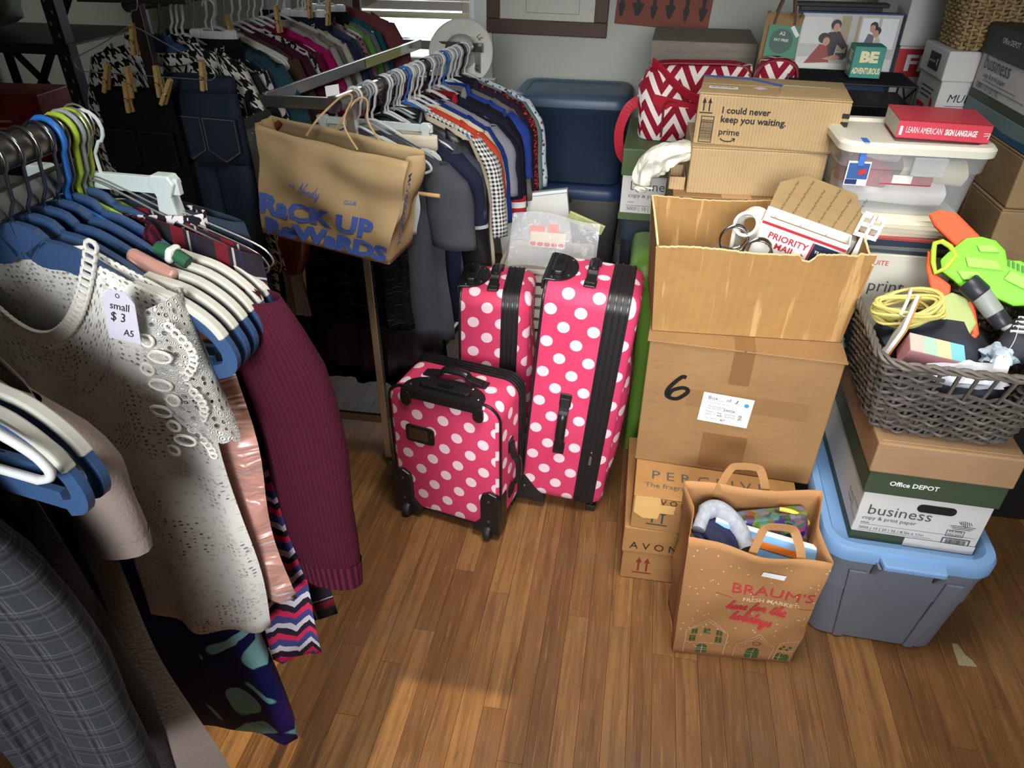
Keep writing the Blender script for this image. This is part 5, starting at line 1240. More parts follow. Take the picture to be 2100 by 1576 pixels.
b = MB(); b.grid(lambda u, v: ((u - .5) * .30, -.03 * sin(pi * u) * sin(pi * v) - .012 * noise.noise(V((u * 5, v * 4, 2))), (v - .5) * .18 + .012 * sin(u * 5)), 16, 10); b.grid(lambda u, v: ((u - .5) * .30, .014 * sin(pi * u) * sin(pi * v), (v - .5) * .18 + .012 * sin(u * 5)), 16, 10); b.build('film', zb.m, t, smooth=60)
MB().box((-.02, -.004, .01), (.12, .004, .05)).build('sticker_sheet', mat('sheet_cream', (226, 210, 180), .5), t)
for k in range(5): patch('coral_dot', mat('coral_red', (214, 62, 84), .5), t, TR(-.068 + .024 * k, -.0068, -.006) @ RX(90), .02, .013, .006)
MB().box((-.06, .004, .04), (.05, .004, .03)).build('coral_card', mat('coral_orange', (236, 112, 84), .5), t); MB().box((-.005, .004, .045), (.035, .004, .04)).build('coral_card', mat('coral_orange', (236, 112, 84), .5), t)
t = thing('paper_strip', 'olive patterned paper strip sticking out behind the zip bag', 'paper', (-.155, 2.34, .72), (0, 22, 4)); MB().box((0, 0, 0), (.13, .003, .035)).build('strip', mat('olive_paper', (150, 152, 96), .6, vary=.2, nscale=70), t); MB().box((0, 0, .014), (.13, .0036, .004)).build('strip_edge', mat('olive_edge', (186, 184, 120), .6), t)
# ------------------------------------------------------------ pictures on the back wall
tt = T('frame_wood', .5); o_ = tt.ob(); n = tt.noise(5., tt.vec(o_[0] * 3., o_[1] * 9., o_[2] * 22.), 4, .6, .5); tt.col(tt.mix(n, (58, 38, 32), (104, 72, 58))).bump(n, .3); FW = tt.m
tt = T('frame_wood_upright', .5); o_ = tt.ob(); n = tt.noise(5., tt.vec(o_[0] * 22., o_[1] * 9., o_[2] * 3.), 4, .6, .5); tt.col(tt.mix(n, (58, 38, 32), (104, 72, 58))).bump(n, .3); FU = tt.m
t = thing('framed_picture', 'pale faded print in a dark wooden frame on the back wall', 'picture', (-.488, 3.685, 1.118), (0, .8, 0))
w, h, fw = .565, .72, .062
for x0, x1, z0, z1, m in ((-w / 2, w / 2, 0, fw, FW), (-w / 2, w / 2, h - fw, h, FW), (-w / 2, -w / 2 + fw, fw, h - fw, FU), (w / 2 - fw, w / 2, fw, h - fw, FU)):
    MB().box(((x0 + x1) / 2, -.012, (z0 + z1) / 2), (x1 - x0, .026, z1 - z0)).build('frame_bar', m, t, bevel=.004)
tt = T('faded_print', .35); n = tt.noise(16., detail=6, rough=.7); n2 = tt.noise(5.); tt.col(tt.mix(((n - .56) * 8.).mx(0.).mn(1.) * ((n2 - .4) * 4.).mx(0.).mn(1.) * .7, (206, 206, 192), (128, 112, 92)))
MB().box((0, -.004, h / 2), (w - 2 * fw + .01, .006, h - 2 * fw + .01)).build('print', tt.m, t)
shapes('mat_line', mat('mat_line_grey', (150, 150, 140), .5), t, TR(.02, -.0085, .14) @ RX(90), outline(-.12, -.05, .13, .4, .003))
t = thing('canvas_picture', 'unframed rust red canvas with row of dark shapes, hung crooked on the back wall', 'picture', (.035, 3.688, 1.165), (0, 3.2, 0))
w, h = .42, .5
tt = T('canvas_rust', .6); n = tt.noise(7., detail=4); tt.col(tt.mix(n, (112, 50, 34), (152, 78, 54))); MB().box((0, 0, h / 2), (w, .024, h)).build('canvas', tt.m, t, bevel=.002)
DKF = mat('canvas_dark', (44, 34, 34), .6)
for k in range(6):
    x = -.185 + .072 * k; s = (.8, 1.3, .8, 1.1, .7, .95)[k]
    shapes('dark_shape', DKF, t, TR(x, -.0126, .03 + .008 * (k % 2)) @ RX(90), [[(-.006 * s, 0), (.006 * s, 0), (.022 * s, .05), (.008, .055), (.010, .12), (.006, .2), (-.008, .2), (-.010, .12), (-.008, .055), (-.022 * s, .05)]])
# bit of clear tape stuck on the floor at the right
t = thing('tape_scrap', 'scrap of clear tape stuck on the floor at the lower right', 'tape', (.952, 1.35, .0005), (0, 0, 12))
tp_ = T('scrap_film', .2, spec=.6); tp_.col((190, 176, 140)); tp_.b.inputs['Alpha'].default_value = .45; tp_.bump(tp_.noise(200., detail=2), .6)
b = MB(); b.prism([(-.022, -.03), (.022, -.036), (.02, -.015), (.012, .0), (.01, .032), (-.004, .036), (-.012, .01)], 0, .0012); b.build('film', tp_.m, t)

# ------------------------------------------------------------ clothes: hangers, garments, racks
HW = mat('hanger_white', (214, 216, 214), .35); HB = mat('hanger_blue', (54, 80, 118), .45); HG = mat('hanger_grip', (204, 202, 190), .6)
STEEL = mat('hook_steel', (150, 150, 152), .25, metal=1.); WIREW = mat('hanger_wire', (190, 190, 180), .3, metal=.8); HCL = mat('hanger_clear', (200, 210, 206), .2, spec=.6)
LIMEH = mat('hanger_lime', (170, 196, 58), .45); HBLK = mat('hanger_black', (24, 24, 26), .4); HGREY = mat('hanger_grey', (150, 156, 160), .4); HBR = mat('hanger_bright_blue', (44, 110, 190), .4)
def hook_path(rr=.02, top=.08):
    """from the neck (origin) up and over a rod whose centre is at z = top"""
    r = rr + .003
    return smooth_path([(0, 0, 0), (0, 0, .018)], 3) + [V((r * cos(a) * (1 if True else 1), 0, top + r * sin(a))) for a in [R(-60) - 0 + R(0) + k * R(24) for k in range(0, 11)]]
def hanger(kind, label, loc, rz, m, hw=.21, group=None, tilt=0, hookm=None, rr=.019, top=.08):
    t = thing('clothes_hanger', label, 'hanger', loc, (0, tilt, rz), group)
    hp = [V((p[0], p[1], p[2])) for p in [(0, 0, -.005), (0, 0, .02), (.010, 0, .035)]] + [V(((rr + .003) * cos(a), 0, top + (rr + .003) * sin(a))) for a in [R(-45) + k * R(22) for k in range(11)]]
    b = MB()
    if kind in ('tube', 'wire'):
        r = .0042 if kind == 'tube' else .0013
        side = [(.0, 0, .0), (.02, 0, -.004), (hw * .5, 0, -.040), (hw * .9, 0, -.072), (hw, 0, -.088), (hw * 1.0, 0, -.100), (hw * .93, 0, -.108)]
        P = smooth_path(side, 4) + smooth_path([(-x, y, z) for x, y, z in side[::-1]], 4)
        b.tube(P, r, 6, closed=True); b.tube(hp, r * (.9 if kind == 'tube' else 1), 6)
        b.build('hanger_body', m, t, smooth=70)
    elif kind == 'flat':
        side = [(0, 0, .004), (.018, 0, .002), (.026, 0, -.008), (hw * .25, 0, -.012), (hw * .42, 0, -.030), (hw * .56, 0, -.048), (hw * .78, 0, -.058), (hw * .93, 0, -.080), (hw, 0, -.105), (hw * .985, 0, -.125), (hw * .9, 0, -.134)]
        s = smooth_path(side, 4); hs = [.021 - .012 * min(1, i / (len(s) * .6)) for i in range(len(s))]
        for sx in (1, -1): b.bar([(p.x * sx, p.y, p.z - .012) for p in s], hs, .004)
        b.bar([(-hw * .9, 0, -.138), (hw * .9, 0, -.138)], .010, .0035)
        b.build('hanger_body', m, t, bevel=.0015)
        for sx in (1, -1):
            n = len(s); b = MB(); b.bar([(p.x * sx, 0, p.z - .010 + h_) for p, h_ in list(zip(s, hs))[int(n * .50):int(n * .80)]], .0045, .006); b.build('grip_strip', HG, t, bevel=.002)
        b = MB(); b.tube(hp, .0022, 7); b.build('hook', STEEL, t, smooth=70)
    elif kind == 'clip':
        b.box((0, 0, -.012), (hw * 2, .008, .02)); b.tube(hp, .0025, 6); b.build('hanger_body', m, t, bevel=.0015)
        for sx in (-1, 1):
            b = MB(); b.prism([(-.014, -.045), (.014, -.045), (.010, -.012), (.018, .004), (.012, .014), (-.012, .014), (-.018, .004), (-.010, -.012)], -.009, .009, m=TR(sx * (hw - .02), 0, -.012) @ RX(90)); b.build('clip', m, t, bevel=.002)
    return t
def garment(name, label, cat, loc, rz, m, L=.6, hw=.2, hem=.23, sh=.085, neck=.075, nd=.06, th=.016, fold=.007, nf=3., sleeve=None, seed=0, tilt=0, group=None, collar=None, waist=None, nu=26, nv=16, wob=.012, open_front=False):
    t = thing(name, label, cat, loc, (0, tilt, rz), group)
    sd = seed * 3.7
    def zs(x, front):
        a = abs(x)
        z = -.006 - sh * min(1, a / hw) ** 1.15
        if neck and a < neck: z = min(z, -.006 - (nd if front else .012) * (1 - (a / neck) ** 2) - sh * (neck / hw) * .5)
        return z
    N = nu * 2
    def f(a, v):
        i = int(round(a * N)) % N; front = i < nu
        u = (-1 + 2 * i / nu) if front else (1 - 2 * (i - nu) / nu)
        w = hw + (hem - hw) * v ** 1.1 + .006 * sin(9 * v + sd)
        x = u * w; z0 = zs(u * hw, front)
        z = z0 * (1 - v) + (-L + wob * noise.noise(V((u * 2 + sd, 0, 0)))) * v
        tt_ = th * (.35 + .65 * min(1, v * 4)) * max(0, 1 - abs(u) ** 3.5) ** .5 + .0015
        fo = fold * min(1, v * 1.8) * (sin(nf * pi * u + sd) + .6 * sin(nf * 1.9 * pi * u + 2 * sd + 2 * v)) + .006 * noise.noise(V((x * 7 + sd, z * 5, 0)))
        y = (-tt_ if front else tt_) + fo
        return (x, y, z)
    b = MB(); b.grid(f, N, nv, closed_u=True, uv=lambda a, v: (((a * 2 if a < .5 else 2 - a * 2) * 2 - 1) * (hw + (hem - hw) * v), -v * L))
    o = b.build('garment_body', m, t, smooth=80)
    s_ = o.modifiers.new('solid', 'SOLIDIFY'); s_.thickness = .0012
    if sleeve:
        sl, r0, r1 = sleeve[:3]; sm = sleeve[3] if len(sleeve) > 3 else m; cuff = sleeve[4] if len(sleeve) > 4 else None
        for sx in (-1, 1):
            n = 18; rows = []
            K = 10
            def sp(v, a):
                cx = sx * (hw - .018 + .030 * min(1, v * 3) + .022 * v); z = -sh - .012 - v * sl * .985; r = r0 + (r1 - r0) * v
                r *= (.6 + .4 * min(1, v * 5)); q = 1 + .12 * noise.noise(V((cos(a) + sd, sin(a) + sx, v * 4)))
                return V((cx + r * cos(a) * q, .52 * r * sin(a) * q + fold * .6 * sin(4 * v + sd), z + .035 * max(0, -sx * cos(a)) * (1 - v) ** 3))
            b = MB(); b.grid(lambda u, v: sp(v, 2 * pi * u), n, K, closed_u=True, uv=lambda u, v: (u * r0 * 5, -v * sl))
            so = b.build('sleeve', sm, t, smooth=80); q = so.modifiers.new('solid', 'SOLIDIFY'); q.thickness = .0012
            if cuff:
                for va, vb, cm in cuff:
                    b = MB(); b.grid(lambda u, v: (lambda p, c: c + (p - c) * 1.06)(sp(va + (vb - va) * v, 2 * pi * u), sp(va + (vb - va) * v, 0).lerp(sp(va + (vb - va) * v, pi), .5)), n, 2, closed_u=True); b.build('cuff_band', cm, so, smooth=80)
    if collar:
        b = MB()
        b.grid(lambda u, v: (lambda a: ((neck + .012 + .012 * v) * cos(a), (.018 + .016 * v) * sin(a), -.02 - sh * .25 + (.03 if sin(a) > -.3 else .01) - .028 * v * v - (.02 * max(0, -sin(a)))))(2 * pi * u), 24, 3, closed_u=True)
        b.build('collar', collar, t, smooth=70, solid=.002)
    if waist:
        b = MB(); ww = hw + .002
        b.grid(lambda u, v: (lambda a: (ww * cos(a), (th + .004) * sin(a) * (1 + .06 * sin(40 * a)), .002 - .04 * v))(2 * pi * u), 60, 3, closed_u=True); b.build('waistband', waist, t, smooth=60, solid=.002)
    return t
def pants(label, loc, rz, m, hw, L, seed=0, pocket=None, cat='trousers', name='trousers', pin=None):
    t = thing(name, label, cat, loc, (0, 0, rz)); sd = seed * 2.3
    b = MB()
    b.grid(lambda u, v: (lambda a: (hw * (1 + .06 * v) * cos(a), .022 * sin(a) + .003 * sin(5 * a + sd), -.22 * v))(2 * pi * u), 32, 5, closed_u=True, uv=lambda u, v: (u * hw * 4, -v * .22)); b.build('hips', m, t, smooth=80, solid=.002)
    for sx in (-1, 1):
        b = MB(); b.grid(lambda u, v: (lambda a: (sx * hw * .52 + hw * (.53 - .13 * v) * cos(a), .022 * sin(a) + .004 * sin(3 * a + 3 * v + sd), -.21 - (L - .21) * v))(2 * pi * u), 20, 10, closed_u=True, uv=lambda u, v: (u * hw * 2, -v * L)); b.build('leg', m, t, smooth=80, solid=.002)
    b = MB(); b.grid(lambda u, v: (lambda a: ((hw + .002) * cos(a), .026 * sin(a), .002 - .036 * v))(2 * pi * u), 32, 2, closed_u=True); b.build('waistband', m, t, smooth=60, solid=.003)
    if pocket:
        for sx in (-.45, .45):
            b = MB(); b.prism([(-.05, 0), (-.05, -.085), (0, -.115), (.05, -.085), (.05, 0)][::-1], 0, .002, m=TR(sx * hw * 1.15, -.0245, -.09) @ RX(90)); b.build('back_pocket', m, t)
            shapes('stitching', pocket, t, TR(sx * hw * 1.15, -.0275, -.09) @ RX(90), lines=[[(-.046, -.004), (-.046, -.083), (0, -.11), (.046, -.083), (.046, -.004), (-.046, -.004)]], lw=.0016)
    return t
WOODP = mat('clothespin_wood', (196, 162, 104), .7, vary=.12, nscale=30)
def clothespin(loc, rot, label):
    t = thing('clothespin', label, 'clothespin', loc, rot, 'wooden clothespins on the wire hanger')
    for s in (-1, 1):
        b = MB(); b.prism([(-.0045, -.036), (.0045, -.036), (.005, -.01), (.005, .036), (-.005, .036), (-.005, -.01)], -.004, .004, m=TR(0, s * .0045, 0) @ RX(90 + 4 * s)); b.build('prong', WOODP, t, bevel=.001)
    b = MB(); b.tube([(.006 * cos(a), -.010 + .001 * k * .2, -.006 + .005 * sin(a)) for k, a in enumerate([q * .7 for q in range(20)])], .0009, 5); b.build('spring', STEEL, t)
    return t
# patterns
def fabric(name, fn, rough=.9, bump=.3):
    t = T('fabric_' + name, rough, spec=.15); u, v = t.uv(); t.col(fn(t, u, v))
    if bump: t.bump(t.noise(260., detail=2), bump, .002)
    return t.m
def plaid(name, base, bands, P):
    def fn(t, u, v):
        c = t.rgb(base)
        for ax, off, wd, col, f in bands:
            s = ((u if ax == 'u' else v) / P + off).fr() < wd; c = t.mix(s * f, c, col)
        return c
    return fabric(name, fn)
def hounds(t, u, v, S):
    a, b = (u / S).fr(), (v / S).fr(); wp, wf = a < .5, b < .5; s = ((a + b) * 2.).fr() < .5
    return s * wp + (s * -1. + 1.) * wf
HOUND = fabric('houndstooth', lambda t, u, v: t.mix(hounds(t, u, v, .034), (22, 22, 22), (206, 202, 190)))
GING = fabric('gingham', lambda t, u, v: t.mix((((u / .013).fr() < .5) + ((v / .013).fr() < .5)) * .5, (222, 220, 212), (24, 26, 34)))
GLEN = plaid('glen_check', (50, 52, 54), [('u', 0., .06, (84, 86, 88), .6), ('v', 0., .06, (84, 86, 88), .6), ('u', .12, .06, (84, 86, 88), .6), ('v', .12, .06, (84, 86, 88), .6), ('u', .24, .05, (24, 24, 26), .8), ('v', .24, .05, (24, 24, 26), .8), ('u', .36, .06, (80, 82, 84), .6), ('v', .36, .06, (80, 82, 84), .6), ('v', .5, .5, (48, 50, 52), .4)], .03)
FLAN = plaid('red_black_plaid', (34, 30, 36), [('u', 0., .3, (104, 22, 32), .8), ('v', 0., .3, (116, 24, 34), .75), ('u', .62, .05, (190, 184, 178), .6), ('v', .62, .05, (190, 184, 178), .6), ('u', .45, .04, (30, 36, 70), .8)], .058)
MARO = fabric('maroon_knit', lambda t, u, v: t.mix((u * 900.).sin() * .25 + .4, (52, 13, 28), (82, 22, 42)), bump=.8)
MARB = fabric('maroon_rib', lambda t, u, v: t.mix((u * 700.).sin() * .5 + .5, (44, 11, 24), (90, 26, 48)), bump=.6)
PINK = T('fabric_pink_satin', .28, spec=.6); PINK.col((190, 136, 122)); _o = PINK.ob(); PINK.bump(PINK.noise(7., PINK.vec(_o[0] * .6, _o[1], _o[2] * 2.5), 3, .5, 1.), .9, .05); PINK.b.inputs['Sheen Weight'].default_value = .4; PINK = PINK.m
KNIT = fabric('multicolour_knit', lambda t, u, v: (lambda k: t.mix(k < .25, t.mix(k < .5, t.mix(k < .72, (64, 66, 118), (200, 192, 200)), (40, 32, 44)), (200, 44, 84)))((((u * 26.).fr() - .5).ab() * .9 + v * 17. + t.noise(30.) * .25).fr()), bump=1.)
LEGG = fabric('navy_print', lambda t, u, v: t.mix((t.noise(7.5, detail=1, dist=1.2) - .545) * 60., t.mix(((t.noise(5., detail=1) - .5) * 5.).mx(0.).mn(.7), (24, 34, 96), (70, 44, 128)), t.mix(t.noise(20.), (92, 206, 216), (206, 240, 240))), .6)
def lace_mat():
    t = T('fabric_white_lace', .85, spec=.2)
    t.b.inputs['Subsurface Weight'].default_value = 0
    u, v = t.uv(); k = t.vec(u, v, 0.)
    d = t.vor(150., k, 'DISTANCE_TO_EDGE', .7); d2 = t.vor(34., k, 'DISTANCE_TO_EDGE', .9)
    thread = ((d < .16) + (d2 < .10)).mn(1.)
    n = t.noise(9., k)
    t.col(t.mix(thread, (210, 203, 192), t.mix(n, (222, 216, 206), (240, 238, 232))))
    dF = t.vor(135., k, 'F1', .35)
    hole = (dF < .27) * (t.noise(12., k, 2) > .50)
    t.alpha((hole * -.85) + 1.)
    t.bump(thread * .6 + t.noise(500., k, 1) * .3, .8, .003)
    return t.m
LACE = lace_mat()
t_ = T('fabric_lace_eyelet', .85, spec=.2); u_, v_ = t_.uv(); k_ = t_.vec(u_ * 1., v_ * 1.5, 0.); d_ = t_.vor(62., k_, 'F1', .55)
t_.col((236, 232, 224)); t_.alpha(((d_ < .30) * -1. + 1.).mx(((d_ < .20) * (d_ > .16)))); t_.bump((d_ * 40.).sin(), .7, .003); EYEL = t_.m
FLOR = fabric('pale_floral', lambda t, u, v: t.mix(t.vor(60.) < .34, (196, 206, 214), t.mix(t.noise(30.), (50, 80, 110), (130, 60, 60))))
REDP = fabric('red_dot_print', lambda t, u, v: t.mix(t.vor(110.) < .40, (60, 24, 30), (196, 52, 56)))
MONO = fabric('black_white_print', lambda t, u, v: t.mix((t.noise(34., detail=2, dist=2.) - .5) * 40., (26, 24, 28), (206, 198, 200)))
SLUB = fabric('black_slub', lambda t, u, v: t.mix(((t.noise(12., t.vec(u * 1.2, v * 22., 0.), 3) - .6) * 9.).mx(0.).mn(1.), (15, 15, 18), (88, 88, 96)), .8)
SHER = mat('sherpa_teal', (32, 62, 72), 1., vary=.3, nscale=70, bump=1., bscale=120)
DEN = fabric('dark_denim', lambda t, u, v: t.mix(t.noise(5.), (22, 28, 38), (44, 56, 72)), .8)
LEATH = mat('black_leather', (24, 23, 24), .35, spec=.5, bump=.4, bscale=40)

def short(lab):
    for s_ in (' on the ', ' next to', ' behind', ' beside', ' between', ' just', ' in the', ' toward', ' near', ' at the', ' second', ' third', ' hanging', ' mostly'): lab = lab.split(s_)[0]
    return lab
# --- chrome rack in the middle
CHR = mat('rack_chrome', (214, 212, 206), .2, metal=.9); CHD = mat('rack_steel', (150, 148, 142), .3, metal=1.)
rk = thing('clothes_rack', 'chrome clothes rack with round rod and square legs behind the shopping bag', 'rack', (-.74, 1.823, 0))
def rbar(name, a, b_, w, m=CHR, root=None, r=None):
    root = root or rk; a, b_ = V(a) - root.location, V(b_) - root.location; d = b_ - a; q = MB()
    if r: q.tube([a, b_], r, 20)
    else:
        x = d.cross(V((0, 0, 1)) if abs(d.normalized().z) < .9 else V((0, 1, 0))).normalized() * w[0] / 2; y = d.normalized().cross(x).normalized() * w[1] / 2
        q.rings([[p + x + y, p - x + y, p - x - y, p + x - y] for p in (a, b_)])
    return q.build(name, m, root, smooth=40 if r else None, bevel=0 if r else .0015)
ROD0, ROD1 = V((-.772, 1.79, 1.19)), V((-.645, 2.76, 1.19))
rd = rbar('rod', ROD0 - V((0, .0, 0)), ROD1, None, r=.018)
q = MB(); q.lathe([(.001, 0), (.021, 0), (.021, .012), (.018, .014)], 24, m=TR(*(ROD0 - rk.location - V((0, .008, 0)))) @ RX(-90)); q.build('end_cap', mat('cap_plum', (62, 50, 54), .5), rd, smooth=40)
rbar('post', (-.74, 1.823, .035), (-.742, 1.823, 1.19), (.022, .022)); rbar('post', (-1.18, 1.81, .035), (-1.18, 1.81, 1.205), (.022, .022), CHD)
rbar('post', (-.62, 2.80, .035), (-.62, 2.80, 1.19), (.022, .022)); rbar('post', (-1.02, 2.84, .035), (-1.02, 2.84, 1.19), (.022, .022), CHD)
rbar('end_bar', (-1.19, 1.812, 1.185), (-.76, 1.822, 1.185), (.012, .03), CHD); rbar('side_rail', (-.975, 1.825, 1.187), (-.845, 2.82, 1.187), (.012, .032)); rbar('end_bar', (-1.02, 2.84, 1.185), (-.60, 2.79, 1.185), (.012, .03), CHD)
rbar('low_bar', (-1.18, 1.815, .19), (-.75, 1.823, .19), (.014, .028), CHD); rbar('low_bar', (-.74, 1.83, .19), (-.62, 2.79, .19), (.014, .028), CHD)
for x, y in ((-.74, 1.823), (-1.18, 1.81), (-.62, 2.80), (-1.02, 2.84)):
    q = MB(); q.lathe([(.014, 0), (.014, .006), (.005, .010), (.005, .036)], 14, m=TR(x - rk.location.x, y - rk.location.y, 0)); q.build('levelling_foot', CHD, rk, smooth=40)
patch('yellow_label', mat('pale_yellow_label', (206, 208, 138), .6), rk, TR(-.885 + .74 + .0035, 2.5 - 1.823, 1.187) @ RZ(82.5) @ RX(90) @ TR(0, 0, .004), .26, .026)
patch('rod_tag', WHITE, rk, TR(-.775 + .74, 1.80 - 1.823, 1.222) @ RX(60) @ RZ(12), .036, .026)
def on_rod(y, A=ROD0, B=ROD1, dz=-.08):
    k = (y - A.y) / (B.y - A.y); p = A.lerp(B, k); return (p.x, p.y, p.z + dz)
RZM = -7.5
WHG = dict(label='white plastic hanger among the shirts on the chrome rod', group='white hangers on the chrome rod')
mid = [  # y, name, label, category, material, kwargs, hanger (kind, material, label)
 (1.99, 'skirt', 'cream linen skirt with gathered waistband at the front of the chrome rod', 'skirt', cloth((196, 186, 166)), dict(L=.40, hw=.19, hem=.19, sh=.0, neck=0, waist=cloth((204, 194, 172)), fold=.010, nf=6), ('clip', HCL, 'clear clip hanger holding the cream linen skirt')),
 (1.90, 'camisole', 'pale grey camisole on the foremost white hanger of the chrome rod', 'top', cloth((204, 208, 212)), dict(L=.30, hw=.17, hem=.16, sh=.075, neck=.09, nd=.10), ('tube', HW, 'foremost white plastic hanger on the chrome rod')),
 (1.95, 'tee_shirt', 'charcoal grey tee shirt with white paper tag behind the shopping bag', 'shirt', cloth((70, 72, 78)), dict(L=.66, hw=.215, hem=.23, sh=.09, sleeve=(.24, .075, .07)), ('wood', HW, None)),
 (2.045, 'polo_shirt', 'navy polo shirt with light piping next to the charcoal tee', 'shirt', cloth((34, 38, 58)), dict(L=.64, hw=.21, sh=.09, sleeve=(.22, .07, .065, cloth((34, 38, 58)), [(.95, 1., cloth((170, 174, 180)))]))),
 (2.085, 'tee_shirt', 'slate grey tee shirt third from the shopping bag', 'shirt', cloth((62, 66, 76)), dict(L=.66, hw=.21, sh=.085, sleeve=(.2, .07, .065))),
 (2.125, 'jacket', 'black leather jacket hanging beside the cream cardigan', 'jacket', LEATH, dict(L=.60, hw=.215, sh=.075, sleeve=(.48, .06, .05), collar=LEATH)),
 (2.165, 'cardigan', 'cream open cardigan between black jacket and gingham shirt', 'cardigan', cloth((188, 176, 156)), dict(L=.56, hw=.21, sh=.085, sleeve=(.42, .055, .05))),
 (2.205, 'shirt', 'black and white gingham shirt with wide sleeve on the chrome rod', 'shirt', GING, dict(L=.44, hw=.215, sh=.085, sleeve=(.31, .07, .075))),
 (2.24, 'shirt', 'orange red shirt just behind the gingham shirt', 'shirt', cloth((186, 66, 44)), dict(L=.44, hw=.215, sh=.08, sleeve=(.2, .06, .06))),
 (2.275, 'blouse', 'cream blouse with long sleeve behind the orange shirt', 'blouse', cloth((204, 196, 166)), dict(L=.44, hw=.22, sh=.085, sleeve=(.31, .055, .05))),
 (2.31, 'shirt', 'royal blue shirt behind the cream blouse', 'shirt', cloth((32, 52, 120)), dict(L=.45, hw=.215, sh=.08, sleeve=(.31, .06, .055))),
 (2.35, 'tee_shirt', 'heather grey lilac tee shirt in the middle of the chrome rod', 'shirt', cloth((132, 130, 140)), dict(L=.45, hw=.215, sh=.085, sleeve=(.22, .07, .065))),
 (2.39, 'polo_shirt', 'black navy polo with red collar band on the chrome rod', 'shirt', cloth((24, 28, 44)), dict(L=.46, hw=.22, sh=.085, sleeve=(.24, .07, .065), collar=cloth((150, 34, 44)))),
 (2.43, 'rugby_shirt', 'dark navy shirt with red and white striped cuff', 'shirt', cloth((30, 32, 48)), dict(L=.46, hw=.225, sh=.08, sleeve=(.31, .065, .06, cloth((30, 32, 48)), [(.80, .87, cloth((160, 40, 46))), (.87, .94, cloth((214, 214, 210))), (.94, 1., cloth((160, 40, 46)))]))),
 (2.47, 'shirt', 'black shirt with grey collar behind the striped cuff shirt', 'shirt', cloth((28, 28, 32)), dict(L=.47, hw=.22, sh=.08, sleeve=(.31, .06, .055), collar=cloth((130, 134, 136)))),
 (2.51, 'polo_shirt', 'bright royal blue polo shirt toward the window end of the rod', 'shirt', cloth((40, 62, 138)), dict(L=.47, hw=.22, sh=.075, sleeve=(.22, .07, .065), collar=cloth((40, 62, 138)))),
 (2.55, 'shirt', 'taupe grey shirt behind the bright blue polo', 'shirt', cloth((110, 104, 98)), dict(L=.48, hw=.22, sh=.075, sleeve=(.31, .06, .055))),
 (2.59, 'shirt', 'dark plum shirt near the sun hat', 'shirt', cloth((44, 34, 48)), dict(L=.48, hw=.215, sh=.06, sleeve=(.31, .06, .055), collar=cloth((44, 34, 48)))),
 (2.63, 'blouse', 'red dotted blouse near the window end of the chrome rod', 'blouse', REDP, dict(L=.49, hw=.22, sh=.07, sleeve=(.31, .06, .055))),
 (2.67, 'shirt', 'grey green shirt second from the window end of the rod', 'shirt', cloth((104, 122, 116)), dict(L=.49, hw=.225, sh=.075, sleeve=(.31, .06, .055))),
 (2.71, 'blouse', 'pale blue floral blouse at the window end of the chrome rod', 'blouse', FLOR, dict(L=.50, hw=.23, sh=.075, sleeve=(.31, .06, .055)))]
for i, it in enumerate(mid):
    y, nm, lab, cat, m, kw = it[:6]; kw = dict(kw); kw.setdefault('seed', i + 3); kw.setdefault('hem', kw.get('hw', .2) + .015)
    p = on_rod(y); rz = RZM + RG.uniform(-3, 3)
    garment(nm, lab, cat, (p[0], p[1], p[2] + (-.03 if kw.get('waist') else .012)), rz, m, **kw)
    hk = it[6] if len(it) > 6 else None
    if hk and hk[0] == 'wood': 
        hanger('tube', 'pale hanger with wooden bar inside the charcoal tee', p, rz, HGREY, .20)
        t = thing('dowel', 'wooden dowel end sticking out by the shopping bag', 'dowel', (p[0] + .16, p[1] - .06, p[2] - .17), (0, 0, rz)); MB().tube([(-.05, 0, 0), (.06, 0, 0)], .006, 10).build('dowel_rod', WOODP, t, smooth=50)
    elif hk: hanger(hk[0], hk[2], p, rz, hk[1], .18 if hk[0] == 'clip' else .205)
    else:
        c = (HW, HW, HW, HBLK, HW, HGREY, HW, HBR)[i % 8]
        if c is HW: hanger('tube', 'white plastic hanger inside the ' + short(lab), p, rz, HW, .20, WHG['group'])
        elif c is HBLK: hanger('tube', 'black plastic hanger inside the ' + short(lab), p, rz, HBLK, .20, 'black hangers on the chrome rod')
        elif c is HBR: hanger('tube', 'bright blue plastic hanger inside the ' + short(lab), p, rz, HBR, .20, 'bright blue hangers on the chrome rod')
        else: hanger('tube', 'grey plastic hanger inside the ' + short(lab), p, rz, HGREY, .20, 'grey hangers on the chrome rod')
for k in range(9):   # spare hangers packed on the rod
    y = 1.985 + .082 * k; p = on_rod(y)
    hanger('tube', 'empty white hanger squeezed between shirts on the chrome rod', p, RZM + RG.uniform(-4, 4), HW, .20, 'empty white hangers on the chrome rod')
p = on_rod(1.90); garment('skirt', 'black slub knit skirt hanging low in front of the chrome rack leg', 'skirt', (-.80, 1.90, .98), -4, SLUB, L=.47, hw=.14, hem=.165, sh=0, neck=0, th=.03, fold=.012, nf=4, waist=SLUB, seed=40)
hanger('clip', 'clip hanger with long cord holding the black slub skirt', (-.80, 1.90, .995), -4, HBLK, .13, top=.19, rr=.02)
garment('skirt', 'dark brown grey long skirt hanging under the black slub skirt', 'skirt', (-.80, 1.985, .95), -5, cloth((60, 50, 52)), L=.66, hw=.19, hem=.235, sh=0, neck=0, th=.03, fold=.014, nf=5, waist=cloth((66, 54, 56)), seed=41)
garment('coat', 'long black coat hanging deep inside the chrome rack', 'coat', (-.86, 2.10, 1.0), -6, cloth((18, 18, 20)), L=.84, hw=.22, hem=.27, sh=.06, neck=.06, th=.03, fold=.014, nf=4, seed=46)
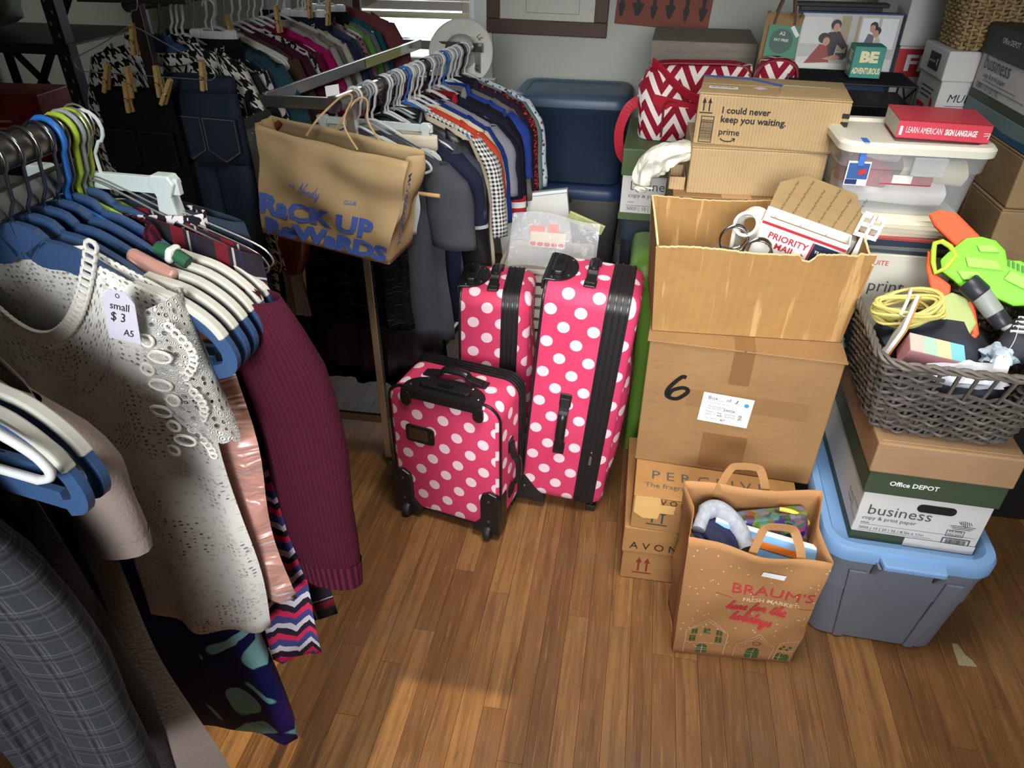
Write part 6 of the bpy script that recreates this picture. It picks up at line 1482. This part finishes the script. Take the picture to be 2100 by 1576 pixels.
garment('scarf', 'grey white scarf hanging at the left of the black slub skirt', 'scarf', (-1.005, 1.87, .98), -5, cloth((150, 142, 138)), L=.45, hw=.035, hem=.035, sh=0, neck=0, th=.01, fold=.006, nf=2, seed=42)
garment('trousers', 'black trousers hanging behind the leather handbag', 'trousers', (-1.10, 1.90, 1.0), -5, cloth((20, 20, 22)), L=.80, hw=.11, hem=.125, sh=0, neck=0, th=.02, fold=.01, nf=3, seed=43)
price_tag('white handwritten paper tag on the charcoal tee beside the shopping bag', (-.585, 1.93, 1.005), (0, 28, -8), .06, .05, [('M', -.01, .02, .01), ('$4', .008, .01, .014)])
# sun hat at the end of the rod
tt = T('hat_straw', .8); o_ = tt.ob(); n = tt.noise(40.); tt.col(tt.mix(n, (206, 202, 190), (226, 222, 212)))
t = thing('sun_hat', 'pale pleated sun hat hanging on the window end of the chrome rod', 'hat', (-.685, 2.80, 1.168), (66, 10, 4))
b = MB(); nn = 72
def hat(u, v):
    a = 2 * pi * u
    if v < .6: k = v / .6; r = .118 - .05 * k; z = .012 * (1 - k) * sin(36 * a) * .35 + .01 * sin(2 * a)
    else: k = (v - .6) / .4; r = .062 * (1 - k ** 3) + .0005; z = -.065 * min(1, k * 1.6)
    return (r * cos(a), r * sin(a), z)
b.grid(hat, nn, 10, closed_u=True); b.build('hat_body', tt.m, t, smooth=60, solid=.002)
for sx, sy, rr_ in ((.055, .055, 40), (.065, -.045, -20)): text('Lg', INK, t, TR(sx, sy, .012) @ RZ(rr_ - 60), width=.024, shear=.4, name='handwriting')

# --- back rack along the left
bk = thing('clothes_rack', 'dark metal clothes rack full of winter clothes beside the window', 'rack', (-1.24, 1.775, 0))
BR0, BR1 = V((-1.245, 1.74, 1.405)), V((-1.15, 2.99, 1.405))
DST = mat('rack_dark_steel', (84, 78, 76), .3, metal=.9)
rbar('rod', BR0, BR1, None, DST, bk, r=.014)
rbar('post', (-1.215, 1.735, .03), (-1.215, 1.735, 1.41), (.03, .02), DST, bk); rbar('post', (-1.15, 3.01, .03), (-1.15, 3.01, 1.41), (.03, .02), DST, bk)
rbar('end_bar', (-1.36, 1.73, 1.425), (-1.08, 1.74, 1.425), (.02, .025), DST, bk)
for x, y in ((-1.215, 1.735), (-1.15, 3.01)): q = MB(); q.box((x - bk.location.x, y - bk.location.y, .015), (.40, .05, .03)); q.build('foot', DST, bk, bevel=.004)
ob2 = lambda y: on_rod(y, BR0, BR1, -.085)
back = [
 (1.83, 'jacket', 'black and white houndstooth jacket at the front of the dark rack', 'jacket', HOUND, dict(L=.80, hw=.205, sh=.05, neck=.085, nd=.12, sleeve=(.56, .06, .05), collar=HOUND)),
 (1.88, 'sweater', 'charcoal black sweater behind the houndstooth jacket', 'sweater', cloth((36, 36, 40)), dict(sleeve=(.5, .06, .05))),
 (1.925, 'hoodie', 'black hooded top with grey print on sleeve', 'hoodie', cloth((26, 26, 30)), dict(sleeve=(.5, .06, .05, MONO))),
 (1.975, 'jacket', 'dark teal sherpa fleece jacket on the dark rack', 'jacket', SHER, dict(hw=.22, th=.024, sleeve=(.5, .075, .06, SHER), collar=SHER)),
 (2.03, 'sweater', 'forest green sweater beside the teal fleece', 'sweater', cloth((28, 52, 48)), dict(sleeve=(.5, .06, .05))),
 (2.075, 'blouse', 'white blouse mostly hidden behind the green sweater', 'blouse', cloth((196, 194, 188)), dict(hw=.20)),
 (2.115, 'sweater', 'chestnut brown sweater on the dark rack', 'sweater', cloth((74, 56, 46)), dict(sleeve=(.5, .06, .05))),
 (2.155, 'sweater', 'dark plum sweater next to the brown one', 'sweater', cloth((62, 24, 40)), dict(sleeve=(.5, .06, .05))),
 (2.195, 'cardigan', 'black and white patterned cardigan on the dark rack', 'cardigan', MONO, dict(sleeve=(.5, .055, .05))),
 (2.235, 'sweater', 'burgundy sweater behind the patterned cardigan', 'sweater', cloth((96, 22, 46)), dict(sleeve=(.5, .06, .05))),
 (2.275, 'sweater', 'bright magenta sweater on the dark rack', 'sweater', cloth((158, 24, 88)), dict(hw=.215, sleeve=(.5, .06, .05))),
 (2.32, 'sweater', 'pale grey beige sweater with empty looking collar', 'sweater', cloth((160, 152, 146)), dict(hw=.22, sleeve=(.5, .06, .05))),
 (2.365, 'blouse', 'taupe blouse behind the pale beige sweater', 'blouse', cloth((126, 116, 106)), dict(sleeve=(.5, .055, .05))),
 (2.41, 'sweater', 'cream ribbed sweater on the dark rack', 'sweater', cloth((184, 180, 164)), dict(sleeve=(.5, .055, .05))),
 (2.455, 'jacket', 'navy jacket toward the window on the dark rack', 'jacket', cloth((36, 44, 66)), dict(hw=.215, sleeve=(.5, .065, .055), collar=cloth((36, 44, 66)))),
 (2.50, 'sweater', 'slate blue sweater behind the navy jacket', 'sweater', cloth((56, 68, 88)), dict(sleeve=(.5, .06, .05))),
 (2.55, 'blouse', 'dusty pink print blouse near the window', 'blouse', fabric('dusty_pink_print', lambda t, u, v: t.mix(t.vor(80.) < .35, (150, 116, 118), (70, 50, 58))), dict(sleeve=(.5, .055, .05))),
 (2.60, 'sweater', 'grass green sweater near the window', 'sweater', cloth((104, 146, 70)), dict(hw=.205, sleeve=(.5, .055, .05))),
 (2.65, 'sweater', 'grey sweater between the green and the teal ones', 'sweater', cloth((104, 108, 112)), dict(sleeve=(.5, .055, .05))),
 (2.70, 'sweater', 'deep teal sweater second from the window', 'sweater', cloth((28, 84, 96)), dict(sleeve=(.5, .055, .05))),
 (2.76, 'jacket', 'dusty maroon jacket nearest the window on the dark rack', 'jacket', cloth((110, 60, 62)), dict(hw=.225, sh=.06, th=.026, sleeve=(.5, .07, .06)))]
for i, (y, nm, lab, cat, m, kw) in enumerate(back):
    kw = dict(kw); kw.setdefault('seed', i + 60); kw.setdefault('hw', .21); kw.setdefault('hem', kw['hw'] + .01); kw.setdefault('L', .62); kw.setdefault('sh', .08)
    p = ob2(y); rz = -4.5 + RG.uniform(-3, 3)
    garment(nm, lab, cat, (p[0], p[1], p[2] + .013), rz, m, **kw)
    if i == 0: hanger('flat', 'slate blue flat hanger inside the houndstooth jacket', p, rz, HB, .20, rr=.015)
    elif i % 3: hanger('tube', 'white plastic hanger inside the ' + short(lab), p, rz, HW, .205, 'white hangers on the dark rack', rr=.015)
    else: hanger('wire', 'thin wire hanger inside the ' + short(lab), p, rz, WIREW, .205, 'wire hangers on the dark rack', rr=.015)
for k in range(5):
    hanger('tube', 'empty white hanger between sweaters on the dark rack', ob2(1.9 + .17 * k), -4.5 + RG.uniform(-6, 6), HW, .205, 'empty white hangers on the dark rack', rr=.015)
# trousers clipped on hangers along the dark rack
tr = [(1.945, .075, (20, 20, 23), 'black trousers with waist tag hung high beside the teal fleece'), (2.44, .085, (30, 32, 46), 'ink blue trousers hung high toward the window'), (2.60, .075, (20, 21, 25), 'black trousers with white size mark nearest the window')]
for i, (y, hw_t, c, lab) in enumerate(tr):
    p = ob2(y); q_ = (p[0] + .075, p[1], p[2] - .01)
    pt = pants(lab, q_, -5, cloth(c), hw_t, .4, i + 2)
    text('XL', WHITE, pt, TR(hw_t * .6, -.030, -.022) @ RX(90) @ RZ(90), width=.02)
    hanger('clip', 'white clip hanger holding the ' + lab.split(' hung')[0].split(' nearest')[0], (q_[0], q_[1], q_[2] + .02), -5, HW, hw_t * .95, 'white clip hangers on the dark rack', top=.055, rr=.015)
bt = pants('black trousers pinned to a wire hanger in front of the houndstooth jacket', (-1.262, 1.70, 1.222), -3, cloth((14, 14, 16)), .108, .80, 21, DEN)
jn = pants('dark blue jeans with stitched back pocket beside the black trousers', (-1.10, 1.745, 1.252), -6, DEN, .098, .85, 22, mat('jean_thread', (120, 116, 104), .8))
jh = hanger('wire', 'wire hanger with clothespins at the front of the dark rack', (-1.215, 1.70, 1.365), -6, WIREW, .20, rr=.03, top=.06)
pins = [(-1.302, 1.675, 1.252, 24, 'leftmost clothespin, tilted, on the black trousers'), (-1.238, 1.672, 1.246, 2, 'second clothespin from the left, beside the rack post'), (-1.252, 1.665, 1.212, 6, 'lowest clothespin, just below the rack post foot of the wire hanger'), (-1.165, 1.675, 1.250, 4, 'clothespin standing straight right of the rack post'), (-1.145, 1.668, 1.228, 34, 'opened clothespin tilted right on the black trousers'), (-1.065, 1.71, 1.262, 8, 'clothespin on the jeans waistband'), (-1.235, 1.72, 1.335, 10, 'clothespin at the top by the hanger neck')]
for x, y, z, a, lab in pins: clothespin((x, y, z), (0, a, -8), lab)
for k, yy in enumerate((2.05, 2.2, 2.38, 2.42)): p = ob2(yy); clothespin((p[0] + (.06, .12, .13, .17)[k], yy, p[2] + (.0, .01, .03, .005)[k]), (0, 6 * k - 8, -8), ('clothespin above the green sweater', 'clothespin above the magenta sweater', 'clothespin on the navy trousers', 'clothespin beside the cream sweater')[k])
# clear vinyl bag, brown handbag, tie clip on the chrome rack's end bar
vn = T('vinyl_film', .1, spec=.8); vn.col((150, 150, 146)); vn.b.inputs['Alpha'].default_value = .22; vn.bump(vn.noise(40., detail=4, dist=1.5), .8, .01)
t = thing('garment_bag', 'clear crinkled vinyl bag with dark top edge left of the shopping bag', 'bag', (-1.0, 1.765, .88), (0, 0, 25))
MB().box((0, 0, .13), (.11, .03, .26)).build('film', vn.m, t, bevel=.004); b = MB(); b.bar([(-.06, -.016, .245), (.06, -.016, .285)], .012, .003); b.build('top_edge', mat('vinyl_black', (24, 24, 26), .4), t)
b = MB(); b.tube([(0, 0, .27), (.0, 0, .29)], .002, 5); b.tube([(0, .01 * cos(a), .30 + .018 * sin(a)) for a in [2 * pi * k / 14 for k in range(14)]], .002, 5, closed=True); b.build('ring', STEEL, t)
BRN = mat('brown_leather', (92, 46, 26), .3, spec=.6, vary=.3, nscale=20, bump=.2, bscale=60)
t = thing('handbag', 'glossy brown leather handbag hanging behind the shopping bag bottom', 'handbag', (-.965, 1.80, .70), (0, 10, -20))
b = MB(); b.rings([[(x * k + dx, y * k, z) for x, y in rrect(.13, .05, .02, 4)] for k, dx, z in ((.35, -.02, 0), (.6, -.01, .02), (.85, 0, .09), (.8, .01, .16), (.55, .02, .20))]); b.build('bag_body', BRN, t, smooth=50)
b = MB(); b.tube(smooth_path([(-.03, -.015, .19), (-.075, -.02, .28), (-.07, -.02, .38), (-.02, -.01, .45)], 5), .008, 8, flat=(1, .5)); b.build('strap', BRN, t, smooth=60)
b = MB(); b.tube(smooth_path([(-.055, -.027, .16), (-.02, -.03, .05), (-.03, -.028, .01)], 5), .003, 6); b.build('edge_piping', mat('tan_edge', (176, 140, 104), .4), t, smooth=60)
t = thing('neck_tie', 'black tie knotted on the rack bar with small white clip', 'tie', (-1.0, 1.80, 1.185)); b = MB(); b.tube([(0, .022 * cos(a), .024 * sin(a)) for a in [2 * pi * k / 14 for k in range(14)]], .007, 8, closed=True); b.prism([(-.006, 0), (.006, 0), (.02, -.2), (0, -.23), (-.02, -.2)][::-1], -.003, .003, m=TR(0, -.03, -.02) @ RX(90)); b.build('tie_body', cloth((16, 16, 18)), t, smooth=40)
MB().box((.004, -.036, -.04), (.012, .006, .022)).build('clip', WHITE, t, bevel=.001)

# --- front left rack
lk = thing('clothes_rack', 'worn steel clothes rack with thick rod at the left front', 'rack', (-.655, .5, 0))
LR0, LR1 = V((-.655, .12, 1.385)), V((-.655, .768, 1.385))
WST = mat('worn_steel', (120, 116, 110), .35, metal=.9, vary=.3, nscale=30)
rbar('rod', LR0, LR1, None, WST, lk, r=.0165); rbar('rail', (-.665, .12, 1.335), (-.665, .765, 1.335), (.012, .028), CHD, lk)
rbar('post', (-.665, .13, .0), (-.665, .13, 1.39), (.022, .022), CHD, lk)
lp = lambda y, dz=-.08: (-.655, y, 1.385 + dz)
RL = -5.5
# lace blouse
garment('blouse', 'white lace blouse with scalloped sleeve and handwritten price tag', 'blouse', lp(.632, -.052), RL + 2, LACE, L=.635, hw=.185, hem=.185, sh=.088, neck=.105, nd=.12, th=.02, fold=.008, nf=2.4, seed=2, nu=40, nv=26, wob=.03)
lace = COL.objects[-1] if False else [o for o in COL.objects if o.get('label', '').startswith('white lace blouse')][0]
b = MB()
def cap(u, v):   # flutter sleeve over the shoulder
    a = -pi * .52 + u * pi * 1.04; s = .5 + .5 * cos(a * 1.0)
    r = .012 + .055 * v * (.6 + .4 * cos(a)); sc = .008 * abs(sin(u * pi * 5)) * v
    return (.155 + (.035 + .02 * v) * cos(a) * (1) + .012 * v, -.030 * sin(a) - .01, -.085 - (.17 + sc) * v * (.75 + .25 * cos(a)) + .012 * (1 - v) * cos(a))
b.grid(cap, 40, 14, uv=lambda u, v: (u * .22, v * .19)); b.build('flutter_sleeve', EYEL, lace, smooth=80)
b = MB()
for k in range(46):
    u = -1 + 2 * k / 45; x = u * .105; z = -.006 - .12 * (1 - u * u) - .088 * (.105 / .185) * .5 + .004
    b.tube([(x + .0072 * cos(a), -.012 - .006 * (1 - u * u), z + .0072 * sin(a)) for a in [2 * pi * q / 8 for q in range(8)]], .0026, 5, closed=True)
tag(b.build('crochet_edging', mat('crochet_white', (232, 228, 218), .8), lace, smooth=70), kind='stuff')
b = MB()
for k in range(26):
    v_ = k / 25; x = .19 + .022 * abs(sin(v_ * pi * 2.5)) - .012 * v_; z = -.10 - .17 * v_
    b.tube([(x + .005 * cos(a), -.03 - .002, z + .005 * sin(a)) for a in [2 * pi * q / 8 for q in range(8)]], .0018, 5, closed=True)
for k in range(9):
    v_ = k / 8; z = -.115 - .15 * v_; x = .165 + .012 * sin(k * 2.1)
    b.tube([(x + (.014 if k % 2 else .008) * cos(a), -.041, z + .007 * sin(a)) for a in [2 * pi * q / 12 for q in range(12)]], .002, 5, closed=True)
tag(b.build('eyelet_edging', mat('crochet_white', (232, 228, 218), .8), lace, smooth=70), kind='stuff')
price_tag('white tag marked small and three dollars on the lace blouse', (-.505, .566, 1.225), (-6, 4, RL), .038, .056, [('small', 0, .035, .024), ('$ 3', -.004, .022, .018), ('A5', .006, .007, .013)], mat('tag_lilac_white', (206, 202, 214), .6))
# neighbours behind the lace blouse
garment('dress', 'navy dress with turquoise leaf print hanging below the lace blouse', 'dress', lp(.655, -.36), RL, LEGG, L=.62, hw=.12, hem=.175, sh=.03, neck=.05, nd=.04, th=.035, fold=.010, nf=1.6, seed=5)
garment('camisole', 'shiny pink satin camisole with blank tag behind the lace blouse', 'top', lp(.684, -.10), RL, PINK, L=.55, hw=.20, hem=.215, sh=.08, neck=.11, nd=.10, th=.022, fold=.008, nf=2.2, seed=8)
price_tag('small blank white tag on the pink satin camisole edge', (-.477, .655, 1.022), (0, 0, RL), .02, .032, mt=mat('tag_lilac_white', (206, 202, 214), .6), string=[(-.008, 0, .05)])
garment('cardigan', 'multicoloured knitted cardigan with pink stripes below the satin camisole', 'cardigan', lp(.702, -.10), RL, KNIT, L=.72, hw=.18, hem=.225, sh=.08, neck=.07, th=.018, fold=.012, nf=4, seed=9)
garment('blouse', 'green and white leaf print blouse glimpsed inside the lace neckline', 'blouse', lp(.667, -.10), RL, fabric('green_leaf_print', lambda t, u, v: t.mix((t.noise(30., detail=2, dist=2.) - .52) * 40., (22, 74, 52), (196, 200, 190))), L=.50, hw=.17, hem=.15, sh=.08, neck=.06, th=.008, seed=10)
garment('sweater', 'maroon ribbed knit sweater with long sleeve on the left front rack', 'sweater', lp(.728, -.085), RL, MARO, L=.57, hw=.225, hem=.20, sh=.075, neck=.085, nd=.03, th=.022, fold=.008, nf=2, sleeve=(.475, .072, .048, MARO, [(.90, 1., MARB)]), seed=12, collar=MARB)
garment('shirt', 'red and black plaid flannel shirt behind the maroon sweater', 'shirt', lp(.752, -.068), RL, FLAN, L=.72, hw=.23, hem=.225, sh=.055, neck=.08, th=.016, seed=13)
for i, y in enumerate((.634, .659, .683, .706, .729, .752)):
    hanger('flat', ('nearest blue flat hanger, holding the white lace blouse', 'second blue flat hanger from the lace blouse', 'third blue flat hanger, with pink satin over its shoulder', 'fourth blue flat hanger, with green strap over its shoulder', 'fifth blue flat hanger, inside the maroon sweater', 'farthest blue flat hanger, inside the plaid shirt')[i], lp(y), RL + 2.5 - .6 * i, HB, .228, 'blue flat hangers on the left front rack', rr=.017)
t = thing('strap', 'pale pink satin strap wrapped over the blue hanger shoulder', 'strap', (-.527, .664, 1.262), (0, 22, RL)); MB().box((0, 0, 0), (.06, .014, .022)).build('band', PINK, t, bevel=.005)
t = thing('strap', 'dark green and white strap knotted over the blue hanger shoulder', 'strap', (-.515, .688, 1.268), (0, 20, RL)); b = MB(); b.tube([(-.02, 0, 0), (0, 0, .003), (.02, 0, 0)], .008, 8); b.build('band', mat('green_strap', (26, 84, 54), .6), t, smooth=60); MB().box((0, 0, .002), (.010, .02, .019)).build('white_band', WHITE, t, bevel=.004)
for i, (y, hh) in enumerate(((.757, .0), (.762, .003), (.767, .006))): hanger('wire', ('lowest', 'middle', 'topmost')[i] + ' of three silver wire hangers resting on the plaid shirt', (-.65, y, 1.325 + hh), RL + 2 * i, WIREW, .215, 'wire hangers over the plaid shirt', rr=.017, top=.06)
hanger('tube', 'farther lime green plastic hanger on the left front rod', lp(.76), RL + 8, LIMEH, .19, 'lime hangers on the left front rod', rr=.017)
hanger('tube', 'nearer lime green plastic hanger on the left front rod', lp(.74), RL + 5, LIMEH, .19, 'lime hangers on the left front rod', rr=.017)
hanger('tube', 'grey plastic hanger on the left front rod end', lp(.75), RL + 5, HGREY, .19, rr=.018); hanger('tube', 'bright blue plastic hanger on the left front rod', lp(.72), RL, HBR, .19, rr=.018)
garment('tank_top', 'lime green tank top behind the blue hangers', 'top', lp(.765, -.085), RL + 6, cloth((150, 176, 48)), L=.4, hw=.14, hem=.15, sh=.08, neck=.09, nd=.10, th=.01, seed=15)
hanger('clip', 'white clip hanger with clear clips beyond the blue hangers', (-.64, .766, 1.335), RL + 3, HCL, .105, rr=.017, top=.05)
garment('skirt', 'black skirt with white flecks under the clear clip hanger', 'skirt', (-.60, .766, 1.29), RL + 3, MONO, L=.5, hw=.085, hem=.12, sh=0, neck=0, th=.02, fold=.01, nf=4, waist=MONO, seed=16)
garment('shorts', 'dark denim shorts under the wire hangers', 'shorts', (-.60, .785, 1.305), RL, DEN, L=.3, hw=.13, hem=.14, sh=.02, neck=0, th=.02, seed=17)
# in front of the lace blouse
TAU = cloth((132, 118, 110), 'taupe_jersey')
garment('top', 'taupe jersey top with loose rolled sleeve at the left front', 'top', (-.705, .50, 1.345), -10, TAU, L=.84, hw=.165, hem=.245, sh=.125, neck=.09, nd=.08, th=.028, fold=.012, nf=2, seed=22, nv=24, sleeve=(.17, .044, .046, TAU, [(.90, 1., TAU)]))
garment('trousers', 'dark navy trousers hanging between taupe top and grey checked jacket', 'trousers', (-.64, .455, 1.20), -9, cloth((24, 27, 42)), L=.86, hw=.10, hem=.13, sh=.02, neck=0, th=.02, fold=.012, nf=3, seed=24)
garment('trousers', 'dark brown trousers beside the navy ones at the left front', 'trousers', (-.625, .43, 1.19), -9, cloth((54, 50, 50)), L=.80, hw=.10, hem=.115, sh=.02, neck=0, th=.02, fold=.012, nf=3, seed=25)
for i, y in enumerate((.425, .447)): hanger('flat', ('blue flat hanger next to the white hanger at the left edge', 'second blue flat hanger from the white one at the left edge')[i], lp(y), -9, HB, .215, 'blue flat hangers at the left edge', rr=.017)
hanger('tube', 'thick white plastic hanger at the left edge over the checked jacket', lp(.405, -.07), -9, HW, .215, rr=.018)
jk = garment('jacket', 'grey checked jacket with buttoned cuff at the left edge', 'jacket', (-.675, .375, 1.235), -8, GLEN, L=.46, hw=.13, hem=.15, sh=.02, neck=0, th=.03, fold=.014, nf=2.5, seed=27, sleeve=(.44, .062, .058, GLEN))
b = MB(); b.lathe([(.0001, .005), (.009, .0045), (.011, .002), (.011, 0)], 18, m=TR(.155, -.037, -.43) @ RX(90)); b.build('button', mat('button_black', (24, 24, 26), .3), jk, smooth=40)
for sx in (-1, 1):
    b = MB(); b.lathe([(.0001, .0056), (.0016, .0056), (.0016, .004)], 8, m=TR(.155 + sx * .003, -.037, -.43) @ RX(90)); b.build('button_hole', mat('hole_black', (14, 13, 12), .9), jk)

# --- steel shelving against the left wall
SH = mat('shelf_dark_steel', (40, 40, 40), .5, metal=.5)
sf = thing('shelving_unit', 'dark slotted steel shelving unit at the left wall', 'shelf', (-2.05, 2.32, 0))
for x in (-2.36, -1.755):
    for y in (2.12, 2.52):
        b = MB(); sx = 1 if x < -2 else -1; b.box((x + sx * .02 + 2.05, y - 2.32, .95), (.04, .003, 1.9)); b.box((x + 2.05, y - 2.32 + .02, .95), (.003, .04, 1.9)); up = b.build('upright', SH, sf)
        if y < 2.3:
            b = MB()
            for k in range(36): b.prism(rrect(.007, .012, .003, 2), 0, .0006, m=TR(x + sx * (.012 + .016 * (k % 2)) + 2.05, y - 2.32 - .0022, .7 + .032 * (k // 1)) @ RX(90))
            tag(b.build('slots', mat('slot_light', (120, 118, 112), .6), up), kind='stuff')
for z in (.35, .86, 1.25, 1.75): MB().box((0, 0, z), (.62, .42, .006)).box((0, -.21, z - .012), (.62, .003, .03)).build('shelf', SH, sf)
for a, b_ in (((-.3, .2, .9), (.3, .2, 1.7)), ((.3, .2, .5), (-.3, .2, 1.2)), ((-.3, .2, .5), (.3, .2, 1.2))): q = MB(); q.bar([a, b_], .015, .0015); q.build('brace', SH, sf)
t = thing('box', 'red snack box with yellow drawing on the steel shelf at the left', 'box', (-2.10, 2.25, .866), (0, 0, 4)); MB().box((0, 0, .11), (.26, .18, .22)).build('body', mat('snack_red', (120, 24, 22), .5), t, bevel=.003)
shapes('yellow_drawing', mat('snack_yellow', (206, 150, 40), .5), t, fm('front', .26, .18, .2, .08, .06), [disc(0, 0, .02), disc(-.02, .04, .012)]); shapes('small_print', mat('snack_pale', (196, 140, 110), .5), t, fm('front', .26, .18, .2, -.02, .1), [rect(-.09, .03 - .025 * k, .03 + .012 * k, .038 - .025 * k) for k in range(4)])
t = thing('box', 'flat dark red box beside the houndstooth jacket on the steel shelf', 'box', (-1.88, 2.26, .866), (0, 0, -4)); MB().box((0, 0, .05), (.24, .2, .10)).build('body', mat('dark_red_box', (110, 12, 16), .45), t, bevel=.003); MB().box((0, 0, .104), (.245, .205, .012)).build('lid', mat('dark_red_lid', (90, 10, 14), .45), t, bevel=.002)
t = thing('bottle', 'dark blue bottle between the red boxes on the steel shelf', 'bottle', (-1.985, 2.22, .866)); MB().lathe([(.03, 0), (.032, .01), (.032, .12), (.014, .16), (.014, .19), (.0001, .19)], 18).build('body', mat('bottle_blue', (26, 30, 76), .3), t, smooth=40)
MB().lathe([(.016, .19), (.016, .215), (.0001, .215)], 14).build('cap', mat('cap_grey', (120, 120, 110), .5), t, smooth=40)
blob('bundle', 'grey green bundled cloth on the upper steel shelf', 'cloth', (-2.18, 2.26, 1.345), (.16, .14, .09), cloth((96, 98, 84)), 6, .2)
